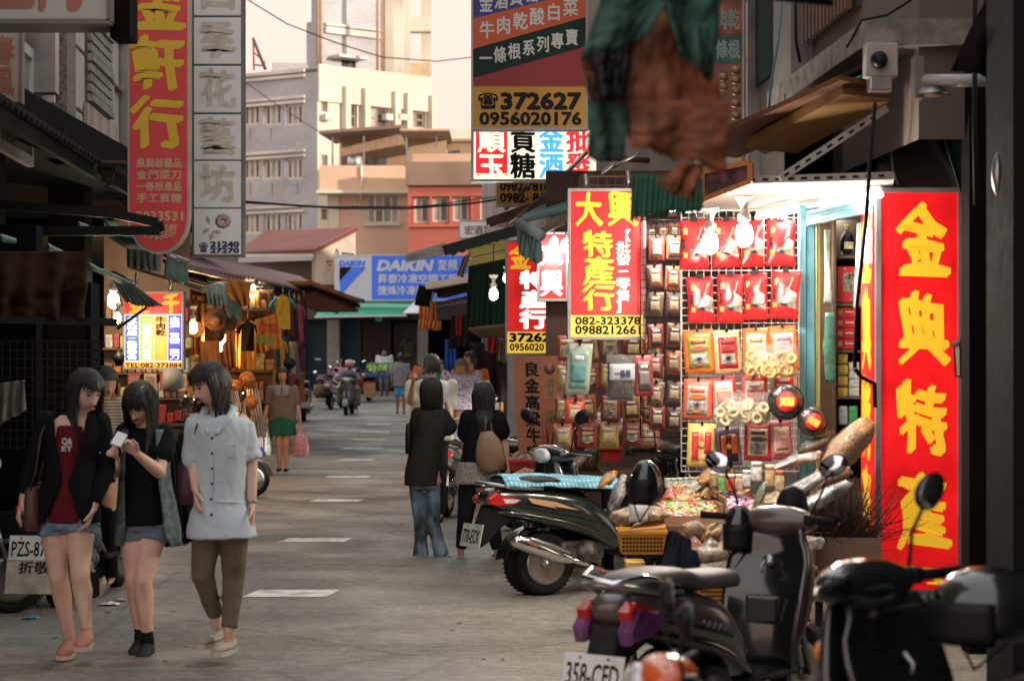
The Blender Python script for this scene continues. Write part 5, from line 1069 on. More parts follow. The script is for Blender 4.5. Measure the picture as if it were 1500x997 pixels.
OR, RD, CR_, GN, PK, BK, YE = (.7, .16, .03), (.6, .03, .04), (.7, .6, .42), (.28, .3, .06), (.55, .3, .3), (.03, .02, .02), (.8, .55, .12)
spec = [('orange edged packet with olive label, left end of the third row', 1001, 483, 1045, 547, OR, GN, (.3, .08, .04), 0), ('red labelled packet second in the third row', 1047, 484, 1087, 547, (.7, .4, .2), RD, (.25, .03, .03), 0),
        ('orange packet behind the ring cracker bag', 1088, 480, 1127, 548, OR, CR_, (.4, .2, .05), 0), ('orange framed packet at the right end of the third row', 1128, 478, 1169, 545, OR, (.6, .5, .5), (.45, .25, .3), 0),
        ('packet with grey label and orange pig print, left end of fourth row', 1001, 551, 1043, 610, (.65, .12, .06), (.4, .4, .38), OR, 0), ('red topped packet second in the fourth row', 1046, 548, 1083, 600, RD, CR_, (.5, .1, .05), 2), ('red packet with white title third in the fourth row', 1086, 549, 1126, 600, RD, (.6, .55, .5), (.5, .04, .05), 2), ('cream topped packet at the right end of the fourth row', 1129, 542, 1168, 590, (.6, .5, .35), RD, CR_, 2),
        ('yellow edged packet with red leaf print at the lower left', 1003, 617, 1045, 680, YE, (.85, .6, .25), RD, 1), ('dark brown packet with orange centre in the lowest row', 1050, 622, 1087, 678, (.2, .12, .25), BK, OR, 1), ('cream packet with black pig print in the lowest row', 1090, 621, 1130, 677, RD, (.72, .66, .5), BK, 0), ('pale packet with pink window at the lower right', 1131, 615, 1164, 672, (.55, .15, .2), (.6, .52, .35), PK, 2)]
for i, s_ in enumerate(spec): flatpack(s_[0], *s_[1:5], 13.28-.015*(i % 4), *s_[5:8], 40+i, style=s_[8])
def ringbag(label, x0, y0, x1, y1, Y, c, seed, nr=26):
    t = thing('cracker_bag', label, 'snack bag', P((x0+x1)/2, y1, Y)); k = Y/F; w_ = (x1-x0)*k; h = (y1-y0)*k; rs = random.Random(seed); mm = mat('cracker_%.2f' % c[1], c, .55, var=.25, vs=25)
    for i in range(nr):
        q = M(); R_ = .028; r_ = .012; c_ = V((rs.uniform(-w_*.42, w_*.42), rs.uniform(-.06, .0), rs.uniform(h*.1, h*.75))); rot = Matrix.Rotation(rs.uniform(0, 3), 3, 'Y')@Matrix.Rotation(rs.uniform(-.9, .9), 3, 'X')
        q.rings([[c_+rot@V(((R_+r_*cos(b))*cos(a), r_*sin(b), (R_+r_*cos(b))*sin(a))) for b in [j*PI/3 for j in range(6)]] for a in [i2*PI/5 for i2 in range(11)]], caps=False); q.build('cracker_ring', mm, t)
    pillow(-w_/2, 0, w_/2, h*1.1, .15, m_clear, 'wrap', t, seed=seed, y=-.03); return t
ringbag('clear bag of golden ring crackers across the third row', 1091, 508, 1166, 552, 13.1, (.75, .48, .16), 1, 34)
ringbag('clear bag of pale ring crackers across the fourth row', 1044, 578, 1127, 621, 13.1, (.8, .68, .42), 2, 34)
def roundcake(label, cx, cy, r, Y, seed, tilt=0):
    t = thing('round_packet', label, 'snack packet', P(cx, cy, Y)); R_ = r*Y/F
    M().lathe([(0, .04), (R_*.9, .035), (R_, .01), (R_, -.015), (R_*.9, -.035), (R_*.5, -.045), (0, -.047)], 26, axis='y').build('body', mat('black_crinkled_wrap', (.03, .03, .028), .25, var=.5, vs=20, bump=.9, bs=18, spec=.8), t)
    M().lathe([(0, -.055), (R_*.56, -.052), (R_*.57, -.046), (0, -.045)], 26, axis='y').build('label', m_pred, t); txt(t, '貢糖', -R_*.4, -R_*.22, R_*.4, R_*.25, YELP, y=-.056, bold=.06, brush=1, name='print'); t.rotation_euler = (0, tilt, 0)
YELP = mat('print_yellow', (.8, .6, .1), .4, var=.1)
roundcake('round black packet with red label on the mesh rack', 1151, 588, 27, 13.05, 1)
roundcake('tilted round black packet with red label right of the rack', 1190, 617, 22, 12.95, 2, .5)
def wiregrid(label, x0, y0, x1, y1, Y, st_, m_, r=.0022):
    t = thing('mesh_rack', label, 'rack', P((x0+x1)/2, y1, Y)); o = t.location; q = M(); k = Y/F
    x = x0
    while x <= x1: q.tube([P(x, y0, Y)-o, P(x, y1, Y)-o], r, 4, False); x += st_
    y = y0
    while y <= y1: q.tube([P(x0, y, Y)-o, P(x1, y, Y)-o], r, 4, False); y += st_
    q.build('wire_mesh', m_, t)['kind'] = 'stuff'
    for (a, b) in (((x0, y0), (x1, y0)), ((x1, y0), (x1, y1)), ((x1, y1), (x0, y1)), ((x0, y1), (x0, y0))): M().tube([P(*a, Y)-o, P(*b, Y)-o], r*2.4, 6).build('frame', m_, t)
    return t
wiregrid('white wire mesh rack holding the red pouches and packets', 998, 308, 1170, 690, 13.38, 11, m_whitep)
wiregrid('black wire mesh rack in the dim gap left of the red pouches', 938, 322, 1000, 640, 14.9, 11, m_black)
wiregrid('dull wire mesh rack behind the lower hanging packets', 826, 500, 945, 650, 15.6, 11, m_rust)
# dim racks full of small packets
rs = random.Random(5); rows_ = ('topmost', 'second', 'third', 'fourth', 'fifth', 'sixth', 'seventh')
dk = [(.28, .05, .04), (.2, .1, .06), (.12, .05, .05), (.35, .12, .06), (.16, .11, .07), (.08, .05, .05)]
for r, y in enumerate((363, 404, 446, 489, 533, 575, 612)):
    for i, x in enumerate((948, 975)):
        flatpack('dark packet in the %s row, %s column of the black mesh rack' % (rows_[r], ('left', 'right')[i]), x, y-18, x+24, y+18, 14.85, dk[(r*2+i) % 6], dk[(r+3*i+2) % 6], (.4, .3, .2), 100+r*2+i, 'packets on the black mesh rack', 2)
for r, y in enumerate((508, 552, 596, 636)):
    for i, x in enumerate((828, 860, 893, 926, 955)):
        c1 = [(.45, .06, .05), (.5, .3, .08), (.3, .08, .06), (.5, .14, .06)][(r+i) % 4]; c2 = [(.5, .4, .15), (.3, .1, .08), (.45, .35, .25), (.2, .06, .06)][(r*2+i) % 4]
        flatpack('small red and gold packet, %s row, %s from the left on the low rack' % (rows_[r], ('leftmost', 'second', 'third', 'fourth', 'rightmost')[i]), x-14, y-19, x+15, y+19, 15.5+.02*i, c1, c2, (.6, .45, .2), 200+r*5+i, 'packets on the low rack under the lit sign', (r+i) % 2*2)
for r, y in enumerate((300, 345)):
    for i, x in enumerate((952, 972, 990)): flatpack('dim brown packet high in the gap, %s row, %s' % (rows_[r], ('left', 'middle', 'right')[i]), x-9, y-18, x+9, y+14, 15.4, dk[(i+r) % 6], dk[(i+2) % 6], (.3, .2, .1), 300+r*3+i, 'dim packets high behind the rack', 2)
t = flatpack('tall green printed packet hanging under the phone 082-323378 sign', 830, 503, 866, 578, 14.8, (.36, .4, .32), (.2, .36, .3), (.1, .28, .26), 330, 'hanging packets', 2)
t = thing('hanging_bag', 'clear bag of dark dried food with a white label hanging under the lit sign', 'snack bag', P(909, 585, 14.7)); k = 14.7/F
pillow(-19*k, 0, 18*k, 55*k, .12, mat('dark_dried_food', (.045, .05, .025), .5, var=.6, vs=40, bump=1, bs=60), 'contents', t, seed=9); pillow(-21*k, -2*k, 21*k, 66*k, .14, m_clear, 'bag', t, seed=9); patch(-17*k, 28*k, 20*k, 52*k, mat('white_paper_label', (.6, .62, .66), .5, var=.1), 'label', t, y=-.07)
txt(t, '一條根', -10*k, 32*k, 14*k, 44*k, m_navy, y=-.086, name='print')
flatpack('flat dark packet with red edges right of the clear hanging bag', 930, 520, 958, 580, 14.7, (.4, .05, .05), (.12, .09, .08), (.25, .2, .18), 331, 'hanging packets', 2)
flatpack('red white packet low beside the pink wall strip', 828, 583, 858, 615, 14.9, (.65, .06, .04), (.7, .2, .12), (.7, .6, .4), 332, 'hanging packets', 2)
q = M(); a = P(821, 690, 15.9); b = P(838, 505, 15.9); q.box(a.x, 15.9, 0, b.x, 16.1, b.z); tag(q.build('pink_post', mat('pink_plaster', (.5, .25, .22), .8, dirt=.2)), 'pink plaster post behind the hanging green packet', 'post')
q = M(); a = P(800, 690, 17.6); b = P(1010, 250, 17.6); q.box(a.x, 17.6, 0, b.x, 17.8, b.z); tag(q.build('stall_back_wall', mat('dim_red_brown_wall', (.07, .035, .025), .9)), 'dim wall behind the packet racks', 'wall')
wiregrid('rusty wire lattice high behind the hanging lit sign', 850, 258, 1020, 340, 17.4, 13, m_rust, .005)

# ---------- tables, baskets, piles ----------
def tablebox(label, x0, x1, y, Y0, Y1, m_=None):
    a, b = P(x0, y, Y0), P(x1, y, Y0); t = thing('stall_table', label, 'table', V(((a.x+b.x)/2, Y0, 0))); w_ = (b.x-a.x)/2; z = a.z
    M().box(-w_, 0, z-.03, w_, Y1-Y0, z).build('tabletop', m_ or m_wood, t)
    for sx in (-1, 1):
        for yy in (.03, Y1-Y0-.07): M().box(sx*(w_-.05)-.02, yy, 0, sx*(w_-.05)+.02, yy+.04, z-.03).build('leg', m_tin, t)
    return t
tablebox('long stall table under the candy boxes and jars', 965, 1180, 770, 12.5, 13.2); tablebox('low table under the red tray beside the brown board', 745, 905, 712, 16.3, 17.0); tablebox('low stall table behind the dark head-on scooter', 880, 1000, 690, 16.0, 16.6)
tablebox('low plank table carrying the mushroom bags', 985, 1080, 852, 11.0, 11.6); tablebox('stall table under the cardboard box and twigs', 1120, 1320, 850, 11.7, 12.3)
def basket(label, x0, y0, x1, y1, Y, dep, m_, lat=True):
    t = thing('plastic_basket', label, 'basket', P((x0+x1)/2, y1, Y)); k = Y/F; w_ = (x1-x0)*k/2; h = (y1-y0)*k; n_ = 12
    rs_ = []
    for (z, s_) in ((0, .84), (h, 1), (h+.008, 1.03), (h+.008, .98), (.01, .82)): rs_.append([V((w_*s_*sx, dep/2+dep/2*s_*sy, z)) for sx, sy in ((-1, -1), (1, -1), (1, 1), (-1, 1))])
    M().rings(rs_, caps=True, smooth=False).build('body', m_, t, fix=True)
    if lat:
        q = M()
        for i in range(n_):
            for j in range(4): xx = lerp(-w_*.85, w_*.85, (i+.5)/n_); zz = h*(.12+.18*j); yf = dep/2-dep/2*lerp(.84, 1, zz/h)-.001; q.box(xx-w_*.05, yf-.003, zz, xx+w_*.05, yf, zz+h*.1)
        q.build('lattice_hole', m_ink, t)['kind'] = 'stuff'
    M().box(-w_*1.03, -.012-.0, h-.015, w_*1.03, .0, h+.01, bev=.004).build('rim', m_, t); return t
m_bask = mat('orange_plastic', (.62, .28, .03), .45, var=.05); m_baskr = mat('red_plastic', (.5, .03, .03), .4, var=.05)
basket('orange plastic basket in front of the bagged peanuts', 906, 779, 977, 812, 12.3, .3, m_bask); basket('second orange basket half hidden behind the near scooter seat', 1022, 850, 1072, 885, 10.9, .3, m_bask)
basket('shallow red tray on the table beside the brown board', 744, 674, 806, 690, 16.2, .4, m_baskr, False); basket('small red plastic basket of dried goods by the head-on scooter', 880, 656, 912, 676, 16.2, .2, m_baskr, False)
def pile(name, label, cat, x0, y0, x1, y1, Y, dep, cols, n_, r, kind='stuff', seed=0, elong=1.6):
    rs = random.Random(seed); ms = [mat('bit_%.2f_%.2f_%.2f' % c, c, .4, var=.15, vs=40, spec=.6) for c in cols]; q = M(); a = P(x0, y1, Y); b = P(x1, y0, Y)
    for i in range(n_):
        u, v = rs.random(), rs.random(); c = V((lerp(a.x, b.x, u), Y+dep*v, a.z+(b.z-a.z)*v*.9+rs.uniform(0, r)))
        d = V((rs.gauss(0, 1), rs.gauss(0, 1), rs.gauss(0, .4))).normalized()*r*elong; q.cur = rs.randrange(len(ms)); q.capsule([c-d*.5, c+d*.5], r*rs.uniform(.7, 1.1), 6)
    o = q.build(name, ms); tag(o, label, cat, None, kind); return o
def crate(label, x0, y0, x1, y1, Y, dep, m_):
    t = thing('display_box', label, 'box', P((x0+x1)/2, y1, Y)); a, b = P(x0, y1, Y)-t.location, P(x1, y0, Y)-t.location; h = b.z*.9
    for (p, q_, r_, s_) in ((a.x, 0, b.x, .012), (a.x, dep-.012, b.x, dep), (a.x, .012, a.x+.012, dep-.012), (b.x-.012, .012, b.x, dep-.012)):
        hh = h if q_ else h*.55
        M().box(p, q_, 0, r_, s_, hh).build('side', m_, t)
    M().box(a.x, 0, -.01, b.x, dep, 0).build('bottom', m_, t); t.rotation_euler = (0, 0, 0); return t
m_card = mat('cardboard', (.38, .22, .11), .8, vs=6, var=.08, bump=.1); m_cardd = mat('dull_cardboard', (.24, .15, .1), .85, vs=5, dirt=.2)
crate('left candy box holding pink and green sweets', 965, 735, 1060, 775, 12.55, .45, m_card); crate('right candy box holding pink and white sweets', 1062, 725, 1120, 765, 12.6, .4, m_card)
pile('candies', 'heap of pink, red and green wrapped sweets in the left candy box', 'sweets', 968, 742, 1058, 768, 12.6, .4, [(.75, .1, .22), (.8, .45, .5), (.25, .6, .08), (.75, .7, .65), (.7, .05, .05), (.3, .65, .15)], 330, .013, seed=1)
pile('candies', 'heap of pink and white sweets in the right candy box', 'sweets', 1064, 730, 1118, 758, 12.65, .35, [(.75, .25, .45), (.75, .7, .68), (.6, .1, .2), (.4, .3, .5)], 200, .012, seed=2)
pile('nut_rolls', 'heap of beige nut rolls under the row of white jars', 'nuts', 985, 712, 1025, 735, 13.0, .25, [(.6, .36, .18), (.5, .28, .12), (.7, .5, .3)], 120, .012, seed=3)
pile('nut_rolls', 'heap of brown nuts right of the beige rolls', 'nuts', 1028, 700, 1062, 730, 13.05, .25, [(.42, .2, .07), (.5, .28, .12), (.3, .15, .06)], 120, .011, seed=4)
def jar(label, x, y, w_, h_, Y, cbody, clid, grp='jars on the candy table'):
    t = thing('jar', label, 'jar', P(x, y, Y), 0, grp); k = Y/F; r = w_*k/2; h = h_*k
    M().lathe([(0, 0), (r*.9, 0), (r, h*.08), (r, h*.68), (r*.8, h*.78), (r*.8, h*.8), (0, h*.8)], 14).build('body', mat('jar_%.2f_%.2f' % cbody[:2], cbody, .2, var=.3, vs=30, spec=.8), t); M().lathe([(0, h*.8), (r*.95, h*.8), (r*.97, h), (0, h*1.01)], 14).build('lid', mat('lid_%.2f' % clid[0], clid, .4, var=.05), t)
for i in range(6): jar('white lidded jar, %s from the left in the row behind the nuts' % ('leftmost', 'second', 'third', 'fourth', 'fifth', 'rightmost')[i], 978+i*9, 714-i*.4, 9, 14, 13.25, (.55, .62, .55), (.62, .7, .64))
for i, (x, y, w_, h_, cb, cl, lab) in enumerate(((1045, 712, 12, 22, (.45, .3, .15), (.78, .76, .72), 'brown jar with white lid left of the red jar'), (1057, 716, 12, 24, (.2, .45, .15), (.78, .76, .72), 'green jar with white lid'), (1070, 718, 13, 24, (.7, .1, .03), (.8, .78, .74), 'red orange jar with white lid'), (1083, 716, 12, 22, (.6, .5, .3), (.78, .76, .72), 'cream jar with white lid'), (1094, 712, 13, 24, (.75, .73, .68), (.8, .78, .74), 'plain white tub on the candy table'), (1108, 704, 17, 28, (.7, .68, .62), (.8, .78, .74), 'large white tub behind the green bag'), (1128, 712, 15, 32, (.6, .42, .2), (.75, .6, .4), 'amber jar right of the white tubs'), (1142, 718, 14, 30, (.6, .5, .32), (.6, .2, .1), 'jar with a red brown lid'))): jar(lab, x, y, w_, h_, 13.0-.02*i, cb, cl)
def gbag(label, pts, Y, fat, m_, wrap=True, wl=1.12, seed=0, cat='goods bag', ends=True, lab_=None):
    """fat bag along a pixel polyline with half width in pixels at each point"""
    c0 = P(pts[0][0], pts[0][1], Y); t = thing('goods_bag', label, cat, c0); k = Y/F
    for nm, mm, s_ in (('contents', m_, 1), ('wrap', m_clear, wl)) if wrap else (('bag', m_, 1),):
        q = M(); pp = [P(p[0], p[1], Y+.03*math.sin(i))-c0 for i, p in enumerate(pts)]; rr = [p[2]*k*s_ for p in pts]
        if nm == 'wrap': pp = [pp[0]+(pp[0]-pp[1])*.25]+pp+[pp[-1]+(pp[-1]-pp[-2])*.35]; rr = [rr[0]*.55]+rr+[rr[-1]*.35]
        q.capsule(pp, rr, 16, flat=fat); rs = random.Random(seed)
        q.v = [tuple(V(v)+V((1, 1, 1))*noise.noise(V(v)*14+V((seed, 0, 0)))*.03-V((0, -1, .6))*abs(noise.noise(V(v)*17+V((0, seed, 0))))*.045+V((1, -1, 0))*noise.noise(V(v)*45+V((seed, 0, 0)))*.014) for v in q.v]; q.build(nm, mm, t)
    if lab_: a = V(pts[len(pts)//2][:2]+(0,)); patch(-.06, -.05, .05, .06, lab_, 'label', t, y=-.02).location = P(pts[1][0], pts[1][1], Y)-c0+V((0, -pts[1][2]*k*fat*1.05, 0))
    return t
m_shred = mat('brown_shreds', (.5, .25, .1), .6, var=.35, vs=70, bump=1, bs=50); m_mush = mat('pale_brown_crisps', (.45, .3, .17), .7, var=.45, vs=28, bump=1, bs=45); m_floss = mat('orange_floss', (.55, .24, .05), .9, var=.3, vs=30, bump=1, bs=60)
m_silver = mat('silvery_wrap', (.5, .5, .5), .25, var=.5, vs=12, bump=1, bs=14, spec=.9); m_herb = mat('dark_herb', (.10, .07, .035), .8, var=.6, vs=40, bump=1, bs=60); m_speck = mat('speckled_dried_goods', (.3, .18, .09), .7, var=.9, vs=45, bump=1, bs=50)
G = [('big clear bag of brown shreds leaning right of the doorway', [(1210, 690, 16), (1235, 660, 26), (1262, 632, 22)], 12.3, .8, m_shred), ('white crumpled plastic bag above the tall red sign box', [(1130, 752, 12), (1165, 722, 18), (1200, 698, 12)], 12.0, .7, m_silver), ('second silvery bag with dark contents beside the twigs', [(1170, 745, 12), (1205, 728, 16), (1236, 712, 9)], 11.9, .7, m_silver),
     ('bagged brown crisps on the orange basket', [(905, 757, 12), (935, 750, 15), (968, 750, 12)], 12.35, .9, m_mush), ('grey patterned cloth bag behind the bagged crisps', [(898, 738, 10), (906, 718, 12), (910, 702, 7)], 12.9, .7, mat('patterned_grey_cloth', (.4, .4, .36), .8, var=.5, vs=60)),
     ('upper bag of mushrooms on the low table', [(1008, 815, 14), (1035, 812, 16), (1064, 808, 12)], 11.0, .9, m_mush), ('lower bag of mushrooms on the low table', [(1002, 838, 12), (1030, 836, 13), (1060, 838, 12)], 10.9, .9, mat('dark_crisps', (.22, .13, .09), .7, var=.6, vs=35, bump=1, bs=45)), ('bag of crisps behind the shiny mirror', [(1090, 800, 14), (1115, 790, 18), (1140, 780, 14)], 11.6, .9, m_mush),
     ('tangled orange meat floss bag below the red tray', [(752, 697, 7), (770, 692, 11), (790, 697, 8)], 15.9, .9, m_floss), ('small pale bag at the left of the red tray', [(752, 671, 6), (762, 664, 8), (772, 668, 6)], 16.3, .9, m_mush), ('cream bag in the red tray', [(776, 672, 7), (786, 667, 8), (797, 672, 5)], 16.3, .9, mat('cream_bag', (.55, .45, .3), .6, var=.3, vs=20)),
     ('long bag of dried fish leaning against the brown board', [(800, 678, 7), (815, 650, 9), (828, 622, 8), (838, 606, 5)], 16.2, .7, m_speck), ('second long clear bag leaning below the first', [(785, 688, 7), (806, 680, 10), (828, 666, 8)], 15.9, .7, m_speck), ('clear bag with a dark stripe under the speckled bag', [(812, 694, 8), (832, 684, 13), (850, 672, 9)], 15.6, .7, m_speck),
     ('big speckled bag with a white label near the pink post', [(838, 662, 15), (850, 636, 19), (862, 600, 14)], 16.3, .7, m_speck), ('second big bag with a cream label', [(868, 640, 12), (880, 615, 15), (886, 598, 12)], 16.5, .7, m_mush), ('grey clear bag behind the head-on scooter', [(905, 630, 12), (922, 615, 15), (940, 608, 8)], 16.3, .7, m_silver),
     ('clear bag of peanuts at the rack foot', [(1030, 702, 10), (1045, 694, 14), (1062, 690, 10)], 13.1, .8, m_floss), ('herb bag left of the rack foot', [(925, 660, 10), (950, 650, 16), (975, 655, 12)], 16.2, .8, m_herb), ('clear wrapped tray above the rack foot', [(1140, 680, 8), (1165, 672, 12), (1192, 668, 9)], 12.9, .6, m_silver), ('dark bag of balls below the tilted round packet', [(1178, 655, 10), (1195, 648, 13), (1210, 640, 9)], 12.95, .7, m_herb), ('brown bag at the foot of the big shreds bag', [(1195, 715, 10), (1215, 700, 14), (1240, 690, 10)], 12.2, .8, m_shred),
     ('cloth bundle on the stall table right of the jars', [(1120, 735, 9), (1138, 728, 12), (1155, 728, 8)], 12.8, .8, mat('beige_bundle', (.5, .36, .2), .7, var=.4, vs=20)), ('green net bag hanging by the jars', [(1106, 745, 6), (1114, 722, 8), (1122, 706, 5)], 12.5, .7, mat('green_net_bag', (.14, .2, .05), .6, var=.7, vs=40)), ('orange bagged goods between crisps and seat', [(885, 705, 6), (890, 700, 9), (896, 696, 6)], 13.4, .8, m_floss)]
for i, g_ in enumerate(G): gbag(g_[0], g_[1], g_[2], g_[3], g_[4], seed=i, lab_=m_pwhite if i in (14, 15, 3) else None)
q = thing('flat_carton', 'flat orange brown carton tray over the orange basket', 'carton', P(950, 780, 12.3)); M().add([P(922, 776, 12.3)-q.location, P(975, 772, 12.3)-q.location, P(972, 752, 12.5)-q.location, P(930, 766, 12.5)-q.location]+[P(922, 779, 12.3)-q.location, P(975, 776, 12.3)-q.location, P(972, 756, 12.5)-q.location, P(930, 770, 12.5)-q.location], [(0, 1, 2, 3), (4, 7, 6, 5), (0, 4, 5, 1), (1, 5, 6, 2), (2, 6, 7, 3), (3, 7, 4, 0)]).build('tray', mat('orange_card', (.55, .25, .09), .6), q)
bx2 = thing('cardboard_box', 'open brown cardboard box of dry twigs beside the tall red sign', 'box', P(1243, 850, 11.9)); k = 11.9/F
for (x0, y0, x1, y1) in ((-.19, 0, .19, .012), (-.19, .29, .19, .3), (-.19, .012, -.178, .29), (.178, .012, .19, .29)): M().box(x0, y0, 0, x1, y1, .25).build('side', m_cardd, bx2)
M().box(-.18, .02, .0, .18, .28, .01).build('bottom', m_cardd, bx2); bx2.rotation_euler = (0, 0, -.12)
tw = M(); rs = random.Random(3)
for i in range(420):
    b = V((rs.uniform(-.15, .15), rs.uniform(.03, .25), .2)); d = V((rs.gauss(0, .45), rs.gauss(0, .25), rs.uniform(.35, 1))).normalized(); L = rs.uniform(.16, .46); p = [b]
    for s_ in range(4): d = (d+V((rs.gauss(0, .22), rs.gauss(0, .2), rs.gauss(-.02, .16)))).normalized(); p.append(p[-1]+d*L/4)
    tw.tube(p, [.0035, .003, .0025, .002, .0012], 3, False)
o = tw.build('dry_twigs', mat('dark_dry_twig', (.07, .028, .015), .8, var=.4)); o.location = bx2.location; tag(o, 'tangle of dark dry twigs bursting from the cardboard box', 'dried plants', None, 'stuff')
tw = M()
for i in range(160):
    b = V((rs.uniform(-.09, .12), rs.uniform(0, .15), 0)); d = V((rs.gauss(.35, .2), rs.gauss(0, .1), 1)).normalized(); L = rs.uniform(.2, .5); tw.tube([b, b+d*L*.5+V((rs.uniform(-.01, .01),)*3), b+d*L], .0022, 3, False)
o = tw.build('dried_stems', mat('dark_red_stem', (.14, .05, .03), .8, var=.4)); o.location = P(812, 688, 15.8); tag(o, 'bundle of dark red dried stems leaning beside the brown board', 'dried plants', None, 'stuff')
pot = thing('herb_tub', 'clear tub of green topped dried roots by the red basket', 'tub', P(858, 690, 16.35)); k = 16.35/F
M().lathe([(0, 0), (17*k, 0), (20*k, 35*k), (18*k, 35*k), (0, 33*k)], 16).build('tub', mat('clear_brown_tub', (.2, .13, .07), .3, var=.6, vs=40, stretch=(3, 3, .4)), pot)
q = M()
for i in range(120): a = rs.uniform(0, 6.3); r_ = rs.uniform(0, 17*k); b = V((r_*cos(a), r_*sin(a), 33*k)); q.tube([b, b+V((rs.gauss(0, .02), rs.gauss(0, .02), rs.uniform(.02, .06)))], .003, 3, False)
q.build('herb_tops', mat('herb_green', (.2, .3, .08), .7, var=.6, vs=40), pot)['kind'] = 'stuff'
# ---------- right hand awnings further up the street ----------
t = thing('shop_awning', 'dark red brown awning front beam left of the phone 082-323378 sign', 'awning', P(728, 328, 19)); o = t.location
bar('front_beam', P(727, 326, 19.4)-o, P(840, 288, 18.6)-o, .25, .07, mat('dark_red_brown', (.09, .03, .03), .6, dirt=.3), t); bar('beam', P(729, 331, 19.4)-o, P(840, 294, 18.6)-o, .2, .03, m_rust, t); bar('strut', P(740, 306, 19.2)-o, P(775, 270, 18.8)-o, .03, .03, m_steel, t)
t = thing('shop_awning', 'green cloth roller awning with a torn drop in front of the small red sign', 'awning', P(760, 325, 16.8)); o = t.location
canopy('canopy', [P(758, 324, 16.8)-o, P(835, 306, 16.6)-o, P(836, 284, 18.2)-o, P(772, 310, 18.2)-o], mat('grey_green_canvas', (.07, .14, .12), .8, dirt=.3), t); M().tube([P(759, 327, 16.75)-o, P(793, 345, 16.4)-o], .045, 10).build('roller', m_val2, t)
cloth('drop', P(759, 330, 16.75)-o, P(792, 348, 16.4)-o, P(791, 390, 16.4)-o, P(760, 375, 16.75)-o, m_val, t, wav=.02, folds=6, rag=.15, seed=8); bar('arm', P(793, 340, 16.5)-o, P(835, 318, 16.4)-o, .05, .05, mat('brown_iron', (.12, .07, .04), .6), t)
t = thing('shop_awning', 'dark ribbed awning dipping over the blue sign, its end a comb of ribs', 'awning', P(660, 360, 24)); o = t.location
canopy('canopy', [P(652, 366, 24)-o, P(757, 336, 24)-o, P(757, 341, 29)-o, P(655, 372, 29)-o], m_tin, t, corr=8)
bar('front_beam', P(650, 367, 23.9)-o, P(758, 337, 23.9)-o, .08, .12, m_black, t)
for i in range(4):
    a = P(594, 374+i*3.4-i*.5, 23.8+i*.3)-o; b = P(653, 357+i*4.5, 23.8+i*.3)-o; bar('rib', a, b, .09, .018, m_black, t)
    q = M()
    for j in range(26): p = a.lerp(b, (j+.5)/26); q.box(p.x-.006, p.y-.05, p.z-.016, p.x+.006, p.y+.05, p.z+.018)
    q.build('rib_teeth', m_steel, t)['kind'] = 'stuff'
bar('yellow_beam', P(686, 372, 24.2)-o, P(742, 358, 24.2)-o, .1, .1, mat('yellow_beam', (.6, .45, .12), .6, dirt=.3), t); bar('yellow_beam', P(683, 386, 24.4)-o, P(742, 374, 24.4)-o, .1, .07, mat('yellow_beam', (.6, .45, .12), .6), t); canopy('lining', [P(690, 366, 24.3)-o, P(742, 350, 24.3)-o, P(742, 362, 27)-o, P(690, 376, 27)-o], mat('pale_lining', (.4, .36, .25), .8), t)
cloth('torn_strip', P(678, 376, 23.7)-o, P(690, 370, 23.7)-o, P(676, 412, 23.7)-o, P(668, 408, 23.7)-o, mat('brown_rag', (.12, .08, .06), .9, bump=.5), t, wav=.03, folds=2, rag=.3, nu=12)
cu = thing('green_curtain', 'dark green curtain hung behind the green tinted bulb', 'curtain', P(685, 375, 24.6)); o = cu.location
cloth('cloth', P(688, 382, 24.6)-o, P(742, 368, 24.4)-o, P(742, 482, 24.4)-o, P(683, 478, 24.6)-o, mat('dark_green_curtain', (.02, .055, .035), .85, bump=.3, bs=40, vs=20, stretch=(4, 4, .5)), cu, wav=.03, folds=7, nu=64)
bd = canopy('curtain_hem_board', [P(686, 480, 24.2), P(742, 472, 24.1), P(742, 492, 24.3), P(706, 492, 24.6)], mat('hem_brown', (.12, .07, .03), .8)); tag(bd, 'brown board under the dark green curtain', 'board')
t = thing('shop_awning', 'grey tin awning above the hanging orange cloth', 'awning', P(650, 430, 33)); o = t.location
canopy('canopy', [P(629, 424, 33)-o, P(688, 412, 32)-o, P(688, 418, 38)-o, P(634, 428, 38)-o], m_tin, t); bar('edge', P(628, 419, 32.8)-o, P(688, 408, 31.9)-o, .12, .1, m_whitep, t); bar('under_beam', P(646, 430, 33)-o, P(686, 420, 32.6)-o, .2, .13, m_tin, t); bar('under_beam', P(640, 446, 36)-o, P(690, 436, 34)-o, .1, .07, m_steel, t); bar('arm', P(634, 428, 32.7)-o, P(628, 468, 32.9)-o, .03, .03, m_steel, t); M().tube([P(624, 420, 33)-o, P(619, 440, 33)-o, P(618, 448, 33)-o], .12, 8).build('rag', m_dark, t)
oc = cloth('orange_cloth', P(614, 444, 34), P(638, 442, 34), P(641, 478, 34), P(615, 478, 34), mat('orange_cloth', (.75, .25, .04), .8, bump=.3, bs=30, dirt=.2), None, wav=.05, folds=4, rag=.1); tag(oc, 'torn orange cloth hanging over the far right stalls', 'cloth')
oc = cloth('orange_fringe', P(614, 468, 33.8), P(647, 470, 33.8), P(645, 485, 33.8), P(614, 484, 33.8), mat('orange_fringe', (.7, .28, .08), .8, bump=.5, bs=40), None, wav=.05, folds=6, rag=.3, nu=60); tag(oc, 'orange fringed valance at the foot of the torn orange cloth', 'cloth')
q = M(); q.rings([[ST(34, 2.3, z), ST(60, 2.3, z+.3), ST(60, 3.2, z+.4), ST(34, 3.2, z+.1)] for z in (2.9, 2.95)], smooth=False); tag(q.build('far_tin_roof', m_tin, fix=True), 'dark tin roof over the far right stalls', 'roof')
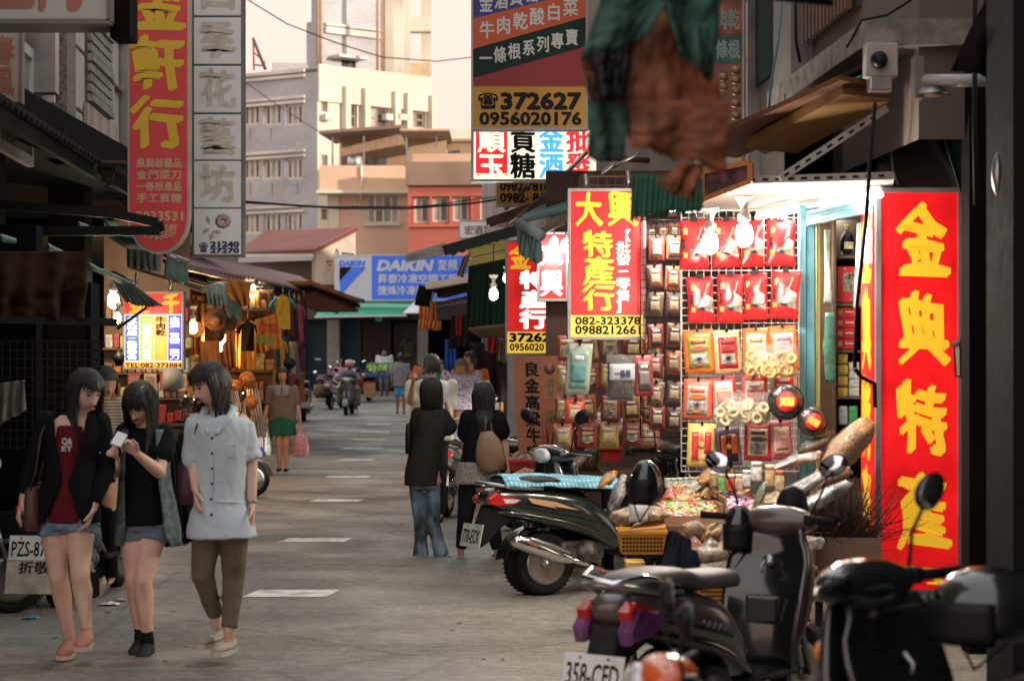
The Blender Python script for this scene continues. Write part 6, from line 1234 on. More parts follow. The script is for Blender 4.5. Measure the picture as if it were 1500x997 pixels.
for Y in (28, 36, 44, 54): p = ST(Y, 2.3, gz(Y)); q = M(); q.box(p.x-.05, Y-.05, p.z, p.x+.05, Y+.05, p.z+2.9); tag(q.build('stall_post', m_rust), ('nearest', 'second', 'third', 'farthest')[(28, 36, 44, 54).index(Y)]+' rusty post of the far right stalls', 'post')
for (lab, c, px, Y) in (('striped red white and blue cloth hung by the phone 372627 sign', None, [(712, 489), (736, 491), (732, 516), (709, 514)], 27), ('dark clothes bundle hanging under the grey tin awning', (.05, .05, .06), [(662, 462), (690, 462), (690, 510), (656, 510)], 34), ('red scarf hanging among the far right clothes', (.4, .03, .05), [(668, 462), (676, 462), (675, 492), (668, 490)], 33.6), ('grey panel below the striped cloth', (.2, .19, .17), [(728, 498), (742, 498), (742, 530), (728, 528)], 26.5), ('bright blue sheet beside the seated customers', (.03, .15, .6), [(652, 498), (668, 494), (668, 545), (652, 545)], 40), ('dark garment rail behind the old woman', (.04, .035, .04), [(690, 500), (742, 505), (742, 590), (690, 590)], 30)):
    m_ = mat('cl_'+lab[:12].replace(' ', '_'), c, .85, var=.3, vs=6) if c else pattern('tricolour', 'stripe', (.5, .03, .04), (.05, .12, .5), 1.2, vertical=False)
    o = cloth('hanging_cloth', *[P(*p, Y) for p in px], m_, None, wav=.04, folds=3, seed=int(px[0][0])); tag(o, lab, 'cloth')
q = M(); a = P(570, 590, 52); q.box(0, 0, 0, P(690, 0, 52).x-P(640, 0, 52).x, 1.2, .8); o = q.build('stall_counter', mat('blue_counter', (.05, .15, .45), .6, dirt=.3)); o.location = V((P(640, 0, 52).x, 52, gz(52))); tag(o, 'blue counter of the stall with seated customers', 'counter')
# ---------- near torn tarp at the top ----------
ft_ = thing('torn_tarp', 'torn green and orange tarp ends hanging out of focus at the top centre', 'tarp', P(950, 0, 5.6)); o = ft_.location
m_tg = mat('torn_green_canvas', (.025, .09, .06), .85, vs=6, var=.45, bump=.6, bs=18, dirt=.3); m_to = mat('torn_orange_canvas', (.34, .11, .045), .85, vs=5, var=.5, bump=.6, bs=14, dirt=.75)
def tp(pts, Y, m_, nm, seed, wav=.018, folds=1.6, rag=.1, belly=0): cloth(nm, *[P(x, y, Y)-o for x, y in pts], m_, ft_, wav=wav, folds=folds, rag=rag, seed=seed, nu=60, nv=30, belly=belly, cr_=1.7)
tp([(890, -30), (1000, -30), (945, 60), (848, 95)], 5.6, m_tg, 'green_flap', 1); tp([(848, 85), (945, 45), (925, 150), (865, 152)], 5.65, m_to, 'rolled_edge', 2); tp([(868, 70), (925, 60), (915, 150), (872, 148)], 5.6, m_black, 'rolled_edge', 9)
tp([(864, 145), (918, 150), (915, 235), (860, 236)], 5.7, m_tg, 'green_strip', 3, rag=.05, wav=.012)
tp([(955, -20), (1030, 20), (1068, 205), (905, 170)], 5.75, m_to, 'orange_flap', 4, folds=1.3, wav=.022); tp([(912, 150), (1068, 150), (1062, 262), (925, 215)], 5.7, m_to, 'orange_flap', 5, folds=1.5, wav=.022); tp([(960, -30), (1060, -30), (1040, 120), (998, 85)], 5.6, m_tg, 'green_flap', 6, wav=.02)
tp([(1000, 240), (1030, 240), (1010, 300), (960, 270)], 5.72, m_to, 'orange_flap', 7)
v_ = thing('awning_valance', 'green ribbed valance with frayed hem in front of the shop top left corner', 'valance', P(925, 255, 7.5)); cloth('cloth', V((0, 0, 0)), P(1030, 262, 7.5)-v_.location, P(1027, 312, 7.5)-v_.location, P(922, 330, 7.5)-v_.location, mat('green_ribbed_cloth', (.025, .12, .065), .8, vs=30, stretch=(3, 3, .2), bump=.4), v_, wav=.012, folds=14, rag=.18, nu=90)
canopy('black_canvas', [P(850, -60, 5.9), P(1200, -40, 5.9), P(1220, 10, 5.9), P(1040, -5, 5.9)], m_dark); tag(bpy.data.objects['black_canvas'], 'black canvas edge across the top of the view', 'tarp')
# striped banner seen through the gap at upper right
sb_ = Sign('hanging_sign', 'blurred striped sign of orange, green and red bands left of the tan column', 1000, -60, 1090, 215, 16.3, .1)
sb_.frame(m_alu, 3); sb_.face(1003, -57, 1087, 212, mat('dull_maroon', (.14, .06, .04), .5))
for (y0, y1, c) in ((5, 50, (.3, .07, .04)), (52, 92, (.02, .09, .07)), (95, 120, (.2, .08, .05))): sb_.face(1003, y0, 1087, y1, mat('band%d' % y0, c, .5, var=.3, vs=8), y=-.004, name='band')
sb_.txt('一條根', 1030, 58, 1084, 86, mat('dim_letter', (.2, .25, .24), .5), y=-.008); sb_.txt('牛肉乾', 1030, 12, 1084, 44, mat('dim_letter', (.2, .25, .24), .5), y=-.008); sb_.arm([(1050, 215, 16.3), (1050, 235, 16.3)])
ck = thing('hook_stack', 'stack of tan metal hooks hanging by the tan column', 'hooks', P(1078, 185, 13)); k = 13/F
for (x, ys_) in ((0, (10, 28, 46, 62, 76)), (-18, (52, 66))):
    for y in ys_: M().lathe([(4*k, 0), (7*k, 2*k), (7*k, 8*k), (4*k, 11*k)], 12, (x*k, 0, y*k)).build('hook', mat('tan_metal', (.35, .2, .1), .5, .3), ck)
# ================= scooters =================
m_grip = mat('grip_rubber', (.015, .015, .015), .7, bump=.3, bs=200); m_mirror = mat('mirror_face', (.8, .82, .88), .05, 1, var=0); m_seat = mat('black_vinyl_seat', (.035, .032, .03), .42, var=.15, bump=.2, bs=120, dirt=.15)
m_engine = mat('grimy_engine', (.12, .11, .1), .55, .5, var=.4, vs=18, dirt=.5); m_lens = mat('clear_lens', (.6, .6, .6), .1, spec=1, var=.2, vs=20); m_redl = mat('red_tail_lens', (.5, .015, .015), .15, coat=.6, var=.1); m_amber = mat('amber_lens', (.7, .22, .02), .2, coat=.5, var=0)
def hull(q, st, n=20, ex=2.6):
    """body shell along x: stations (x, zc, hz, hy)"""
    rs_ = []
    for x, zc, hz, hy in st:
        r = []
        for j in range(n):
            a = 2*PI*j/n; c, s = cos(a), sin(a); r.append(V((x, hy*abs(c)**(2/ex)*(1 if c > 0 else -1), zc+hz*abs(s)**(2/ex)*(1 if s > 0 else -1))))
        rs_.append(r)
    return q.rings(rs_, smooth=True)
def sm(st, k=3):
    """smooth interpolation between stations"""
    out = []
    for i in range(len(st)-1):
        p0, p1, p2, p3 = st[max(i-1, 0)], st[i], st[i+1], st[min(i+2, len(st)-1)]
        for j in range(k):
            t = j/k; out.append(tuple(.5*((2*b)+(c-a)*t+(2*a-5*b+4*c-d)*t*t+(3*b-a-3*c+d)*t**3) for a, b, c, d in zip(p0, p1, p2, p3)))
    return out+[st[-1]]
def scooter(label, loc, yaw, body, accent=None, plate=None, lean=0, group='parked scooters', seatm=None, mirror_h=1.0, name='scooter', mirrors=(1, 1), rust=.0, steer=0):
    t = thing(name, label, 'scooter', loc, yaw, group); t.rotation_euler = (lean, 0, yaw); ac = accent or body
    def wheel(x, w_):
        q = M(); q.lathe([(.15, -w_*.5), (.185, -w_*.95), (.215, -w_*.7), (.226, 0), (.215, w_*.7), (.185, w_*.95), (.15, w_*.5)], 32, (x, 0, .226), axis='y')
        o = q.build('wheel', m_rubber, t)
        q = M()
        for i in range(40):
            a = 2*PI*i/40; mt = Matrix.Translation((x, 0, .226))@Matrix.Rotation(a, 4, 'Y'); q.box(.2215, -w_*.62, -.004, .2275, w_*.62, .006, mt)
        q.build('tread', m_rubber, o)['kind'] = 'stuff'
        q = M(); q.lathe([(.125, -.04), (.155, -.045), (.158, .045), (.125, .04), (.12, 0)], 28, (x, 0, .226), axis='y'); q.lathe([(0, -.055), (.035, -.055), (.04, -.02), (.04, .055), (0, .055)], 14, (x, 0, .226), axis='y')
        for i in range(5):
            mt = Matrix.Translation((x, 0, .226))@Matrix.Rotation(2*PI*i/5, 4, 'Y'); q.box(.03, -.025, -.014, .13, .02, .014, mt)
        q.build('rim', m_steel, o)
    wheel(0, .062); wheel(1.28, .052)
    q = hull(M(), sm([(-.50, .705, .02, .03), (-.46, .70, .06, .085), (-.34, .69, .095, .12), (-.15, .655, .12, .155), (.08, .615, .13, .17), (.3, .56, .135, .165), (.46, .47, .13, .14), (.55, .38, .09, .12), (.60, .33, .03, .1)])); q.build('rear_body', body, t)
    q = hull(M(), sm([(-.42, .6, .012, .06), (-.3, .59, .035, .115), (0, .53, .045, .163), (.3, .45, .05, .168), (.55, .33, .05, .15), (.62, .3, .02, .12)])); q.build('lower_cover', ac, t)
    for s_ in (-1, 1):
        q = M(); q.tube([(-.36, s_*.128, .665), (-.15, s_*.158, .622), (.1, s_*.172, .575), (.34, s_*.168, .515)], [.004, .009, .009, .004], 6); q.build('side_trim', m_black, t)
    q = hull(M(), sm([(-.40, .80, .012, .07), (-.36, .805, .035, .11), (-.2, .81, .045, .135), (0, .805, .045, .15), (.12, .775, .045, .145), (.35, .765, .045, .135), (.52, .755, .045, .1), (.60, .735, .03, .06)])); q.build('seat', seatm or m_seat, t)
    q = M(); q.tube([(-.08, .145, .755), (-.3, .14, .77), (-.47, .11, .80), (-.53, 0, .81), (-.47, -.11, .80), (-.3, -.14, .77), (-.08, -.145, .755)], .013, 8); q.tube([(-.47, .09, .8), (-.40, .07, .76)], .01, 6); q.tube([(-.47, -.09, .8), (-.40, -.07, .76)], .01, 6); q.build('grab_rail', m_steel, t)
    for s_ in (-1, 1):
        q = M(); q.prism([(-.50, .70), (-.44, .74), (-.24, .685), (-.3, .65), (-.42, .645), (-.49, .66)], s_*.07, s_*.138, bev=.012); o = q.build('tail_light', m_redl, t, fix=True)
        q = M(); q.prism([(-.40, .70), (-.25, .685), (-.3, .66), (-.38, .665)], s_*.125, s_*.142, bev=.008); q.build('signal_lens', m_lens, o, fix=True)
    q = M(); q.prism([(-.38, .66), (-.47, .64), (-.55, .44), (-.53, .36), (-.49, .38), (-.36, .5), (-.2, .56), (-.2, .62)], -.07, .07, bev=.012); q.build('rear_fender', m_black, t, fix=True)
    q = M(); q.rings([[V((.26*cos(a)*.98, y, .226+.26*sin(a))) for a in [lerp(.9, 2.75, i/12) for i in range(13)]] for y in (-.05, .05)], closed=False, caps=False); q.build('inner_fender', m_black, t)
    mt = Matrix.Translation((-.575, 0, .44))@Matrix.Rotation(-PI/2, 4, 'Z')@Matrix.Rotation(-.22, 4, 'X')
    if plate:
        q = M(); q.box(-.15, 0, -.075, .15, .006, .085, mt, bev=.002); o = q.build('licence_plate', mat('plate_white', (.72, .72, .68), .4, var=.05, dirt=.25, vs=10), t)
        txt(o, plate, -.13, -.05, .13, .045, m_ink, y=-.002, bold=.012, mtx=mt); 
        for s_ in (-.07, .07): M().lathe([(0, -.004), (.006, -.003), (.006, 0)], 8, (s_, 0, .068), axis='y', mtx=mt).build('bolt', m_ink, o)
    # engine, exhaust on the right side
    q = M(); q.box(.02, .04, .17, .42, .15, .34, bev=.03); q.box(.1, -.09, .24, .45, .06, .38, bev=.03); q.lathe([(0, .11), (.09, .11), (.11, .15), (.08, .165), (0, .165)], 18, (.06, 0, .226), axis='y'); q.build('engine', m_engine, t)
    q = M(); q.lathe([(0, -.17), (.03, -.17), (.045, -.15), (.07, -.14), (.085, -.1), (.085, -.08)], 16, (.3, 0, .3), axis='y'); q.build('fan_cover', m_engine, t)
    q = M(); q.capsule([(-.3, -.17, .40), (-.22, -.17, .375), (.02, -.165, .29), (.12, -.16, .26)], [.048, .06, .058, .035], 16); q.tube([(.1, -.16, .262), (.25, -.15, .22), (.38, -.08, .2)], .018, 8); o = q.build('exhaust', m_chrome if body is not m_rust else m_steel, t)
    q = M(); q.capsule([(-.2, -.2, .41), (-.02, -.2, .345), (.08, -.195, .31)], [.035, .046, .03], 12, flat=.5); q.build('heat_shield', m_steel, o)
    for i in range(4): M().lathe([(0, -.2285), (.013, -.2285), (.014, -.222), (0, -.222)], 8, (-.17+i*.07, 0, .4-i*.026), axis='y').build('shield_hole', m_ink, o)
    for y in (.12,): M().tube([(0, y, .26), (-.1, y, .58)], .022, 8).build('shock_absorber', m_steel, t)
    q = M(); q.box(.52, -.17, .27, .98, .17, .31, bev=.02); q.build('floorboard', m_black, t)
    # leg shield and front apron
    def ls(u, v): w_ = lerp(.17, .215, sin(v*PI*.8)); yy = (u-.5)*2; return V((.93+.17*v-.05*yy*yy-.05*sin(v*PI)-(.03 if v > .9 else 0), yy*w_*(1-.35*max(0, v-.75)*4*.6), .3+.66*v))
    M().sheet(ls, 14, 12, th=-.02).build('leg_shield', ac, t)
    q = M(); rs_ = []
    for v in [i/9 for i in range(10)]:
        z = .32+.66*v; cx = .97+.15*v; hy = .2*sin(PI*(.18+.66*v))+.01; dx = .05+.07*sin(PI*(v*.9+.1)); rs_.append([V((cx+(dx*cos(a) if cos(a) > 0 else .01*cos(a)), hy*sin(a), z)) for a in [2*PI*j/20 for j in range(20)]])
    q.rings(rs_); q.build('front_apron', body, t)
    q = M(); q.rings([[V((1.28+.265*cos(a), w_, .226+.265*sin(a)-abs(w_)*.3)) for a in [lerp(.15, 2.9, i/14) for i in range(15)]] for w_ in (-.07, -.05, 0, .05, .07)], closed=False, caps=False); q.build('front_fender', body, t)
    q = M()
    for s_ in (-1, 1): q.tube([(1.28, s_*.07, .226), (1.13, s_*.06, .72)], .017, 8)
    q.tube([(1.14, 0, .66), (1.05, 0, 1.0)], .024, 8); q.build('fork', m_steel, t)
    M().box(.915, -.09, .50, .955, .09, .64, bev=.018).build('glove_box', ac, t); M().capsule([(.95, 0, .8), (.92, 0, .775), (.925, 0, .75)], [.008, .008, .008], 6).build('bag_hook', m_steel, t)
    for s_ in (-1, 1): M().tube([(1.04, s_*.16, 1.0), (1.12, s_*.12, 1.04), (1.17, s_*.08, .95), (1.15, s_*.05, .8)], .005, 6).build('brake_cable', m_grip, t)
    M().tube([V((.56, y, .335)) for y in (-.15, .15)], .006, 5).build('seam', m_black, t)
    # steering group
    hx = 1.06; R_ = Matrix.Translation((hx, 0, 0))@Matrix.Rotation(steer, 4, 'Z')@Matrix.Translation((-hx, 0, 0))
    def sb(q, nm, m_, par=t): q.xf(R_); return q.build(nm, m_, par)
    q = M(); rs_ = []
    for y in (-.2, -.16, -.08, 0, .08, .16, .2):
        k_ = 1-(abs(y)/.22)**2*.7; rs_.append([V((hx+.02+.085*k_*cos(a)+(.03*k_ if cos(a) > 0 else 0), y, .985+.075*k_*sin(a))) for a in [2*PI*j/14 for j in range(14)]])
    q.rings(rs_, flip=True); sb(q, 'handlebar_cover', body)
    q = M(); q.lathe([(0, .0), (.075, -.005), (.07, .035), (.04, .055), (0, .06)], 18, (0, 0, 0), axis='x').xf(Matrix.Translation((hx+.1, 0, .98))@Matrix.Diagonal((.9, 1.35, .75, 1))); sb(q, 'headlight', m_lens)
    for s_ in (-1, 1):
        q = M(); q.tube([(hx-.01, s_*.17, .99), (hx-.05, s_*.27, 1.0)], .012, 8); q.tube([(hx-.03, s_*.22, 1.0), (hx-.035, s_*.24, 1.0), (hx-.085, s_*.365, 1.005)], .018, 10); sb(q, 'grip', m_grip)
        q = M(); q.capsule([(hx+.02, s_*.2, 1.0), (hx+.01, s_*.27, .995), (hx-.045, s_*.36, .99)], [.008, .007, .007], 8, flat=.6); sb(q, 'brake_lever', m_steel)
        q = M(); q.box(hx-.04, s_*.19-.02, .975, hx+.01, s_*.19+.02, 1.025, bev=.008); sb(q, 'switch_housing', m_black)
        if mirrors[(s_+1)//2]:
            h = .22*mirror_h; q = M(); q.tube([(hx, s_*.19, 1.02), (hx+.02, s_*.24, 1.02+h*.5), (hx+.0, s_*.29, 1.02+h)], .006, 6); o = sb(q, 'mirror', m_black)
            c = V((hx, s_*.31, 1.04+h)); q = M(); q.lathe([(0, .035), (.03, .03), (.05, .012), (.055, -.004), (.0, -.006)], 18, (0, 0, 0), axis='x').xf(Matrix.Translation(c)@Matrix.Rotation(s_*.35, 4, 'X')@Matrix.Diagonal((1, 1.45, .95, 1))); sb(q, 'housing', m_black, o)
            q = M(); q.lathe([(0, -.009), (.05, -.008), (.05, -.005), (0, -.005)], 18, (0, 0, 0), axis='x').xf(Matrix.Translation(c)@Matrix.Rotation(s_*.35, 4, 'X')@Matrix.Diagonal((1, 1.45, .95, 1))); sb(q, 'glass', m_mirror, o)
    for s_ in (-1, 1): M().lathe([(0, .02), (.03, .018), (.035, 0), (0, -.002)], 12, (1.13, s_*.13, .8), axis='x').build('turn_signal', m_amber, t)
    M().tube([(.22, .1, .22), (.12, .2, .012), (.06, .2, .01)], .011, 6).build('kick_stand', m_steel, t); return t
pb = mat('glossy_black_paint', (.012, .013, .013), .18, var=.05, coat=1, dirt=.12, vs=6); pgn = mat('dark_green_black_paint', (.015, .022, .018), .2, coat=1, dirt=.15, vs=6); pbr = mat('purple_brown_paint', (.10, .07, .065), .3, coat=.7, var=.1, dirt=.15); pgr = mat('silver_grey_paint', (.2, .21, .22), .35, .4, coat=.5, dirt=.2); por = mat('orange_paint', (.62, .10, .02), .3, coat=.6, var=.08)
pwh = mat('white_scooter_paint', (.5, .5, .47), .35, coat=.5, dirt=.3); pred = mat('red_scooter_paint', (.4, .02, .02), .3, coat=.6)
g_ = groundP(797, 871)
sA = scooter('black scooter plate 778-ECK with a blue checked cloth on its seat', (g_.x, g_.y, 0), math.radians(28), pgn, plate='778-ECK', lean=-.02)
cl = M()
def ccl(u, v):
    x = lerp(-.38, .55, u); w_ = .165; yy = lerp(-1, 1, v); z = .862-.06*max(0, u-.35)+.012*noise.noise(V((u*9, v*6, 0)))
    return V((x+.02*yy*sin(u*5), yy*w_*(1+.06*sin(u*17)), z-.085*abs(yy)**3.2))
cl.sheet(ccl, 36, 20, th=.008); o = cl.build('seat_cloth', pattern('blue_check', 'check', (.12, .36, .5), (.38, .62, .7), 9, vertical=False, rough=.9)); o.location = sA.location; o.rotation_euler = sA.rotation_euler; tag(o, 'light blue checked cloth lying over the scooter seat', 'cloth')
for s_ in (-1, 1): q = M(); q.prism([(-.22, .70), (.0, .665), (.2, .60), (-.02, .635), (.02, .615), (-.18, .66)], s_*.163, s_*.176, bev=.004); q.build('flame_decal', mat('pale_orange_decal', (.6, .35, .2), .4), sA, fix=True)
sB = scooter('purple brown scooter plate 358-CFD nearest the camera at the bottom', (.50, 8.42, 0), math.radians(55), pbr, pb, plate='358-CFD', seatm=mat('grey_brown_seat', (.15, .13, .115), .5, var=.1, bump=.2, bs=100))
q = M(); q.tube([(-.12, .14, .80), (-.38, .13, .86), (-.52, .08, .84), (-.54, -.08, .82), (-.4, -.14, .84), (-.1, -.145, .79)], .014, 8); q.build('grab_rail', m_chrome, sB)
for s_ in (-1, 1): q = M(); q.prism([(-.52, .62), (-.44, .72), (-.2, .66), (-.3, .58), (-.5, .56)], s_*.075, s_*.15, bev=.02); q.build('violet_tail_lens', mat('violet_lens', (.2, .06, .19), .15, coat=1, var=.3, vs=12), sB, fix=True)
M().tube([V((.05+.25*i/24, -.176, .6-.05*i/24+.022*sin(i*1.3)*(1 if i < 18 else .4))) for i in range(25)], .004, 5).build('script_badge', mat('dull_chrome_script', (.3, .29, .27), .4, .6), sB)
q = M(); q.lathe([(0, -.001), (.03, 0), (.03, .01), (0, .012)], 16, (.985, 0, .8), axis='x').xf(Matrix.Identity(4)); q.build('key_lock', m_steel, sB)
sC = scooter('dark scooter with raised oval mirror at the lower right corner', (1.74, 5.05, 0), math.radians(132), pb, pb, mirror_h=.9, steer=.1, mirrors=(1, 0))
sD = scooter('orange fronted scooter just entering the bottom of the view', (1.30, 5.2, 0), math.radians(186), por, pb, mirror_h=.7, steer=-.1)
sE = scooter('scooter plate PZS-8 parked rear on behind the girl in the cardigan', (groundP(84, 890).x, 13.8, 0), math.radians(84), pgr, pb, plate='PZS-875')
q = M(); mt = Matrix.Translation((-.60, 0, .30))@Matrix.Rotation(-PI/2, 4, 'Z')@Matrix.Rotation(-.22, 4, 'X'); q.box(-.16, 0, -.15, .16, .008, .085, mt, bev=.003); o = q.build('mud_flap', mat('dirty_white_flap', (.5, .47, .38), .6, dirt=.4, vs=12), sE)
txt(o, '折敬', -.08, -.02, .13, .06, m_ink, y=-.002, bold=.02, mtx=mt); txt(o, '金門', -.03, .235, .04, .262, m_ink, y=-.004, bold=.02, mtx=mt)
sF = scooter('grey scooter with round chrome mirror at the far left edge', (-4.45, 12.9, 0), math.radians(25), pgr, pgr)
K = [('dark scooter parked facing right behind the girl with the phone', -4.3, 20.5, 20, pb, None), ('white and black scooter parked in the left row', -4.5, 22.6, 30, pgr, None), ('brown black scooter parked in front of the hanging clothes', -4.4, 25.0, 25, pbr, None), ('black scooter parked near the rolled matting', -4.75, 29.5, 100, pb, None),
     ('scooter with white plate and rack box rear on behind the couple', groundP(655, 752).x, 22.2, 80, pgr, 'GEC-115'), ('black scooter parked just left of the brown board', .05, 20.5, 28, pb, None), ('grey scooter parked behind the woman in black', .35, 23.5, 25, pgr, None), ('black scooter with plate parked rear on beyond the walking woman', groundP(445, 617).x, 53, 97, pb, 'LG-521'),
     ('black scooter parked against the blue grey shutter', -6.2, 69, 60, pb, None), ('second dark scooter against the blue grey shutter', -5.7, 70, 75, pb, None), ('red scooter parked by the grey stone pillar', -4.75, 68, 250, pred, None), ('dark scooter facing the camera behind the blue seat cloth', P(965, 800, 15.9).x, 15.4, 218, pb, None), ('scooter parked left of the dark standing shutters', -5.4, 61, 80, pwh, None)]
protos = {}
for lab, x, y, yw, pm_, pl in K:
    key = (pm_.name,)
    if pl is None and key in protos: dup(protos[key], (x, y, gz(y)), math.radians(yw), lab)
    else:
        s_ = scooter(lab, (x, y, gz(y)), math.radians(yw), pm_, plate=pl)
        if pl is None: protos[key] = s_
sG = scooter('black and silver scooter ridden toward the camera down the street', groundP(511, 606), math.radians(267), mat('pewter_paint', (.17, .17, .17), .3, .4, coat=.5), pb, group='ridden scooters'); sG.location = V((groundP(513, 608).x-.05, groundP(513, 608).y+1.28, gz(groundP(513, 608).y)))
sD.scale = (.84, .84, .84); sB.scale = (.93,)*3; sB.location.x += .12;
# helmets
def helmet(label, loc, m_, r=.13, rz=0, visor=True):
    t = thing('helmet', label, 'helmet', loc, rz); q = M(); q.lathe([(r*.9, -.06), (r, -.03), (r*1.02, .02), (r*.9, .075), (r*.62, .115), (r*.3, .132), (0, .137)], 22); q.build('shell', m_, t)
    if visor: q = M(); q.sheet(lambda u, v: V((r*1.06*cos(lerp(-1, 1, u)), r*1.06*sin(lerp(-1, 1, u)), .05-.12*v)), 12, 4, th=.003); q.build('visor', m_lens if m_ is not pb else m_black, t)
    M().tube([V((.02, -r*.8, -.05)), V((.05, 0, -.15)), V((.02, r*.8, -.05))], .005, 5).build('strap', m_black, t); return t
helmet('black open helmet on the seat of the lower right scooter', P(1448, 900, 5.75), pb, .16, 3.6); helmet('black helmet hanging on the purple brown scooter handlebar', P(1083, 782, 9.3), pb, .07, 4.2); helmet('small round black helmet above the mushroom bags', P(946, 716, 9.6), pb, .075, 4); helmet('dark helmet hung by the right grip of the nearest seat scooter', P(1160, 752, 9.9), mat('matt_black', (.02, .02, .022), .6), .08, 2.4, False)
cj = cloth('dark_jacket', P(985, 780, 9.4), P(1010, 790, 9.4), P(1020, 845, 9.4), P(968, 840, 9.4), mat('navy_jacket', (.03, .04, .065), .85, bump=.3, bs=30), None, wav=.03, folds=3, th=.03); tag(cj, 'dark navy cloth bundle hung over the near scooter handlebar', 'jacket')
# ================= people =================
def skinm(nm, c): return mat(nm, c, .5, var=.06, vs=16, spec=.4, bump=.15, bs=300)
sk1 = skinm('fair_skin', (.74, .48, .36)); sk2 = skinm('warm_skin', (.56, .32, .21)); sk3 = skinm('tan_skin', (.36, .18, .11))
m_hair = mat('black_hair', (.012, .010, .009), .38, var=.5, vs=30, stretch=(9, 9, .5), bump=.8, bs=60, spec=.7); m_hairb = mat('brown_black_hair', (.03, .02, .015), .38, var=.5, vs=30, stretch=(9, 9, .5), bump=.8, bs=60, spec=.7); m_hairg = mat('grey_hair', (.15, .14, .13), .6, var=.4, vs=40, bump=.8)
m_eye = mat('dark_eye', (.02, .012, .01), .15, var=0); m_lip = mat('lip', (.55, .24, .2), .4, var=.05)
def cloth_m(nm, c, **k): k.setdefault('rough', .88); k.setdefault('bump', .35); k.setdefault('bs', 130); k.setdefault('vs', 9); return mat(nm, c, spec=.15, **k)
def wrinkle(o, amp, f=9, seed=0):
    me = o.data; N_ = len(me.vertices); co = [0.0]*N_*3; me.vertices.foreach_get('co', co); nr_ = [0.0]*N_*3; me.vertices.foreach_get('normal', nr_)
    for i in range(0, N_*3, 3):
        p = V(co[i:i+3]); n_ = noise.noise(V((p.x*f, p.y*f, p.z*f*.45+seed)))+.5*noise.noise(V((p.x*f*2.6+p.z*6, p.y*f*2.3, p.z*f*1.6+seed)))
        for k in (0, 1, 2): co[i+k] += nr_[i+k]*n_*amp
    me.vertices.foreach_set('co', co); me.update()
def ell(q, c, rx, ry, rz, n=14, m_=9):
    q.rings([[c+V((rx*sin(PI*(i+.02)/(m_+.04))*cos(2*PI*j/n), ry*sin(PI*(i+.02)/(m_+.04))*sin(2*PI*j/n), -rz*cos(PI*(i+.02)/(m_+.04)))) for j in range(n)] for i in range(m_+1)])
def hand(q, w, d, side, nrm, curl=.5, k=1.0, thumb=1):
    d = d.normalized(); side = (side-d*side.dot(d)).normalized(); nrm = d.cross(side) if nrm is None else nrm
    q.capsule([w, w+d*.04*k, w+d*.085*k], [.024*k, .037*k, .036*k], 12, flat=.42, up=tuple(nrm) if abs(nrm.normalized().dot(d)) < .95 else None)
    for i, (o_, L) in enumerate(((-.028, .058), (-.010, .074), (.009, .078), (.027, .068))):
        b = w+d*(.08-.008*abs(i-2))*k+side*o_*k; c = curl*(1.15-.12*i); d1 = (d*cos(c*.6)+nrm*sin(c*.6)); d2 = (d*cos(c*1.5)+nrm*sin(c*1.5)); d3 = (d*cos(c*2.3)+nrm*sin(c*2.3))
        q.capsule([b, b+d1*L*.42*k, b+(d1*.42+d2*.32)*L*k, b+(d1*.42+d2*.32+d3*.24)*L*k], [.0095*k, .009*k, .0085*k, .007*k], 7)
    b = w+d*.02*k+side*.024*k*thumb; q.capsule([b, b+(d*.6+side*.6*thumb+nrm*.2)*.045*k, b+(d*1.2+side*.7*thumb+nrm*.5)*.06*k], [.013*k, .0105*k, .009*k], 7)
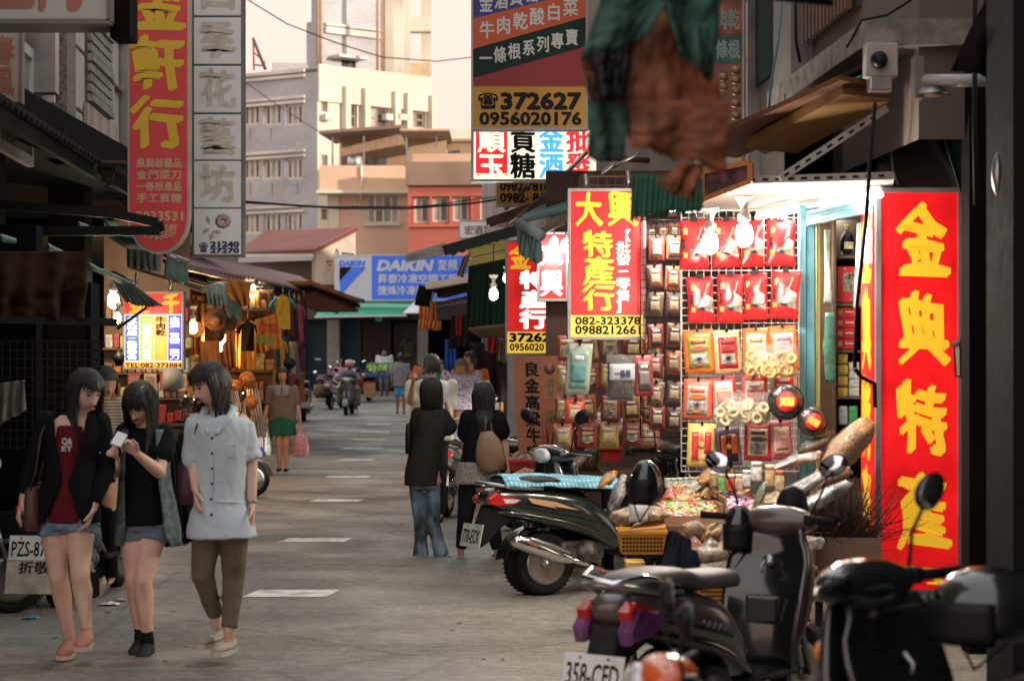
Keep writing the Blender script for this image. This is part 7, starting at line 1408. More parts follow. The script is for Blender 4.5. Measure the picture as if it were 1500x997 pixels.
def person(label, Y, J, fd=(0, -1, 0), skin=sk1, vox=.008, hair=None, parts=(), curl=(.5, .5), group=None, fem=1, base=None, fdir=None, hs=1.0, tall=1, hside=None, leg=1.0, shod=True):
    """J: joints traced as (photo px, photo py, depth m). parts: clothing specs"""
    s = F/Y; g = gz(Y); px0 = (J['hl'][0]+J['hr'][0])/2; py0 = HZ+(CH-g)*s
    t = thing('person', label, 'person', V(((px0-750)/s, Y, g)), 0, group)
    def C(p): return V(((p[0]-px0)/s, p[2] if len(p) > 2 else 0, (py0-p[1])/s))
    j = {k: C(v) for k, v in J.items()}; q = M(); W_ = lambda a, b, u: j[a].lerp(j[b], u)
    # head
    f = V(fd).normalized(); r = f.cross(V((0, 0, 1))).normalized(); u = r.cross(f).normalized(); H = Matrix((r, f, u)).transposed().to_4x4(); H.translation = j['hd']; h_ = M()
    nr, ns = 22, 26; rs_ = []
    for i in range(nr+1):
        v = i/nr; z = -.122+.235*v; e = max(0, 1-((z-.012)/.125)**2)**.5; ring = []
        for k in range(ns):
            a = 2*PI*k/ns; c, s_ = cos(a), sin(a); wx = .077*e**.85; wy = .095*e
            if z < -.02: jw = 1-.36*((-.02-z)/.1)**1.3; wx *= jw if s_ > 0 else 1-.15*((-.02-z)/.1)
            y = wy*s_; x = wx*c
            if s_ > 0: y *= .98+.04*(z < -.03)
            else: y *= 1.02
            p = V((x, y, z))
            if s_ > 0:
                ex = math.exp(-((abs(x)-.031)/.016)**2-((z-.005)/.014)**2); p.y -= .009*ex
                p.y += .006*math.exp(-(x/.03)**2-((z+.052)/.018)**2)+.004*math.exp(-(x/.025)**2-((z+.095)/.018)**2)-.004*math.exp(-(x/.04)**2-((z+.073)/.006)**2)+.004*math.exp(-(x/.06)**2-((z-.03)/.01)**2)
            ring.append(p)
        rs_.append(ring)
    h_.rings(rs_); h_.capsule([(0, .088, .005), (0, .103, -.022), (0, .112, -.036)], [.006, .009, .012], 10); ell(h_, V((.011, .1, -.038)), .008, .009, .007, 8, 5); ell(h_, V((-.011, .1, -.038)), .008, .009, .007, 8, 5)
    for sx in (-1, 1): h_.capsule([(sx*.074, -.01, .012), (sx*.079, -.014, -.01), (sx*.074, -.006, -.035)], [.011, .012, .008], 8, flat=.5)
    for k in range(3):
        pass
    hh = H@Matrix.Scale(hs, 4); h_.xf(hh); q.v += h_.v; off = len(q.f); q.add([], []);
    q.v = q.v[:-len(h_.v)]; q.add(h_.v, h_.f, True)
    q.capsule([j['hd']-V((0, 0, .05))-f*.025, j['nk'], j['nk']-V((0, 0, .05))], [.047, .048, .055], 14)
    ax = (j['sr']-j['sl']); ax.z = 0; ax = ax.normalized(); dp = V((-ax.y, ax.x, 0)); hipc = (j['hl']+j['hr'])/2; shc = (j['sl']+j['sr'])/2; sw = (j['sr']-j['sl']).length/2
    def ring(c, a, b, n=24, ex=2.3, axx=None):
        A_ = axx or ax; D = V((-A_.y, A_.x, 0)); return [c+A_*(a*abs(cos(k))**(2/ex)*(1 if cos(k) > 0 else -1))+D*(b*abs(sin(k))**(2/ex)*(1 if sin(k) > 0 else -1)) for k in [2*PI*i/n for i in range(n)]]
    q.rings([ring(hipc+V((0, 0, -.08)), .10, .08), ring(hipc, .145, .105), ring(hipc+V((0, 0, .06)), .13, .1), ring(hipc.lerp(shc, .42), .105, .085), ring(hipc.lerp(shc, .75), sw*.85, .10), ring(shc-V((0, 0, .02)), sw*.9, .085), ring(shc+V((0, 0, .035)), sw*.5, .06)])
    for i, (S, E, Wr, HL, K, A, T) in enumerate((('sl', 'el', 'wl', 'hl', 'kl', 'al', 'fl'), ('sr', 'er', 'wr', 'hr', 'kr', 'ar', 'fr'))):
        q.capsule([j[S], W_(S, E, .5), j[E]], [.047, .043, .036], 12); q.capsule([j[E], W_(E, Wr, .3), j[Wr]], [.037, .037, .024], 12)
        hd_ = j.get('h'+Wr[1]+'d', j[Wr]+(j[Wr]-j[E])); q_side = V(hside[i]) if hside and hside[i] else (f if abs(f.z) < .9 else V((0, -1, 0))); d = hd_-j[Wr]
        if 'h'+Wr[1]+'d' not in j: d = j[Wr]-j[E]
        sgn = 1 if i == 0 else -1; nn = d.normalized().cross(q_side).normalized(); nn = nn if (nn.x*sgn > 0) else -nn
        hand(q, j[Wr], d, q_side, nn, curl[i])
        q.capsule([j[HL]-V((0, 0, .0)), W_(HL, K, .35), W_(HL, K, .8), j[K]], [.082*leg, .079*leg, .058*leg, .053*leg], 16); kc = W_(K, A, .3)+V((0, .018, 0))
        q.capsule([j[K], kc, W_(K, A, .65), j[A]], [.052*leg, .055*leg, .041*leg, .033*leg], 14)
        q.capsule([j[A], j[A]+V((0, .02, -.05))], [.033, .03], 10); heel = j[A]+(j[A]-j[T])*.25; heel.z = j[T].z; q.capsule([heel, j[A].lerp(j[T], .5).xy.to_3d()+V((0, 0, j[T].z+(.0 if shod else .02))), j[A].lerp(j[T], .72).xy.to_3d()+V((0, 0, j[T].z-.005)) if shod else j[T]], [.022, .022, .018] if shod else [.03, .036, .03], 12, flat=.8)
    o = q.build('body', skin, t); remesh(o, vox, 3)
    if vox < .011:
        for sx in (-1, 1):
            e_ = M(); ell(e_, V((sx*.031, .0845, .004)), .0135, .006, .0045); e_.xf(hh); e_.build('eye', m_eye, t)
            e_ = M(); e_.capsule([(sx*.018, .090, .022), (sx*.032, .0895, .026), (sx*.047, .083, .021)], [.0028, .0032, .002], 6); e_.xf(hh); e_.build('eyebrow', m_hair, t)
            e_ = M(); e_.capsule([(sx*.017, .088, .007), (sx*.031, .091, .0105), (sx*.046, .083, .006)], [.0015, .002, .0015], 5); e_.xf(hh); e_.build('eyelash', m_hair, t)
        e_ = M(); e_.capsule([(-.021, .0905, -.068), (-.006, .0985, -.0655), (.006, .0985, -.0655), (.021, .0905, -.068)], [.0025, .0042, .0042, .0025], 8, flat=.9); e_.capsule([(-.016, .0925, -.0725), (0, .098, -.075), (.016, .0925, -.0725)], [.003, .0048, .003], 8); e_.xf(hh); e_.build('lips', m_lip, t)
    # hair: a thick cap, long everywhere but over the face
    if hair:
        L, Ao, hl_, mm = hair[:4]; fr = hair[4] if len(hair) > 4 else 0; NA, NV = 120, 22; vs = []
        for side_ in (0, 1):
            for i in range(NA):
                a = 2*PI*i/NA; fa = abs(((a-PI/2+PI) % (2*PI))-PI); tt = min(1, max(0, (fa-Ao)/.28)); tt = tt*tt*(3-2*tt); zb = lerp(hl_+.012*noise.noise(V((a*9, 0, 3))), L+.035*noise.noise(V((a*5, 2, 1)))+.02*sin(a*23)*abs(L)*2, tt)
                for k in range(NV):
                    v = k/(NV-1); zt_ = .134; z = lerp(zt_, zb, v**.9)
                    zc = max(z, -.0); e = max(0.0, 1-((zc-.005)/.1295)**2)**.42 if k else .0
                    R1, R2 = (.089, .115) if side_ == 0 else (.08, .102)
                    if z < 0: k2 = min(1, -z/.3); R1 *= 1+.22*k2*(1-k2)*2-.12*k2; R2 *= 1-.3*k2+(.85*min(1, max(0, -z-.1)/.12) if L < -.25 else 0)
                    gr = 1+.018*sin(a*47+3*noise.noise(V((a*3, z*4, 0))))+.02*noise.noise(V((a*14, z*3, 5)))
                    w_ = V((R1*e*cos(a)*gr, R2*e*sin(a)*gr-.004, z*(1 if side_ == 0 else .97))); w2 = hh@w_
                    if z < -.02:     # below the jaw hair hangs plumb, not with the tilt of the head
                        top = hh@V((w_.x, w_.y, -.02)); w2 = V((top.x, top.y, top.z+(z+.02))); w2 += V((0, .02*min(1, -z*2), 0))
                    vs.append(w2)
        fs = []; n1 = NA*NV
        for i in range(NA):
            for k in range(NV-1):
                a, b = i*NV+k, ((i+1) % NA)*NV+k; fs.append((a, a+1, b+1, b)); fs.append((a+n1, b+n1, b+1+n1, a+1+n1))
            a, b = i*NV+NV-1, ((i+1) % NA)*NV+NV-1; fs.append((a, a+n1, b+n1, b))
        M().add(vs, fs, True).build('hair', mm, t)
        if vox < .011 or fr:
            q = M(); rs2 = random.Random(len(label))
            for i in range(260):
                a = rs2.uniform(0, 2*PI); fa = abs(((a-PI/2+PI) % (2*PI))-PI); zb = L*rs2.uniform(.75, 1.22) if fa > Ao+.1 else hl_-rs2.uniform(0, .03)
                pts = []
                for k in range(7):
                    z = lerp(.09, zb, k/6); e = max(.3, 1-((max(z, 0)-.005)/.125)**2)**.5; R3 = .12+(.07*min(1, max(0, -z-.1)/.12) if L < -.25 else 0); w_ = V((.098*e*cos(a)*(1+.03*sin(k+a*9)), R3*e*sin(a)-.004, z)); w2 = hh@w_
                    if z < -.02: top = hh@V((w_.x*(1-.1*min(1, -z*3)), w_.y*(1-.25*min(1, -z*3)), -.02)); w2 = V((top.x, top.y+.02*min(1, -z*2), top.z+z+.02))
                    pts.append(w2)
                q.tube(pts, [.0028, .003, .003, .003, .0028, .002, .0008], 4)
            q.build('hair_strands', mm, t)['kind'] = 'stuff'
    # clothing: each spec = (name, material, [pieces], wrinkle) ; pieces: ('r', [(px, py, halfwidth px, halfdepth m, dy)]) or ('l', [points], [radii px]) 
    for spec_ in parts:
        nm, mm, pcs, wr = spec_[:4]; q = M(); ex_ = spec_[4] if len(spec_) > 4 else {}
        for pc in pcs:
            if pc[0] == 'r':
                lst = sm([(p[0], p[1], p[2], p[3], p[4] if len(p) > 4 else 0) for p in pc[1]], 3); fl = ex_.get('fold', 0)
                q.rings([[c_ for c_ in [V(v_)+ (V(v_)-C((p[0], p[1], p[4])))*fl*max(0, k/len(lst)-.3)*sin(i*ex_.get('nf', 9)*2*PI/32+k*.12) for i, v_ in enumerate(ring(C((p[0], p[1], p[4])), p[2]/s, p[3], 32))]] for k, p in enumerate(lst)])
            else:
                pts = [j[p] if isinstance(p, str) else (W_(*p) if isinstance(p[0], str) else C(p)) for p in pc[1]]; q.capsule(pts, [x/s for x in pc[2]], 14) if len(pc) < 4 else q.tube(pts, [x/s for x in pc[2]], 16)
        o = q.build(nm, mm, t)
        if ex_.get('raw'): continue
        remesh(o, ex_.get('vox', vox*1.1), 2)
        if wr: WQ[o.name] = (wr, 11, len(label))
    return t, C, j
def attach(q, nm, m_, t, **k): return q.build(nm, m_, t)
def shoe(t, a, toe, m_, sole=None, k=1.0, low=False, laces=False):
    """a = ankle, toe = toe tip, in the person's own frame"""
    d = toe-a; d.z = 0; d = d.normalized() if d.length > .02 else V((0, -1, 0)); sd_ = V((-d.y, d.x, 0)); z0 = toe.z-.03; heel = a-d*.06; L = .235*k; rs_ = []
    for u, w_, h in ((0, .014, .04), (.04, .036, .08), (.25, .041, .095 if not low else .055), (.45, .042, .085 if not low else .038), (.7, .047, .06), (.9, .04, .045), (1, .014, .025)):
        c = heel+d*L*u; c.z = z0; rs_.append([c+sd_*(w_*k*cos(b))*(.9 if sin(b) < 0 else 1)+V((0, 0, max(0, h*k*(.45+.55*sin(b))))) for b in [2*PI*i/14 for i in range(14)]])
    o = M().rings(rs_).build('shoe', m_, t); o.modifiers.new('s', 'SUBSURF').levels = 1
    if sole: M().rings([[V((p.x, p.y, z0-.012+e)) for p in [heel+d*L*u+sd_*w_*k for u, w_ in ((-.02, .0), (0, .028), (.3, .037), (.7, .046), (.95, .036), (1.03, 0), (.95, -.036), (.7, -.046), (.3, -.037), (0, -.028))]] for e in (0, .022*k)], smooth=False).build('sole', sole, o, fix=True)
    if laces:
        for i in range(4): c = heel+d*L*(.45+.1*i); M().tube([c+sd_*.02+V((0, 0, .052-.004*i+z0-c.z)), c+V((0, 0, .06-.005*i+z0-c.z)), c-sd_*.02+V((0, 0, .052-.004*i+z0-c.z))], .003, 5).build('lace', m_whitep, o)
    return o
# --- girl in the black cardigan ---
J = dict(hd=(127, 572, -.03), nk=(119, 604), sl=(68, 616), sr=(148, 618), el=(46, 680, .03), er=(156, 686, .02), wl=(35, 732, -.02), wr=(139, 744, -.06), hl=(79, 757), hr=(117, 757), kl=(87, 846, -.03), kr=(123, 842, -.10), al=(98, 930, .05), ar=(133, 912, -.12), fl=(98, 951, -.10), fr=(134, 932, -.28))
t, C, j = person('girl in a black cardigan, maroon top and denim shorts, looking down to her left', 11.3, J, (.66, -.68, -.34), sk1, .0075, (-.27, .95, .055, m_hair), [
    ('maroon_top', cloth_m('maroon_jersey', (.13, .012, .02)), [('r', [(108, 622, 24, .09, -.01), (107, 650, 27, .112, -.01), (103, 690, 24, .10, -.01), (100, 730, 27, .11, -.01), (99, 764, 31, .12, -.01)])], .003),
    ('denim_shorts', cloth_m('light_denim', (.2, .28, .4), bs=200, var=.25, vs=20), [('r', [(98, 744, 30, .112), (98, 762, 33, .12), (98, 773, 33, .12)]), ('l', ['hl', ('hl', 'kl', .3)], [24, 25], 1), ('l', ['hr', ('hr', 'kr', .3)], [24, 25], 1)], .003)],
    (.35, .45), hside=((.3, -1, 0), (.3, -1, 0)))
m_card2 = cloth_m('black_knit', (.014, .014, .016), bs=260, bump=.5)
def openjacket(t, C, rows, m_, nm, th=.012, fold=.02, seed=0, dx=0, cy0=0):
    """rows: (px centre, py, halfwidth px, halfdepth m, open half-angle at front)"""
    rows = sm(rows, 4); s_ = len(rows)
    def fn(u, v):
        r_ = rows[min(s_-1, int(round(v*(s_-1))))]; a = -PI/2+r_[4]+u*(2*PI-2*r_[4]); c = C((r_[0], r_[1], cy0)); k = 1+fold*v*sin(u*40+v*3+seed); hw = r_[2]*(C((1, 0))-C((0, 0))).x
        return c+V((hw*abs(cos(a))**.85*(1 if cos(a) > 0 else -1)*k, r_[3]*sin(a)*k, 0))
    return M().sheet(fn, 64, s_-1, th=th).build(nm, m_, t)
oj = openjacket(t, C, [(107, 606, 28, .07, .9), (107, 614, 40, .095, .55), (107, 640, 42, .12, .42), (105, 680, 37, .118, .22), (102, 706, 37, .125, .10), (100, 730, 42, .13, .28), (99, 756, 45, .135, .50), (99, 764, 45, .135, .62)], m_card2, 'cardigan', fold=.012)
q = M(); s_ = F/11.3
for a_, b_, c_ in (('sl', 'el', 'wl'), ('sr', 'er', 'wr')):
    q.capsule([j[a_], j[a_].lerp(j[b_], .5), j[b_]], [.060, .055, .05], 14); q.tube([j[b_], j[b_].lerp(j[c_], .5), j[b_].lerp(j[c_], .86)], [.05, .044, .037], 14)
o = q.build('cardigan_sleeves', m_card2, t); remesh(o, .009, 2); WQ[o.name] = (.006, 16)
tx_ = M(); 
for st_, y0, y1 in (('Q&', 640, 651), ('ET', 652, 659)): a, b = C((98, y1)), C((113, y0)); txt(t, st_, a.x, a.z, b.x, b.z, mat('white_print', (.6, .6, .6), .7), y=-.128, name='shirt_print')
mp_ = mat('pink_suede', (.5, .22, .15), .85, bump=.3); ms_ = mat('cream_sole', (.6, .52, .42), .7)
shoe(t, j['al'], j['fl'], mp_, ms_, laces=True); shoe(t, j['ar'], j['fr'], mp_, ms_, laces=True)
q = M(); q.tube([C((70, 606, -.03)), C((66, 640, -.13)), C((58, 680, -.12)), C((52, 715, -.06))], .011, 6, flat=.4).build('strap', mat('brown_leather', (.10, .045, .025), .5), t) if False else None
bagt = thing('shoulder_bag', 'brown leather shoulder bag hanging at the cardigan girl\'s hip', 'bag', t.location+C((52, 776, -.05))); o_ = bagt.location-t.location; m_lea = mat('brown_leather', (.10, .045, .025), .45, bump=.3, bs=60, dirt=.2)
def flatbag(bt_, w_, h, d, m_, k=.85): hull(M(), [(0, 0, 0, 0)]) if False else M().rings([[V((w_/2*kk*abs(cos(a))**.6*(1 if cos(a) > 0 else -1), d/2*kk*abs(sin(a))**.7*(1 if sin(a) > 0 else -1), z*h)) for a in [2*PI*i/20 for i in range(20)]] for z, kk in ((0, .8), (.04, .97), (.3, 1.03), (.7, .98), (.95, k), (1, k*.9))]).build('bag_body', m_, bt_)
flatbag(bagt, .09, .24, .16, m_lea); M().tube([V((0, .07, .23)), C((62, 650, .10))-o_, C((74, 606, .03))-o_, C((68, 635, -.13))-o_, C((60, 690, -.13))-o_, V((0, -.07, .23))], .011, 8, flat=.45).build('strap', m_lea, bagt)
# --- girl with the phone ---
J = dict(hd=(208, 590, -.05), nk=(212, 620), sl=(184, 634), sr=(240, 637), el=(171, 690, -.06), er=(238, 690, -.10), wl=(176, 672, -.24), wr=(214, 662, -.27), hld=(180, 655, -.3), hrd=(198, 645, -.3), hl=(196, 768), hr=(226, 768), kl=(199, 851, -.05), kr=(213, 848, -.09), al=(206, 926, 0), ar=(219, 930, -.06), fl=(203, 948, -.15), fr=(217, 952, -.22))
m_blk2 = cloth_m('black_chiffon', (.013, .013, .015)); m_gd = cloth_m('grey_green_denim', (.13, .18, .18), var=.3, vs=25, bs=200)
t, C, j = person('girl with long black hair reading a phone, black top under an open grey denim vest', 11.6, J, (-.28, -.83, -.48), sk1, .0075, (-.33, .75, .03, m_hair), [
    ('black_top', m_blk2, [('r', [(212, 626, 20, .075), (212, 636, 31, .10), (211, 665, 31, .125), (211, 710, 30, .122), (211, 745, 34, .13), (211, 768, 35, .135)]), ('l', ['sl', ('sl', 'el', .42)], [16, 17]), ('l', ['sr', ('sr', 'er', .45)], [17, 19])], .005),
    ('denim_shorts', cloth_m('light_denim2', (.17, .23, .3), bs=200), [('r', [(211, 752, 27, .115), (211, 775, 30, .12)]), ('l', ['hl', ('hl', 'kl', .3)], [25, 24], 1), ('l', ['hr', ('hr', 'kr', .3)], [25, 24], 1)], .003),
    ('sock', m_black, [('l', [('kl', 'al', .85), 'al', (206, 938, 0)], [9, 9.5, 10])], 0), ('sock', m_black, [('l', [('kr', 'ar', .85), 'ar', (219, 942, -.05)], [9, 9.5, 10])], 0)],
    (1.15, .95), hside=((-1, -.3, .2), (1, -.3, .3)))
openjacket(t, C, [(212, 628, 33, .10, .55), (212, 665, 35, .13, .62), (212, 700, 36, .135, .66), (215, 740, 42, .15, .62), (217, 775, 46, .155, .60), (218, 798, 46, .16, .85)], m_gd, 'open_vest', fold=.05, th=.008)
cloth('black_drape', C((243, 640, .03)), C((256, 645, .10)), C((274, 798, .12)), C((246, 806, .02)), m_blk2, t, wav=.03, folds=3, rag=.06, nu=24)
mcs = mat('black_canvas_shoe', (.05, .055, .05), .8); mwr = mat('white_rubber', (.62, .6, .52), .6, dirt=.2)
shoe(t, j['al'], j['fl'], mcs, mwr, laces=True, k=.98); shoe(t, j['ar'], j['fr'], mcs, mwr, laces=True, k=.98)
ph = thing('phone', 'white mobile phone in the hands of the long haired girl', 'phone', t.location+C((192, 640, -.36))); M().box(-.03, -.006, -.055, .03, .004, .055, Matrix.Rotation(.35, 4, 'Y')@Matrix.Rotation(-.9, 4, 'X'), bev=.004).build('case', m_whitep, ph); M().box(-.025, .004, -.045, .025, .0055, .045, Matrix.Rotation(.35, 4, 'Y')@Matrix.Rotation(-.9, 4, 'X')).build('screen', mat('phone_screen', (.3, .35, .4), .1, emit=.4), ph)
# --- girl in the light blue shirt dress ---
J = dict(hd=(308, 563, -.02), nk=(320, 600, .02), sl=(291, 622, -.05), sr=(353, 620, .05), el=(284, 670, -.02), er=(366, 676, .05), wl=(291, 716, -.10), wr=(369, 738, 0), hl=(304, 768), hr=(342, 768), kl=(298, 842, -.03), kr=(341, 846, .04), al=(313, 905, .08), ar=(336, 920, -.02), fl=(296, 936, -.06), fr=(325, 943, -.16))
m_chb = cloth_m('pale_blue_chambray', (.56, .66, .72), var=.05, vs=6, bs=220); m_kh = cloth_m('khaki_twill', (.17, .14, .10), bs=220)
t, C, j = person('girl in a pale blue shirt dress and khaki trousers, bob hair, facing left', 11.2, J, (-.76, -.58, -.30), sk1, .0075, (-.155, .95, .05, m_hairb), [
    ('trousers', m_kh, [('r', [(323, 750, 30, .115), (323, 775, 34, .125)]), ('l', ['hl', ('hl', 'kl', .5), 'kl', ('kl', 'al', .5), ('kl', 'al', .97)], [23, 20, 16.5, 14, 11.5], 1), ('l', ['hr', ('hr', 'kr', .5), 'kr', ('kr', 'ar', .5), ('kr', 'ar', .97)], [23, 20, 17, 14.5, 12], 1)], .006),
    ('shirt_dress', m_chb, [('r', [(322, 607, 18, .07, .0), (323, 613, 37, .10), (323, 630, 42, .125), (323, 670, 38, .128), (323, 715, 37, .125), (323, 732, 38, .13), (323, 762, 47, .16), (324, 786, 50, .175)]), ('l', ['sl', ('sl', 'el', .5), 'el'], [17, 17, 17]), ('l', ['sr', ('sr', 'er', .5), ('sr', 'er', .92)], [17, 17.5, 18], 1), ('l', [('sr', 'er', .8), ('sr', 'er', .97)], [19.5, 19.5], 1)], .008, dict(fold=.035, nf=7)),
    ('collar', m_chb, [('l', [(300, 600, .03), (298, 612, -.06), (310, 632, -.135)], [7, 6, 4]), ('l', [(341, 600, .03), (338, 614, -.08), (322, 632, -.135)], [7, 6, 4]), ('l', [(300, 600, .03), (320, 593, .1), (341, 600, .03)], [7, 7, 7])], .002)],
    (.4, .4), hside=((.2, -1, 0), (.3, -1, 0)), leg=.8)
for y in range(640, 784, 22): c = C((316, y, 0)); c.y = -.135 if y < 725 else -.165; M().lathe([(0, -.006), (.007, -.004), (.007, .004), (0, .004)], 10, c, axis='y').build('button', m_ink, t)
q = M(); q.sheet(lambda u, v: V((lerp(C((312, 0)).x, C((318, 0)).x, u), -.130-.005*v-(.03*max(0, v-.7)), lerp(C((0, 634)).z, C((0, 784)).z, v))), 3, 20, th=.004).build('placket', m_chb, t)
q = M(); q.tube([C((286, 735, -.03)), C((300, 733, -.115)), C((322, 732, -.145)), C((345, 733, -.12)), C((361, 735, -.03))], .005, 6).build('drawstring', m_chb, t); M().box(C((336, 0)).x, -.142, C((0, 668)).z, C((352, 0)).x, -.118, C((0, 648)).z, bev=.008).build('breast_pocket', m_chb, t)
M().lathe([(.027, -.008), (.031, -.004), (.031, .004), (.027, .008)], 16, j['er'].lerp(j['wr'], .93)).build('wrist_watch', m_steel, t); m_lf = mat('pale_suede', (.4, .36, .28), .85, bump=.2)
shoe(t, j['al'], j['fl'], m_lf, ms_, low=True, k=1.02); shoe(t, j['ar'], j['fr'], m_lf, ms_, low=True, k=1.02)
bagt = thing('shoulder_bag', 'dark plum shoulder bag behind the blue shirt girl\'s elbow', 'bag', t.location+C((277, 738, .06))); flatbag(bagt, .13, .24, .22, mat('plum_leather', (.07, .018, .03), .5, var=.2)); M().tube([V((.0, .08, .23)), C((298, 605, .06))-(bagt.location-t.location), C((293, 622, -.12))-(bagt.location-t.location), V((0, -.08, .23))], .012, 8, flat=.4).build('strap', mat('plum_leather', (.07, .018, .03), .5), bagt)
# --- man behind the first girl ---
J = dict(hd=(154, 562), nk=(152, 582), sl=(130, 592), sr=(172, 592), el=(128, 625), er=(176, 628), wl=(130, 660), wr=(172, 662), hl=(143, 692), hr=(160, 692), kl=(143, 760), kr=(160, 760), al=(143, 838, .03), ar=(160, 838, .05), fl=(142, 852, -.12), fr=(162, 852, -.1))
person('man in a pale striped shirt half hidden behind the cardigan girl', 14.6, J, (.5, -.8, -.2), sk2, .012, (-.06, .9, .05, m_hair), [('striped_shirt', pattern('pale_stripes', 'stripe', (.42, .36, .28), (.2, .13, .09), 14, rough=.9), [('r', [(152, 584, 12, .06), (152, 592, 23, .1), (152, 640, 22, .12), (152, 700, 23, .12)]), ('l', ['sl', ('sl', 'el', .8)], [13, 13]), ('l', ['sr', ('sr', 'er', .8)], [13, 13])], .006), ('trousers', m_blk2, [('r', [(152, 690, 22, .12), (152, 705, 22, .12)]), ('l', ['hl', 'kl', 'al'], [15, 12, 10]), ('l', ['hr', 'kr', 'ar'], [15, 12, 10])], .005)])
# --- woman seen from behind in the brown tee and jeans ---
m_brt = cloth_m('dark_taupe_jersey', (.055, .045, .038)); m_jean = cloth_m('faded_jeans', (.16, .23, .29), var=.6, vs=9, bs=220, stretch=(1, 1, .5))
J = dict(hd=(632, 572, 0), nk=(630, 594, .02), sl=(613, 607), sr=(648, 608), el=(608, 645, .04), er=(659, 630, .04), wl=(612, 668, .16), wr=(655, 602, .06), hrd=(653, 588, .05), hl=(613, 706), hr=(631, 706), kl=(617, 766, -.03), kr=(634, 764, -.05), al=(616, 810, .04), ar=(646, 806, -.0), fl=(626, 821, -.10), fr=(660, 815, -.12))
t, C, j = person('woman from behind in a dark taupe tee and faded jeans, hand raised to her face', 17.6, J, (.25, .96, .0), sk2, .0095, (-.145, .35, .05, m_hair), [
    ('tee', m_brt, [('r', [(631, 596, 9, .06), (631, 603, 19, .10), (630, 625, 23, .13), (625, 655, 24, .135), (619, 685, 25, .15), (618, 710, 25.5, .155)]), ('l', ['sl', ('sl', 'el', .75)], [11, 12]), ('l', ['sr', ('sr', 'er', .8)], [11.5, 13])], .008, dict(fold=.02)),
    ('jeans', m_jean, [('r', [(621, 700, 21, .14), (621, 716, 21, .14)]), ('l', ['hl', 'kl', ('kl', 'al', .55), (616, 818, .0)], [14.5, 10.5, 9.5, 12], 1), ('l', ['hr', 'kr', ('kr', 'ar', .55), (647, 813, -.02)], [14.5, 10.5, 9.5, 12], 1)], .008)], (.6, .8), hside=(None, (0, 1, 0)), leg=.75)
for a in ('fl', 'fr'): shoe(t, j[a]+V((-.10, .12, .05)), j[a], m_black, None, .9, True)
bk = thing('shoulder_bag', 'thin black bag hanging at the left side of the woman in jeans', 'bag', t.location+C((599, 664, -.02))); flatbag(bk, .06, .26, .2, m_black); M().tube([V((0, 0, .25)), C((612, 603, .05))-(bk.location-t.location)], .008, 6).build('strap', m_black, bk)
# --- woman in black with the tan bag ---
m_spot = pattern('speckled_skirt', 'spots', (.04, .04, .04), (.42, .38, .33), 90, rough=.9); m_dkj = cloth_m('dark_denim', (.022, .024, .03))
J = dict(hd=(708, 577), nk=(707, 600), sl=(686, 612), sr=(728, 612), el=(680, 648, .06), er=(738, 645, .02), wl=(684, 678, .16), wr=(743, 676, -.06), hl=(689, 706), hr=(716, 706), kl=(682, 756, -.04), kr=(719, 757, .04), al=(675, 803, .02), ar=(729, 806, .05), fl=(680, 820, -.14), fr=(742, 818, -.05))
t, C, j = person('woman with long straight black hair from behind in a black tee and speckled skirt', 17.4, J, (-.1, .99, 0), sk2, .0095, (-.52, .3, .05, m_hair), [
    ('black_tee', cloth_m('black_jersey', (.015, .015, .017)), [('r', [(707, 602, 10, .06), (707, 610, 22, .10), (706, 640, 25, .13), (703, 665, 27, .14), (701, 684, 29, .15)]), ('l', ['sl', ('sl', 'el', .6)], [13, 14]), ('l', ['sr', ('sr', 'er', .6)], [13, 14])], .006),
    ('speckled_skirt', m_spot, [('r', [(701, 676, 30, .155), (700, 695, 33, .165), (700, 708, 35, .17)])], .006, dict(fold=.04)),
    ('leggings', m_dkj, [('r', [(702, 698, 28, .145), (702, 712, 28, .145)]), ('l', ['hl', 'kl', ('kl', 'al', .97)], [17, 12, 8], 1), ('l', ['hr', 'kr', ('kr', 'ar', .97)], [17, 12, 8.5], 1)], .008)], (.4, .5), leg=.75)
for a in ('fl', 'fr'): shoe(t, j[a]+V((-.10 if a == 'fl' else -.08, .12, .05)), j[a], m_black, m_black, .95, True)
tb = thing('shoulder_bag', 'slouchy tan hobo bag on the shoulder of the woman in black', 'bag', t.location+C((722, 690, -.17))); k = 17.4/F
q = M(); q.rings([[V((21*k*kk*cos(a), .07*kk*sin(a), z*k)) for a in [2*PI*i/22 for i in range(22)]] for z, kk in ((0, .55), (4, .85), (16, 1.05), (32, 1.0), (46, .75), (60, .42))]); o = q.build('bag_body', mat('tan_leather', (.34, .21, .12), .55, var=.15, bump=.4, bs=30), tb); wrinkle(o, .014, 22); tb.rotation_euler = (0, -.14, 0)
M().tube([V((-3*k, 0, 56*k)), V((1*k, -.0, 78*k)), V((2*k, .1, 86*k)), V((8*k, .1, 84*k)), V((7*k, 0, 56*k))], .013, 8, flat=.5).build('strap', mat('tan_leather', (.34, .21, .12), .55), tb)
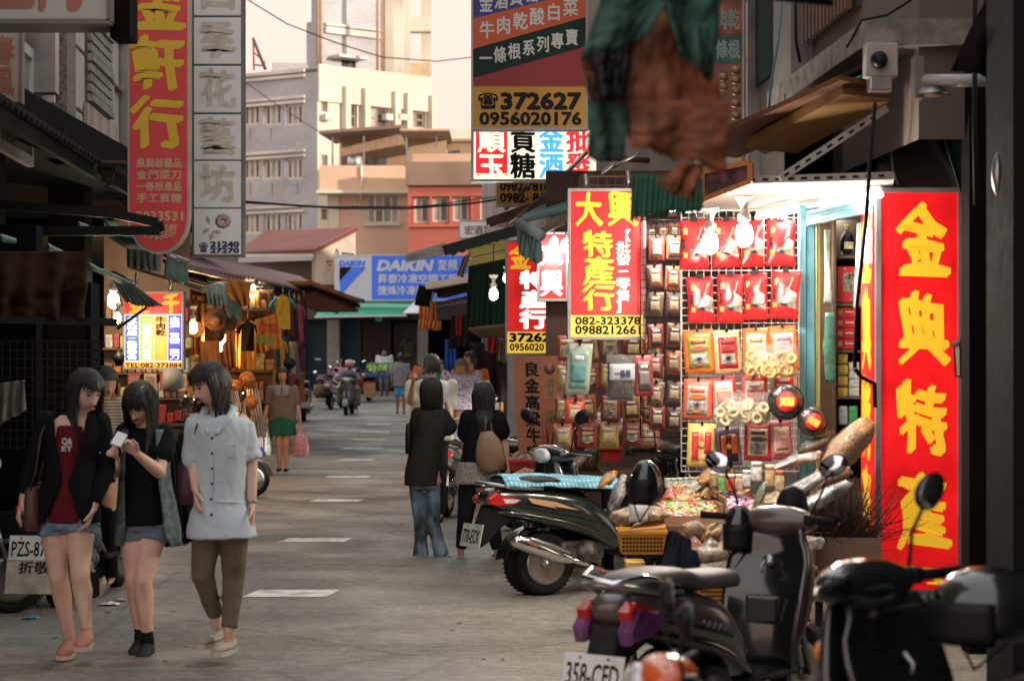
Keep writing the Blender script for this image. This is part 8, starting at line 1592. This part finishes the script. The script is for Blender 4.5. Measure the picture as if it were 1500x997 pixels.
# --- others further back ---
def simple(label, Y, px, top, sh, face, skin, hairc, shirt, lower, hem, kneepx=None, feet=None, arms=None, hair=(-.09, .9, .05), bare_leg=False, shorts=.0, extra=(), width=1.0, vox=.014, seat=None, skirt=None, legx=None):
    s = F/Y; gy = HZ+(CH-gz(Y))*s; fy = feet or gy; H_ = fy-top; y = lambda f_: top+H_*f_; w_ = .19*s*width; lx = legx or (px-.09*s, px+.09*s); A_ = arms or {}
    J = dict(hd=(px, top+.12*s), nk=(px, top+.25*s), sl=(px-w_, sh), sr=(px+w_, sh), el=A_.get('el', (px-w_*1.2, y(.37))), er=A_.get('er', (px+w_*1.2, y(.37))), wl=A_.get('wl', (px-w_*1.2, y(.5))), wr=A_.get('wr', (px+w_*1.2, y(.5))), hl=(lerp(px, lx[0], .9), y(.52)), hr=(lerp(px, lx[1], .9), y(.52)), kl=(lx[0], y(.73), -.03), kr=(lx[1], y(.73), -.06), al=(lx[0], y(.95), .03), ar=(lx[1], y(.95), -.03), fl=(lx[0], y(.98), -.14), fr=(lx[1], y(.98), -.2))
    if seat: J.update(seat)
    sh_ = [('shirt', shirt, [('r', [(px, top+.26*s, .07*s, .06), (px, sh, w_*.95, .1), (px, y(.33), w_*1.02, .13), (px, hem, w_*1.05, .14)]), ('l', ['sl', ('sl', 'el', .75)], [.06*s, .065*s]), ('l', ['sr', ('sr', 'er', .75)], [.06*s, .065*s])], .008)]
    if skirt: lw = [('skirt', lower, [('r', [(px, y(.44), w_*.85, .13), (px, y(.52), w_*1.02, .15), (px, skirt, w_*1.1, .17)])], .006)]
    else:
        e = shorts or .97; a_, b_ = (('hl', 'kl', shorts), ('hr', 'kr', shorts)) if shorts else ('al', 'ar')
        lw = [('trousers' if not shorts else 'shorts', lower, [('r', [(px, y(.46), w_*.9, .13), (px, y(.53), w_*.95, .14)]), ('l', ['hl']+([] if shorts else ['kl'])+[a_], [.105*s]+([] if shorts else [.075*s])+[(.1 if shorts else .055)*s], 1), ('l', ['hr']+([] if shorts else ['kr'])+[b_], [.105*s]+([] if shorts else [.075*s])+[(.1 if shorts else .055)*s], 1)], .008)]
    t, C, j = person(label, Y, J, face, skin, vox, hair+(hairc,), sh_+lw+list(extra), leg=1 if skirt or shorts else .75)
    for a, b in (('al', 'fl'), ('ar', 'fr')): shoe(t, j[a], j[b], m_black, None, .95, True)
    return t, C, j
wt, wC, wj = simple('woman in a brown blouse and green skirt walking toward the camera with shopping', 31, 414, 538, 569, (0, -1, -.05), sk2, m_hair, cloth_m('brown_blouse', (.2, .155, .13)), cloth_m('bottle_green_skirt', (.02, .13, .085)), 620, feet=690, arms=dict(el=(392, 594), er=(436, 594), wl=(387, 615, -.04), wr=(440, 614, -.04)), hair=(-.10, .85, .055), skirt=637, vox=.011, legx=(409, 420))
cc = M().sheet(lambda u, v: wC((lerp(404, 424, u), lerp(564, 580, v), -.118-.012*v)), 6, 4, th=.006); cc.build('chest_panel', cloth_m('grey_yoke', (.33, .33, .36)), wt)
cc = M().tube([wC((414, 566, -.13)), wC((414, 578, -.145))], .006, 5); cc.build('placket', m_black, wt)
def carrier(label, px, y0, y1, w_, Y, m_, contents=None, loc=None):
    k = Y/F; t = thing('carrier_bag', label, 'bag', P(px, y1, Y-.1)); h = (y1-y0)*k; ww = w_*k/2
    q = M(); q.rings([[V((ww*kk*cos(a), .09*kk*sin(a)*(1 if z < .8 else .4), h*z)) for a in [2*PI*i/18 for i in range(18)]] for z, kk in ((0, .8), (.05, .95), (.3, 1), (.5, .85), (.7, .55), (.85, .25), (1.0, .18))]); o = q.build('bag_body', m_, t); wrinkle(o, .008, 25)
    if contents: M().box(-ww*.75, -.06, .01, ww*.75, .06, h*.28, bev=.01).build('contents', contents, t)
    return t
carrier('pink plastic carrier bag hanging from the walking woman\'s hand', 440, 622, 668, 25, 31, mat('pink_plastic', (.65, .3, .36), .35, var=.2, vs=30, alpha=.8), mat('beige_box', (.6, .48, .3), .6, var=.3, vs=40))
carrier('clear greenish carrier bag in the walking woman\'s other hand', 392, 628, 667, 13, 31, mat('pale_green_plastic', (.4, .55, .48), .35, var=.3, vs=30, alpha=.75))
bp_ = thing('tissue_pack', 'blue and white wrapped pack carried by the walking woman', 'pack', P(380, 664, 30.8)); M().box(-.07, 0, 0, .07, .12, .34, bev=.02).build('pack', mat('blue_wrap', (.04, .07, .5), .35, var=.2), bp_); M().box(.072, .0, .02, .11, .12, .32, bev=.02).build('side', m_whitep, bp_); txt(bp_, 'WIN', -.05, .1, .05, .28, m_whitep, y=-.003, bold=.05); M().tube([V((-.02, .06, .34)), V((.04, .05, .4)), V((.06, .06, .34))], .006, 5).build('handle', m_whitep, bp_)
# rider
gr = sG.location; sR = F/gr.y*1.0; RY = gr.y-.55; sr_ = F/RY
def rp(x, z, dy): return (512+x*sr_, HZ+(CH-gz(RY)-z)*sr_, dy)
J = dict(hd=rp(0, 1.38, 0), nk=rp(0, 1.24, 0), sl=rp(-.2, 1.16, 0), sr=rp(.2, 1.16, 0), el=rp(-.3, .96, -.15), er=rp(.3, .96, -.15), wl=rp(-.33, 1.0, -.42), wr=rp(.33, 1.0, -.42), hl=rp(-.1, .8, .2), hr=rp(.1, .8, .2), kl=rp(-.26, .7, -.22), kr=rp(.26, .7, -.22), al=rp(-.27, .34, -.15), ar=rp(.27, .34, -.15), fl=rp(-.29, .27, -.3), fr=rp(.29, .27, -.3))
t, C, j = person('scooter rider in grey jacket, dark green apron and pink helmet', RY, J, (0, -1, 0), sk2, .014, None, [('jacket', cloth_m('grey_jacket', (.2, .2, .22)), [('r', [(512, rp(0, 1.25, 0)[1], .09*sr_, .07), (512, rp(0, 1.15, 0)[1], .21*sr_, .11), (512, rp(0, .95, 0)[1], .2*sr_, .13, .08), (512, rp(0, .78, 0)[1], .2*sr_, .14, .18)]), ('l', ['sl', 'el', 'wl'], [.065*sr_, .06*sr_, .04*sr_]), ('l', ['sr', 'er', 'wr'], [.065*sr_, .06*sr_, .04*sr_])], .008), ('apron', cloth_m('green_apron', (.02, .07, .05)), [('r', [(512, rp(0, 1.12, 0)[1], .12*sr_, .05, -.07), (512, rp(0, .85, 0)[1], .17*sr_, .08, -.0)])], .006), ('trousers', cloth_m('khaki', (.28, .23, .15)), [('l', ['hl', 'kl', 'al'], [.1*sr_, .08*sr_, .065*sr_]), ('l', ['hr', 'kr', 'ar'], [.1*sr_, .08*sr_, .065*sr_])], .006)])
for a, b in (('al', 'fl'), ('ar', 'fr')): shoe(t, j[a], j[b], m_black, None, 1, True)
helmet('pink open helmet worn by the approaching scooter rider', t.location+j['hd']+V((0, 0, .02)), mat('pink_helmet', (.6, .25, .3), .3, coat=.6), .135, -PI/2, False)
simple('man in a white shirt and grey trousers from behind at the cart', 69, 563, 514, 522, (0, 1, 0), sk3, m_hairg, cloth_m('white_shirt', (.7, .7, .72)), cloth_m('light_grey', (.3, .3, .32)), 546, feet=580, hair=(-.05, .6, .05), width=1.2)
simple('man in a grey tee and blue shorts walking away', 57, 587, 517, 535, (0, 1, 0), sk3, m_hair, cloth_m('grey_tee', (.28, .27, .28)), cloth_m('sky_blue_shorts', (.08, .34, .52)), 566, feet=606, hair=(-.06, .5, .05), shorts=.85, width=1.1)
simple('man in a cream shirt taking a photo behind the woman in jeans', 21.5, 632, 519, 563, (-.5, .85, 0), sk2, m_hair, cloth_m('cream_shirt', (.62, .58, .48)), cloth_m('dark_trousers', (.04, .04, .05)), 645, arms=dict(el=(601, 588, -.1), wl=(606, 562, -.25), er=(660, 600, 0), wr=(655, 635, 0)), hair=(-.07, .4, .05), width=1.15, vox=.011)
bx_ = thing('phone', 'orange cased phone held up by the man in the cream shirt', 'phone', P(608, 546, 21.2)); M().box(-.04, -.01, -.07, .04, .01, .07, Matrix.Rotation(.5, 4, 'Y'), bev=.006).build('case', mat('orange_case', (.6, .15, .04), .4), bx_)
simple('grey haired woman in a lavender flowered blouse smiling toward the camera', 26, 676, 526, 549, (-.3, -.95, -.1), sk3, m_hairg, pattern('lavender_print', 'spots', (.18, .15, .32), (.5, .47, .62), 30, rough=.9), cloth_m('dark_trousers', (.04, .04, .05)), 600, hair=(-.06, .95, .055), width=1.05, vox=.012)
simple('vendor with a cap and orange apron behind the grey haired woman', 29, 688, 515, 545, (-.6, -.8, 0), sk2, m_hair, cloth_m('orange_apron', (.6, .18, .03)), cloth_m('dark_trousers', (.04, .04, .05)), 600, hair=(-.05, .8, .06), width=1.1)
simple('person in a pink shirt beside the red scooter near the stone pillar', 67, 499, 526, 540, (-.5, -.8, 0), sk2, m_hair, cloth_m('pink_shirt', (.6, .3, .38)), m_dkj, 560, feet=588)
simple('dim figure with pale sleeves under the dark green curtain', 31, 712, 530, 548, (-.5, -.8, 0), sk3, m_hair, cloth_m('dim_grey_shirt', (.2, .19, .17)), m_dkj, 600)
simple('customer in a green shirt sitting by the blue sheet', 50, 647, 528, 542, (0, -1, 0), sk2, m_hair, cloth_m('green_shirt', (.05, .2, .12)), m_dkj, 575)
# ================= left stalls: goods and clothes =================
def hat(label, px, py, r, Y, c, tilt=0):
    t = thing('straw_hat', label, 'hat', P(px, py, Y)); k = r*Y/F
    M().lathe([(k, .01), (k*.95, .0), (k*.55, -.02), (k*.5, -.07), (k*.35, -.1), (0, -.105)], 24, axis='y').build('hat_body', mat('straw_%.2f' % c[0], c, .8, var=.3, vs=30, bump=.5), t); t.rotation_euler = (.2, tilt, tilt)
for i, (lab, px, py, r, Y, c, tl) in enumerate((('dark brown straw hat, left of the pair under the square valance', 315, 468, 17, 26.5, (.09, .045, .025), .2), ('dark brown straw hat, right of the pair', 334, 472, 14, 27, (.08, .04, .025), -.2), ('dark hat under the pair beside the orange bulb', 316, 490, 14, 27.2, (.07, .035, .02), .3), ('pale straw hat at the left of the clothes stall', 287, 482, 12, 26.8, (.5, .32, .14), 0), ('orange straw hat hung low by the rolled mats', 366, 590, 12, 27.5, (.6, .2, .05), .4), ('red round fan above the low orange hat', 362, 556, 12, 27.6, (.6, .05, .03), 0), ('orange round fan left of the red one', 344, 566, 10, 27.7, (.65, .25, .05), .2), ('dark cap hanging near the walking woman', 424, 532, 9, 33, (.05, .04, .035), .1))): hat(lab, px, py, r, Y, c, tl)
def garment(label, px, py, w_, h_, Y, m_, sleeves=True, ms=None, rz=0):
    t = thing('hanging_shirt', label, 'shirt', P(px, py, Y), rz); k = Y/F; w = w_*k/2; h = h_*k
    def fn(u, v):
        a = 2*PI*u; top = min(1, v*6)**.5; ww = w*(lerp(.55, 1, top))*(1-.08*sin(v*3)); return V((ww*cos(a), (.02+.06*v)*sin(a)*(1+.3*sin(a*5+v*4)), -h*v+.03*(abs(cos(a)) < .4)*(v < .1)))
    M().sheet(fn, 24, 10).build('shirt_body', m_, t)
    if sleeves:
        for s_ in (-1, 1): M().tube([V((s_*w*.7, 0, -.03)), V((s_*w*1.25, 0, -h*.18)), V((s_*w*1.5, .01, -h*.36))], [.04, .055, .06], 10, flat=.5).build('sleeve', ms or m_, t)
    M().tube([V((-w*.6, 0, -.02)), V((0, 0, .03)), V((w*.6, 0, -.02))], .008, 5).build('hanger', m_black, t); M().tube([V((0, 0, .03)), V((0, 0, .16))], .005, 5).build('hook', m_steel, t); return t
def gm(nm, c): return cloth_m('g_'+nm, c)
garment('black tee on a hanger before the orange cloth sheet', 363, 472, 20, 42, 26.5, gm('black', (.012, .012, .014)))
garment('yellow shirt with blue sleeves hanging beneath the red tin awning', 414, 434, 24, 48, 31, gm('yellow', (.55, .36, .04)), True, gm('teal', (.05, .2, .24)))
gl_ = ((.1, .03, .03), (.03, .04, .09), (.28, .1, .04), (.05, .05, .05), (.35, .28, .12), (.04, .08, .07), (.3, .06, .08), (.12, .11, .13), (.5, .3, .06), (.06, .03, .05))
pos_ = ('leftmost', 'second', 'third', 'fourth', 'fifth', 'sixth', 'rightmost')
for r, (y, h_) in enumerate(((440, 52), (492, 50), (540, 46))):
    for i in range(7 if r else 4): x = (398 if r else 424)+i*7; garment('%s garment in the %s row of clothes by the walking woman' % (pos_[i], ('top', 'middle', 'bottom')[r]), x, y+(i % 3)*3, 15, h_+(i*5) % 9, 32+.5*i+r*.3, gm('r%d' % ((i*3+r*2) % 10), gl_[(i*3+r*2) % 10]), i % 2 == 0, rz=.9+.1*i)
oc = [('orange_sheet', 'orange printed cloth sheet with faint red and green letters hanging over the walkway', [(374, 468), (408, 458), (414, 508), (383, 517)], 26, (.7, .26, .05)), ('orange_cloth_strip', 'orange cloth pinned under the red tin awning', [(312, 408), (366, 412), (365, 450), (344, 445)], 27.5, (.5, .2, .05)), ('amber_cloth', 'amber cloth hanging behind the black tee', [(345, 470), (376, 472), (374, 542), (346, 540)], 28, (.6, .28, .06)), ('dark_cloth', 'dark brown garment bundle hanging by the orange bulb', [(322, 470), (346, 474), (348, 540), (328, 535)], 28.5, (.06, .03, .02)), ('orange_cloth', 'orange lit garments at the left of the clothes stall', [(272, 440), (300, 440), (298, 520), (272, 520)], 28, (.45, .2, .07)), ('brown_cloth', 'brown cloth hanging low left of the rolled mats', [(292, 500), (322, 498), (326, 560), (296, 565)], 27, (.2, .1, .05))]
for i, (nm, lab, pp, Y, c) in enumerate(oc): tag(cloth(nm, *[P(x, y, Y) for x, y in pp], cloth_m('oc%d' % i, c), None, wav=.03, folds=3, seed=i), lab, 'cloth')
mt_ = Matrix.Translation(P(378, 482, 25.85))@Matrix.Rotation(.18, 4, 'Y')
for i, (st_, c) in enumerate((('批發', (.6, .06, .03)), ('零售', (.2, .25, .06)))): o = txt(None, st_, 0, -.02-i*.17, .24, .11-i*.17, mat('print_%d' % i, c, .8), y=0, mtx=mt_, name='cloth_print'); tag(o, ('red', 'green')[i]+' printed letters on the orange cloth sheet', 'print')
for i, (x0, y0, x1, y1, r, Y, lab) in enumerate(((370, 570, 382, 628, 8, 28, 'tall roll of ribbed matting standing beside the walking woman'), (342, 572, 354, 612, 5, 27.5, 'shorter roll of matting left of the tall roll'), (352, 590, 360, 640, 6, 26, 'dark pole bundle between the rolls'))):
    t = thing('matting_roll', lab, 'roll', P(x1, y1+12, Y)); k = Y/F; q = M(); a = V((0, 0, 0)); b = P(x0, y0, Y)-t.location; q.tube([a, b], r*k, 20, False); q.build('roll', pattern('ribbed_mat', 'stripe', (.3, .26, .2), (.16, .13, .1), 22, vertical=False) if i < 2 else m_wood, t); 
    q = M()
    for j in range(12): an = 2*PI*j/12; d = V((cos(an), sin(an), 0))*r*k; q.tube([a+d, b+d], .006, 4)
    q.build('rib', m_cream, t)['kind'] = 'stuff'
# lit stall backdrop behind the price board
sh = thing('goods_shelf', 'warm lit shelves of small goods behind the price board', 'shelf', P(220, 690, 24.4)); o = sh.location; rs = random.Random(11)
M().box(P(150, 0, 24.6).x-o.x, .3, 0, P(276, 0, 24.6).x-o.x, .34, 3.0).build('back_panel', mat('warm_back_panel', (.25, .15, .09), .8), sh)
for y in (470, 512, 548, 585, 622): a, b = P(150, y, 24.4)-o, P(276, y, 24.4)-o; M().box(a.x, 0, a.z, b.x, .3, a.z+.02).build('board', m_wood, sh)
for r, y in enumerate((470, 512, 548, 585, 622)):
    x = 152
    while x < 272:
        w_ = rs.uniform(7, 14); h_ = rs.uniform(16, 30); c = rs.choice([(.5, .05, .04), (.6, .45, .2), (.65, .55, .45), (.3, .12, .06), (.55, .2, .05), (.15, .1, .1)]); a, b = P(x, y, 24.3)-o, P(x+w_-1.5, y-h_, 24.3)-o; M().box(a.x, 0, a.z+.022, b.x, .15, b.z, bev=.01).build('carton', mat('gc_%.2f' % c[0]+'_%.2f' % c[1], c, .5, var=.35, vs=25), sh); x += w_
for i, (x, lab) in enumerate(((196, 'leftmost'), (220, 'second'), (243, 'third'), (264, 'rightmost'))):
    t = thing('framed_packet', lab+' dark framed packet hanging under the price board', 'packet', P(x, 572, 21.8)); k = 21.8/F; M().box(-9*k, 0, 0, 9*k, .03, 25*k, bev=.004).build('frame', mat('frame_red%d' % (i % 2), ((.45, .06, .05), (.6, .42, .25))[i % 2], .5), t); M().box(-6.5*k, -.004, 4*k, 6.5*k, 0, 21*k).build('picture', mat('pic%d' % i, (.1, .07, .06), .3, var=.9, vs=22, var2=(.4, .3, .25)), t)
t = thing('paper_lantern', 'small black lantern left of the price board foot', 'lantern', P(174, 536, 21)); k = 21/F; M().lathe([(0, 0), (5*k, 0), (8*k, 10*k), (9*k, 15*k), (4*k, 20*k), (0, 24*k)], 8).build('lantern_body', m_black, t)
M().tube([V((0, 0, 22*k)), V((0, 0, 34*k))], .005, 5).build('hanger', m_wire, t)
ws = thing('goods_shelf', 'dim orange lit shelves behind the hanging hats', 'shelf', P(310, 660, 31)); o = ws.location
M().box(P(255, 0, 31).x-o.x, .3, 0, P(396, 0, 31).x-o.x, .34, 2.45).build('back_panel', mat('amber_panel', (.3, .14, .06), .8, var=.4, vs=3), ws)
for r, y in enumerate((455, 500, 545, 590, 635)):
    a, b = P(256, y, 31)-o, P(396, y, 31)-o; M().box(a.x, 0, a.z, b.x, .3, a.z+.03).build('board', m_wood, ws); x = 258
    while x < 392:
        w_ = rs.uniform(7, 15); h_ = rs.uniform(14, 34); c = rs.choice([(.5, .2, .05), (.6, .4, .12), (.35, .06, .04), (.12, .06, .04), (.6, .5, .3)]); a, b = P(x, y, 30.9)-o, P(x+w_-2, y-h_, 30.9)-o; M().box(a.x, 0, a.z+.032, b.x, .2, b.z, bev=.015).build('bundle', mat('wb_%.2f' % c[0]+'_%.2f' % c[1], c, .7, var=.4, vs=12), ws); x += w_
thing_box('crate', 'pink plastic crate stacked beside the left scooters', 'crate', 272, 628, 290, 668, 20, .3, mat('pink_crate', (.5, .22, .2), .6, dirt=.2)); thing_box('crate', 'red plastic tub on the pink crate', 'tub', 272, 606, 292, 627, 20, .3, m_baskr, bev=.02)
cd_ = thing('loudspeaker', 'grey rounded loudspeaker at the right foot of the price board', 'speaker', P(255, 556, 21.4)); M().lathe([(0, -.1), (.12, -.1), (.14, -.02), (.09, .08), (0, .1)], 18, axis='x').build('horn', mat('dull_grey_plastic', (.3, .28, .26), .6, dirt=.3), cd_)
# ---- overhead wires ----
for i, (lab, pts, r) in enumerate((('thick black cable crossing the street in front of the brick house', [(352, 295, 50), (420, 300, 52), (500, 305, 55), (600, 305, 58), (690, 298, 60), (730, 292, 60)], .035), ('second black cable sagging just under the first', [(352, 297, 51), (480, 303, 54), (620, 302, 58), (728, 288, 60)], .018), ('thin wire across the peach sky by the tower', [(355, -5, 90), (420, 35, 92), (490, 62, 95), (560, 84, 98), (640, 90, 99), (700, 83, 100)], .03), ('thin wire rising over the grey tiled block', [(352, 115, 100), (400, 150, 103), (470, 195, 108)], .02))): tag(M().tube([P(*p) for p in pts], r, 6).build('overhead_cable', m_wire), lab, 'cable')
for i, (a, b) in enumerate((((860, 222), (745, 330)), ((960, 100), (872, 180)), ((900, 240), (820, 290)), ((935, 225), (846, 262)))): tag(M().tube([P(*a, 17.9-.3*i), P((a[0]+b[0])/2, (a[1]+b[1])/2+6, 18), P(*b, 18.2)], .022-.003*i, 6).build('stay_rod', m_steel), ('long dark stay rod crossing the lit cream sign', 'short stay rod beside the big striped sign', 'thin rod right of the lit cream sign', 'upper thin rod right of the lit cream sign')[i], 'rod')
# ---- litter and far street items ----
rs = random.Random(2)
for i, (x, y, w_, c, lab) in enumerate(((160, 886, 26, (.6, .58, .54), 'crumpled white paper on the road behind the phone girl'), (118, 892, 10, (.5, .48, .44), 'small paper scrap left of the crumpled white paper'), (178, 880, 16, (.45, .3, .2), 'torn brown and red wrapper beside the white paper'), (46, 906, 20, (.05, .3, .4), 'blue green snack wrapper lying on the road at far left'), (158, 899, 8, (.1, .25, .08), 'tiny green leaf scrap behind the girls'), (152, 768, 6, (.4, .38, .35), 'small light speck of paper further up the left side'))):
    g_ = groundP(x, y); k = g_.y/F*w_/2
    o = M().sheet(lambda u, v: V(((u-.5)*2*k*(1+.3*sin(v*5)), (v-.5)*k*2.2*(1+.2*sin(u*6)), .012+.02*abs(noise.noise(V((u*3+i, v*3, 1)))))), 8, 8, th=.002).build('litter', mat('litter%d' % i, c, .6, var=.4, vs=20)); o.location = g_; tag(o, lab, 'litter')
for i in range(26): x = rs.uniform(20, 740); y = rs.uniform(700, 980); g_ = groundP(x, y); o = M().box(-.012, -.01, .004, .012, .012, .009).build('litter', mat('grit%d' % (i % 3), ((.3, .28, .22), (.16, .14, .1), (.4, .36, .3))[i % 3], .9)); o.location = g_; o.rotation_euler = (0, 0, rs.uniform(0, 3)); tag(o, 'tiny scrap lying on the open asphalt', 'litter', 'tiny scraps on the road')
ct = thing('market_cart', 'low cart with blue top carrying greens by the man in the white shirt', 'cart', P(562, 578, 68)); k = 68/F
M().box(-26*k, -.4, 26*k, 26*k, .4, 32*k, bev=.03).build('cart_top', mat('blue_cart', (.06, .1, .3), .6), ct)
for x in (-24, -8, 8, 24): M().box((x-1)*k, -.4, 32*k, (x+1)*k, -.36, 46*k).build('rail_post', m_gb, ct)
M().box(-25*k, -.4, 45*k, 25*k, -.36, 47*k).build('rail', m_gb, ct)
for x in (-22, 22): M().box((x-1.5)*k, -.3, 0, (x+1.5)*k, .3, 26*k).build('leg', m_tin, ct)
o = pile('vegetables', 'heap of leafy greens on the low blue cart', 'vegetables', 540, 533, 584, 545, 68, .6, [(.2, .35, .05), (.35, .45, .1), (.1, .2, .04)], 120, .06, seed=8)
thing_box('carton', 'pale brown carton standing beside the cart', 'carton', 533, 561, 549, 582, 66.5, .5, m_card); bk_ = thing('wicker_basket', 'brown wicker basket by the red scooter at the street end', 'basket', P(476, 583, 68)); M().lathe([(0, 0), (.32, 0), (.4, .2), (.36, .45), (.3, .46), (0, .3)], 20).build('basket_body', mat('wicker', (.2, .11, .06), .8, var=.5, vs=15), bk_)
# more stall stock piled around the table feet
rs = random.Random(21); cc_ = [(.62, .06, .05), (.7, .42, .1), (.65, .58, .48), (.5, .25, .08), (.2, .1, .06), (.12, .3, .2), (.7, .3, .1)]
gr_ = ('front', 'middle', 'rear')
for r, (Y, y) in enumerate(((12.25, 905), (12.9, 880), (15.7, 790))):
    for i in range(7):
        x = 905+i*40+r*12-(60 if r == 2 else 0); h = rs.uniform(38, 62); thing_box('carton', '%s row carton under the stall tables, %s from the left' % (gr_[r], pos_[i]), 'carton', x, y-h, x+rs.uniform(26, 37), y, Y, .25, mat('stk%d' % ((i*2+r) % 7), cc_[(i*2+r) % 7], .55, var=.4, vs=14), extra=lambda t, a, b, h: M().box(lerp(a, b, .15), -.003, h*.3, lerp(a, b, .85), 0, h*.75).build('label', m_pwhite, t))
for i in range(11):
    x = 985+i*17; y = 722+9*sin(i*2.1)+(20 if i > 6 else 0); c = cc_[i % 7]; gbag('small %s snack bag heaped behind the candy boxes, number %s along' % (('red', 'amber', 'cream', 'brown', 'dark', 'green', 'orange')[i % 7], ('one', 'two', 'three', 'four', 'five', 'six', 'seven', 'eight', 'nine', 'ten', 'eleven')[i]), [(x-7, y+3, 6), (x, y-4, 10), (x+8, y-6, 6)], 13.08, .8, mat('snk%d' % (i % 7), c, .4, var=.5, vs=30, bump=1, bs=40), seed=i)
for i, (x, y) in enumerate(((471, 172), (563, 184), (585, 176), (612, 230))): M().box(P(x-4, 0, 121).x, 121+(x-465)*.033-.6, P(0, y, 121).z, P(x+5, 0, 121).x, 121.2+(x-465)*.033, P(0, y-9, 121).z, bev=.05).build('air_conditioner', m_whitep, Bg)
tablebox('low bench under the heaped front bags', 975, 1215, 872, 11.35, 11.95)
gc_ = ((.55, .3, .12), (.6, .5, .38), (.5, .06, .04), (.42, .24, .12), (.62, .55, .5), (.2, .1, .06), (.65, .38, .1), (.3, .36, .1))
for r, (y, n_) in enumerate(((862, 8), (832, 7), (802, 7), (776, 6))):
    for i in range(n_):
        x = 992+i*29+r*9+rs.uniform(-3, 3); gbag('%s bag from the left in the %s layer of the front heap' % (pos_[min(i, 5)] if i < 6 else ('seventh', 'eighth')[i-6], ('lowest', 'second', 'third', 'top')[r]), [(x-12, y+rs.uniform(-3, 5), 11), (x, y-5, 15), (x+13, y+rs.uniform(-8, 3), 10)], 11.6+.07*r, .8, m_silver if (i+r) % 5 == 0 else mat('hp%d' % ((i*3+r) % 8), gc_[(i*3+r) % 8], .5, var=.6, vs=24, bump=1, bs=45), seed=i+r*9, lab_=m_pwhite if (i+r) % 4 == 1 else None)
flush()
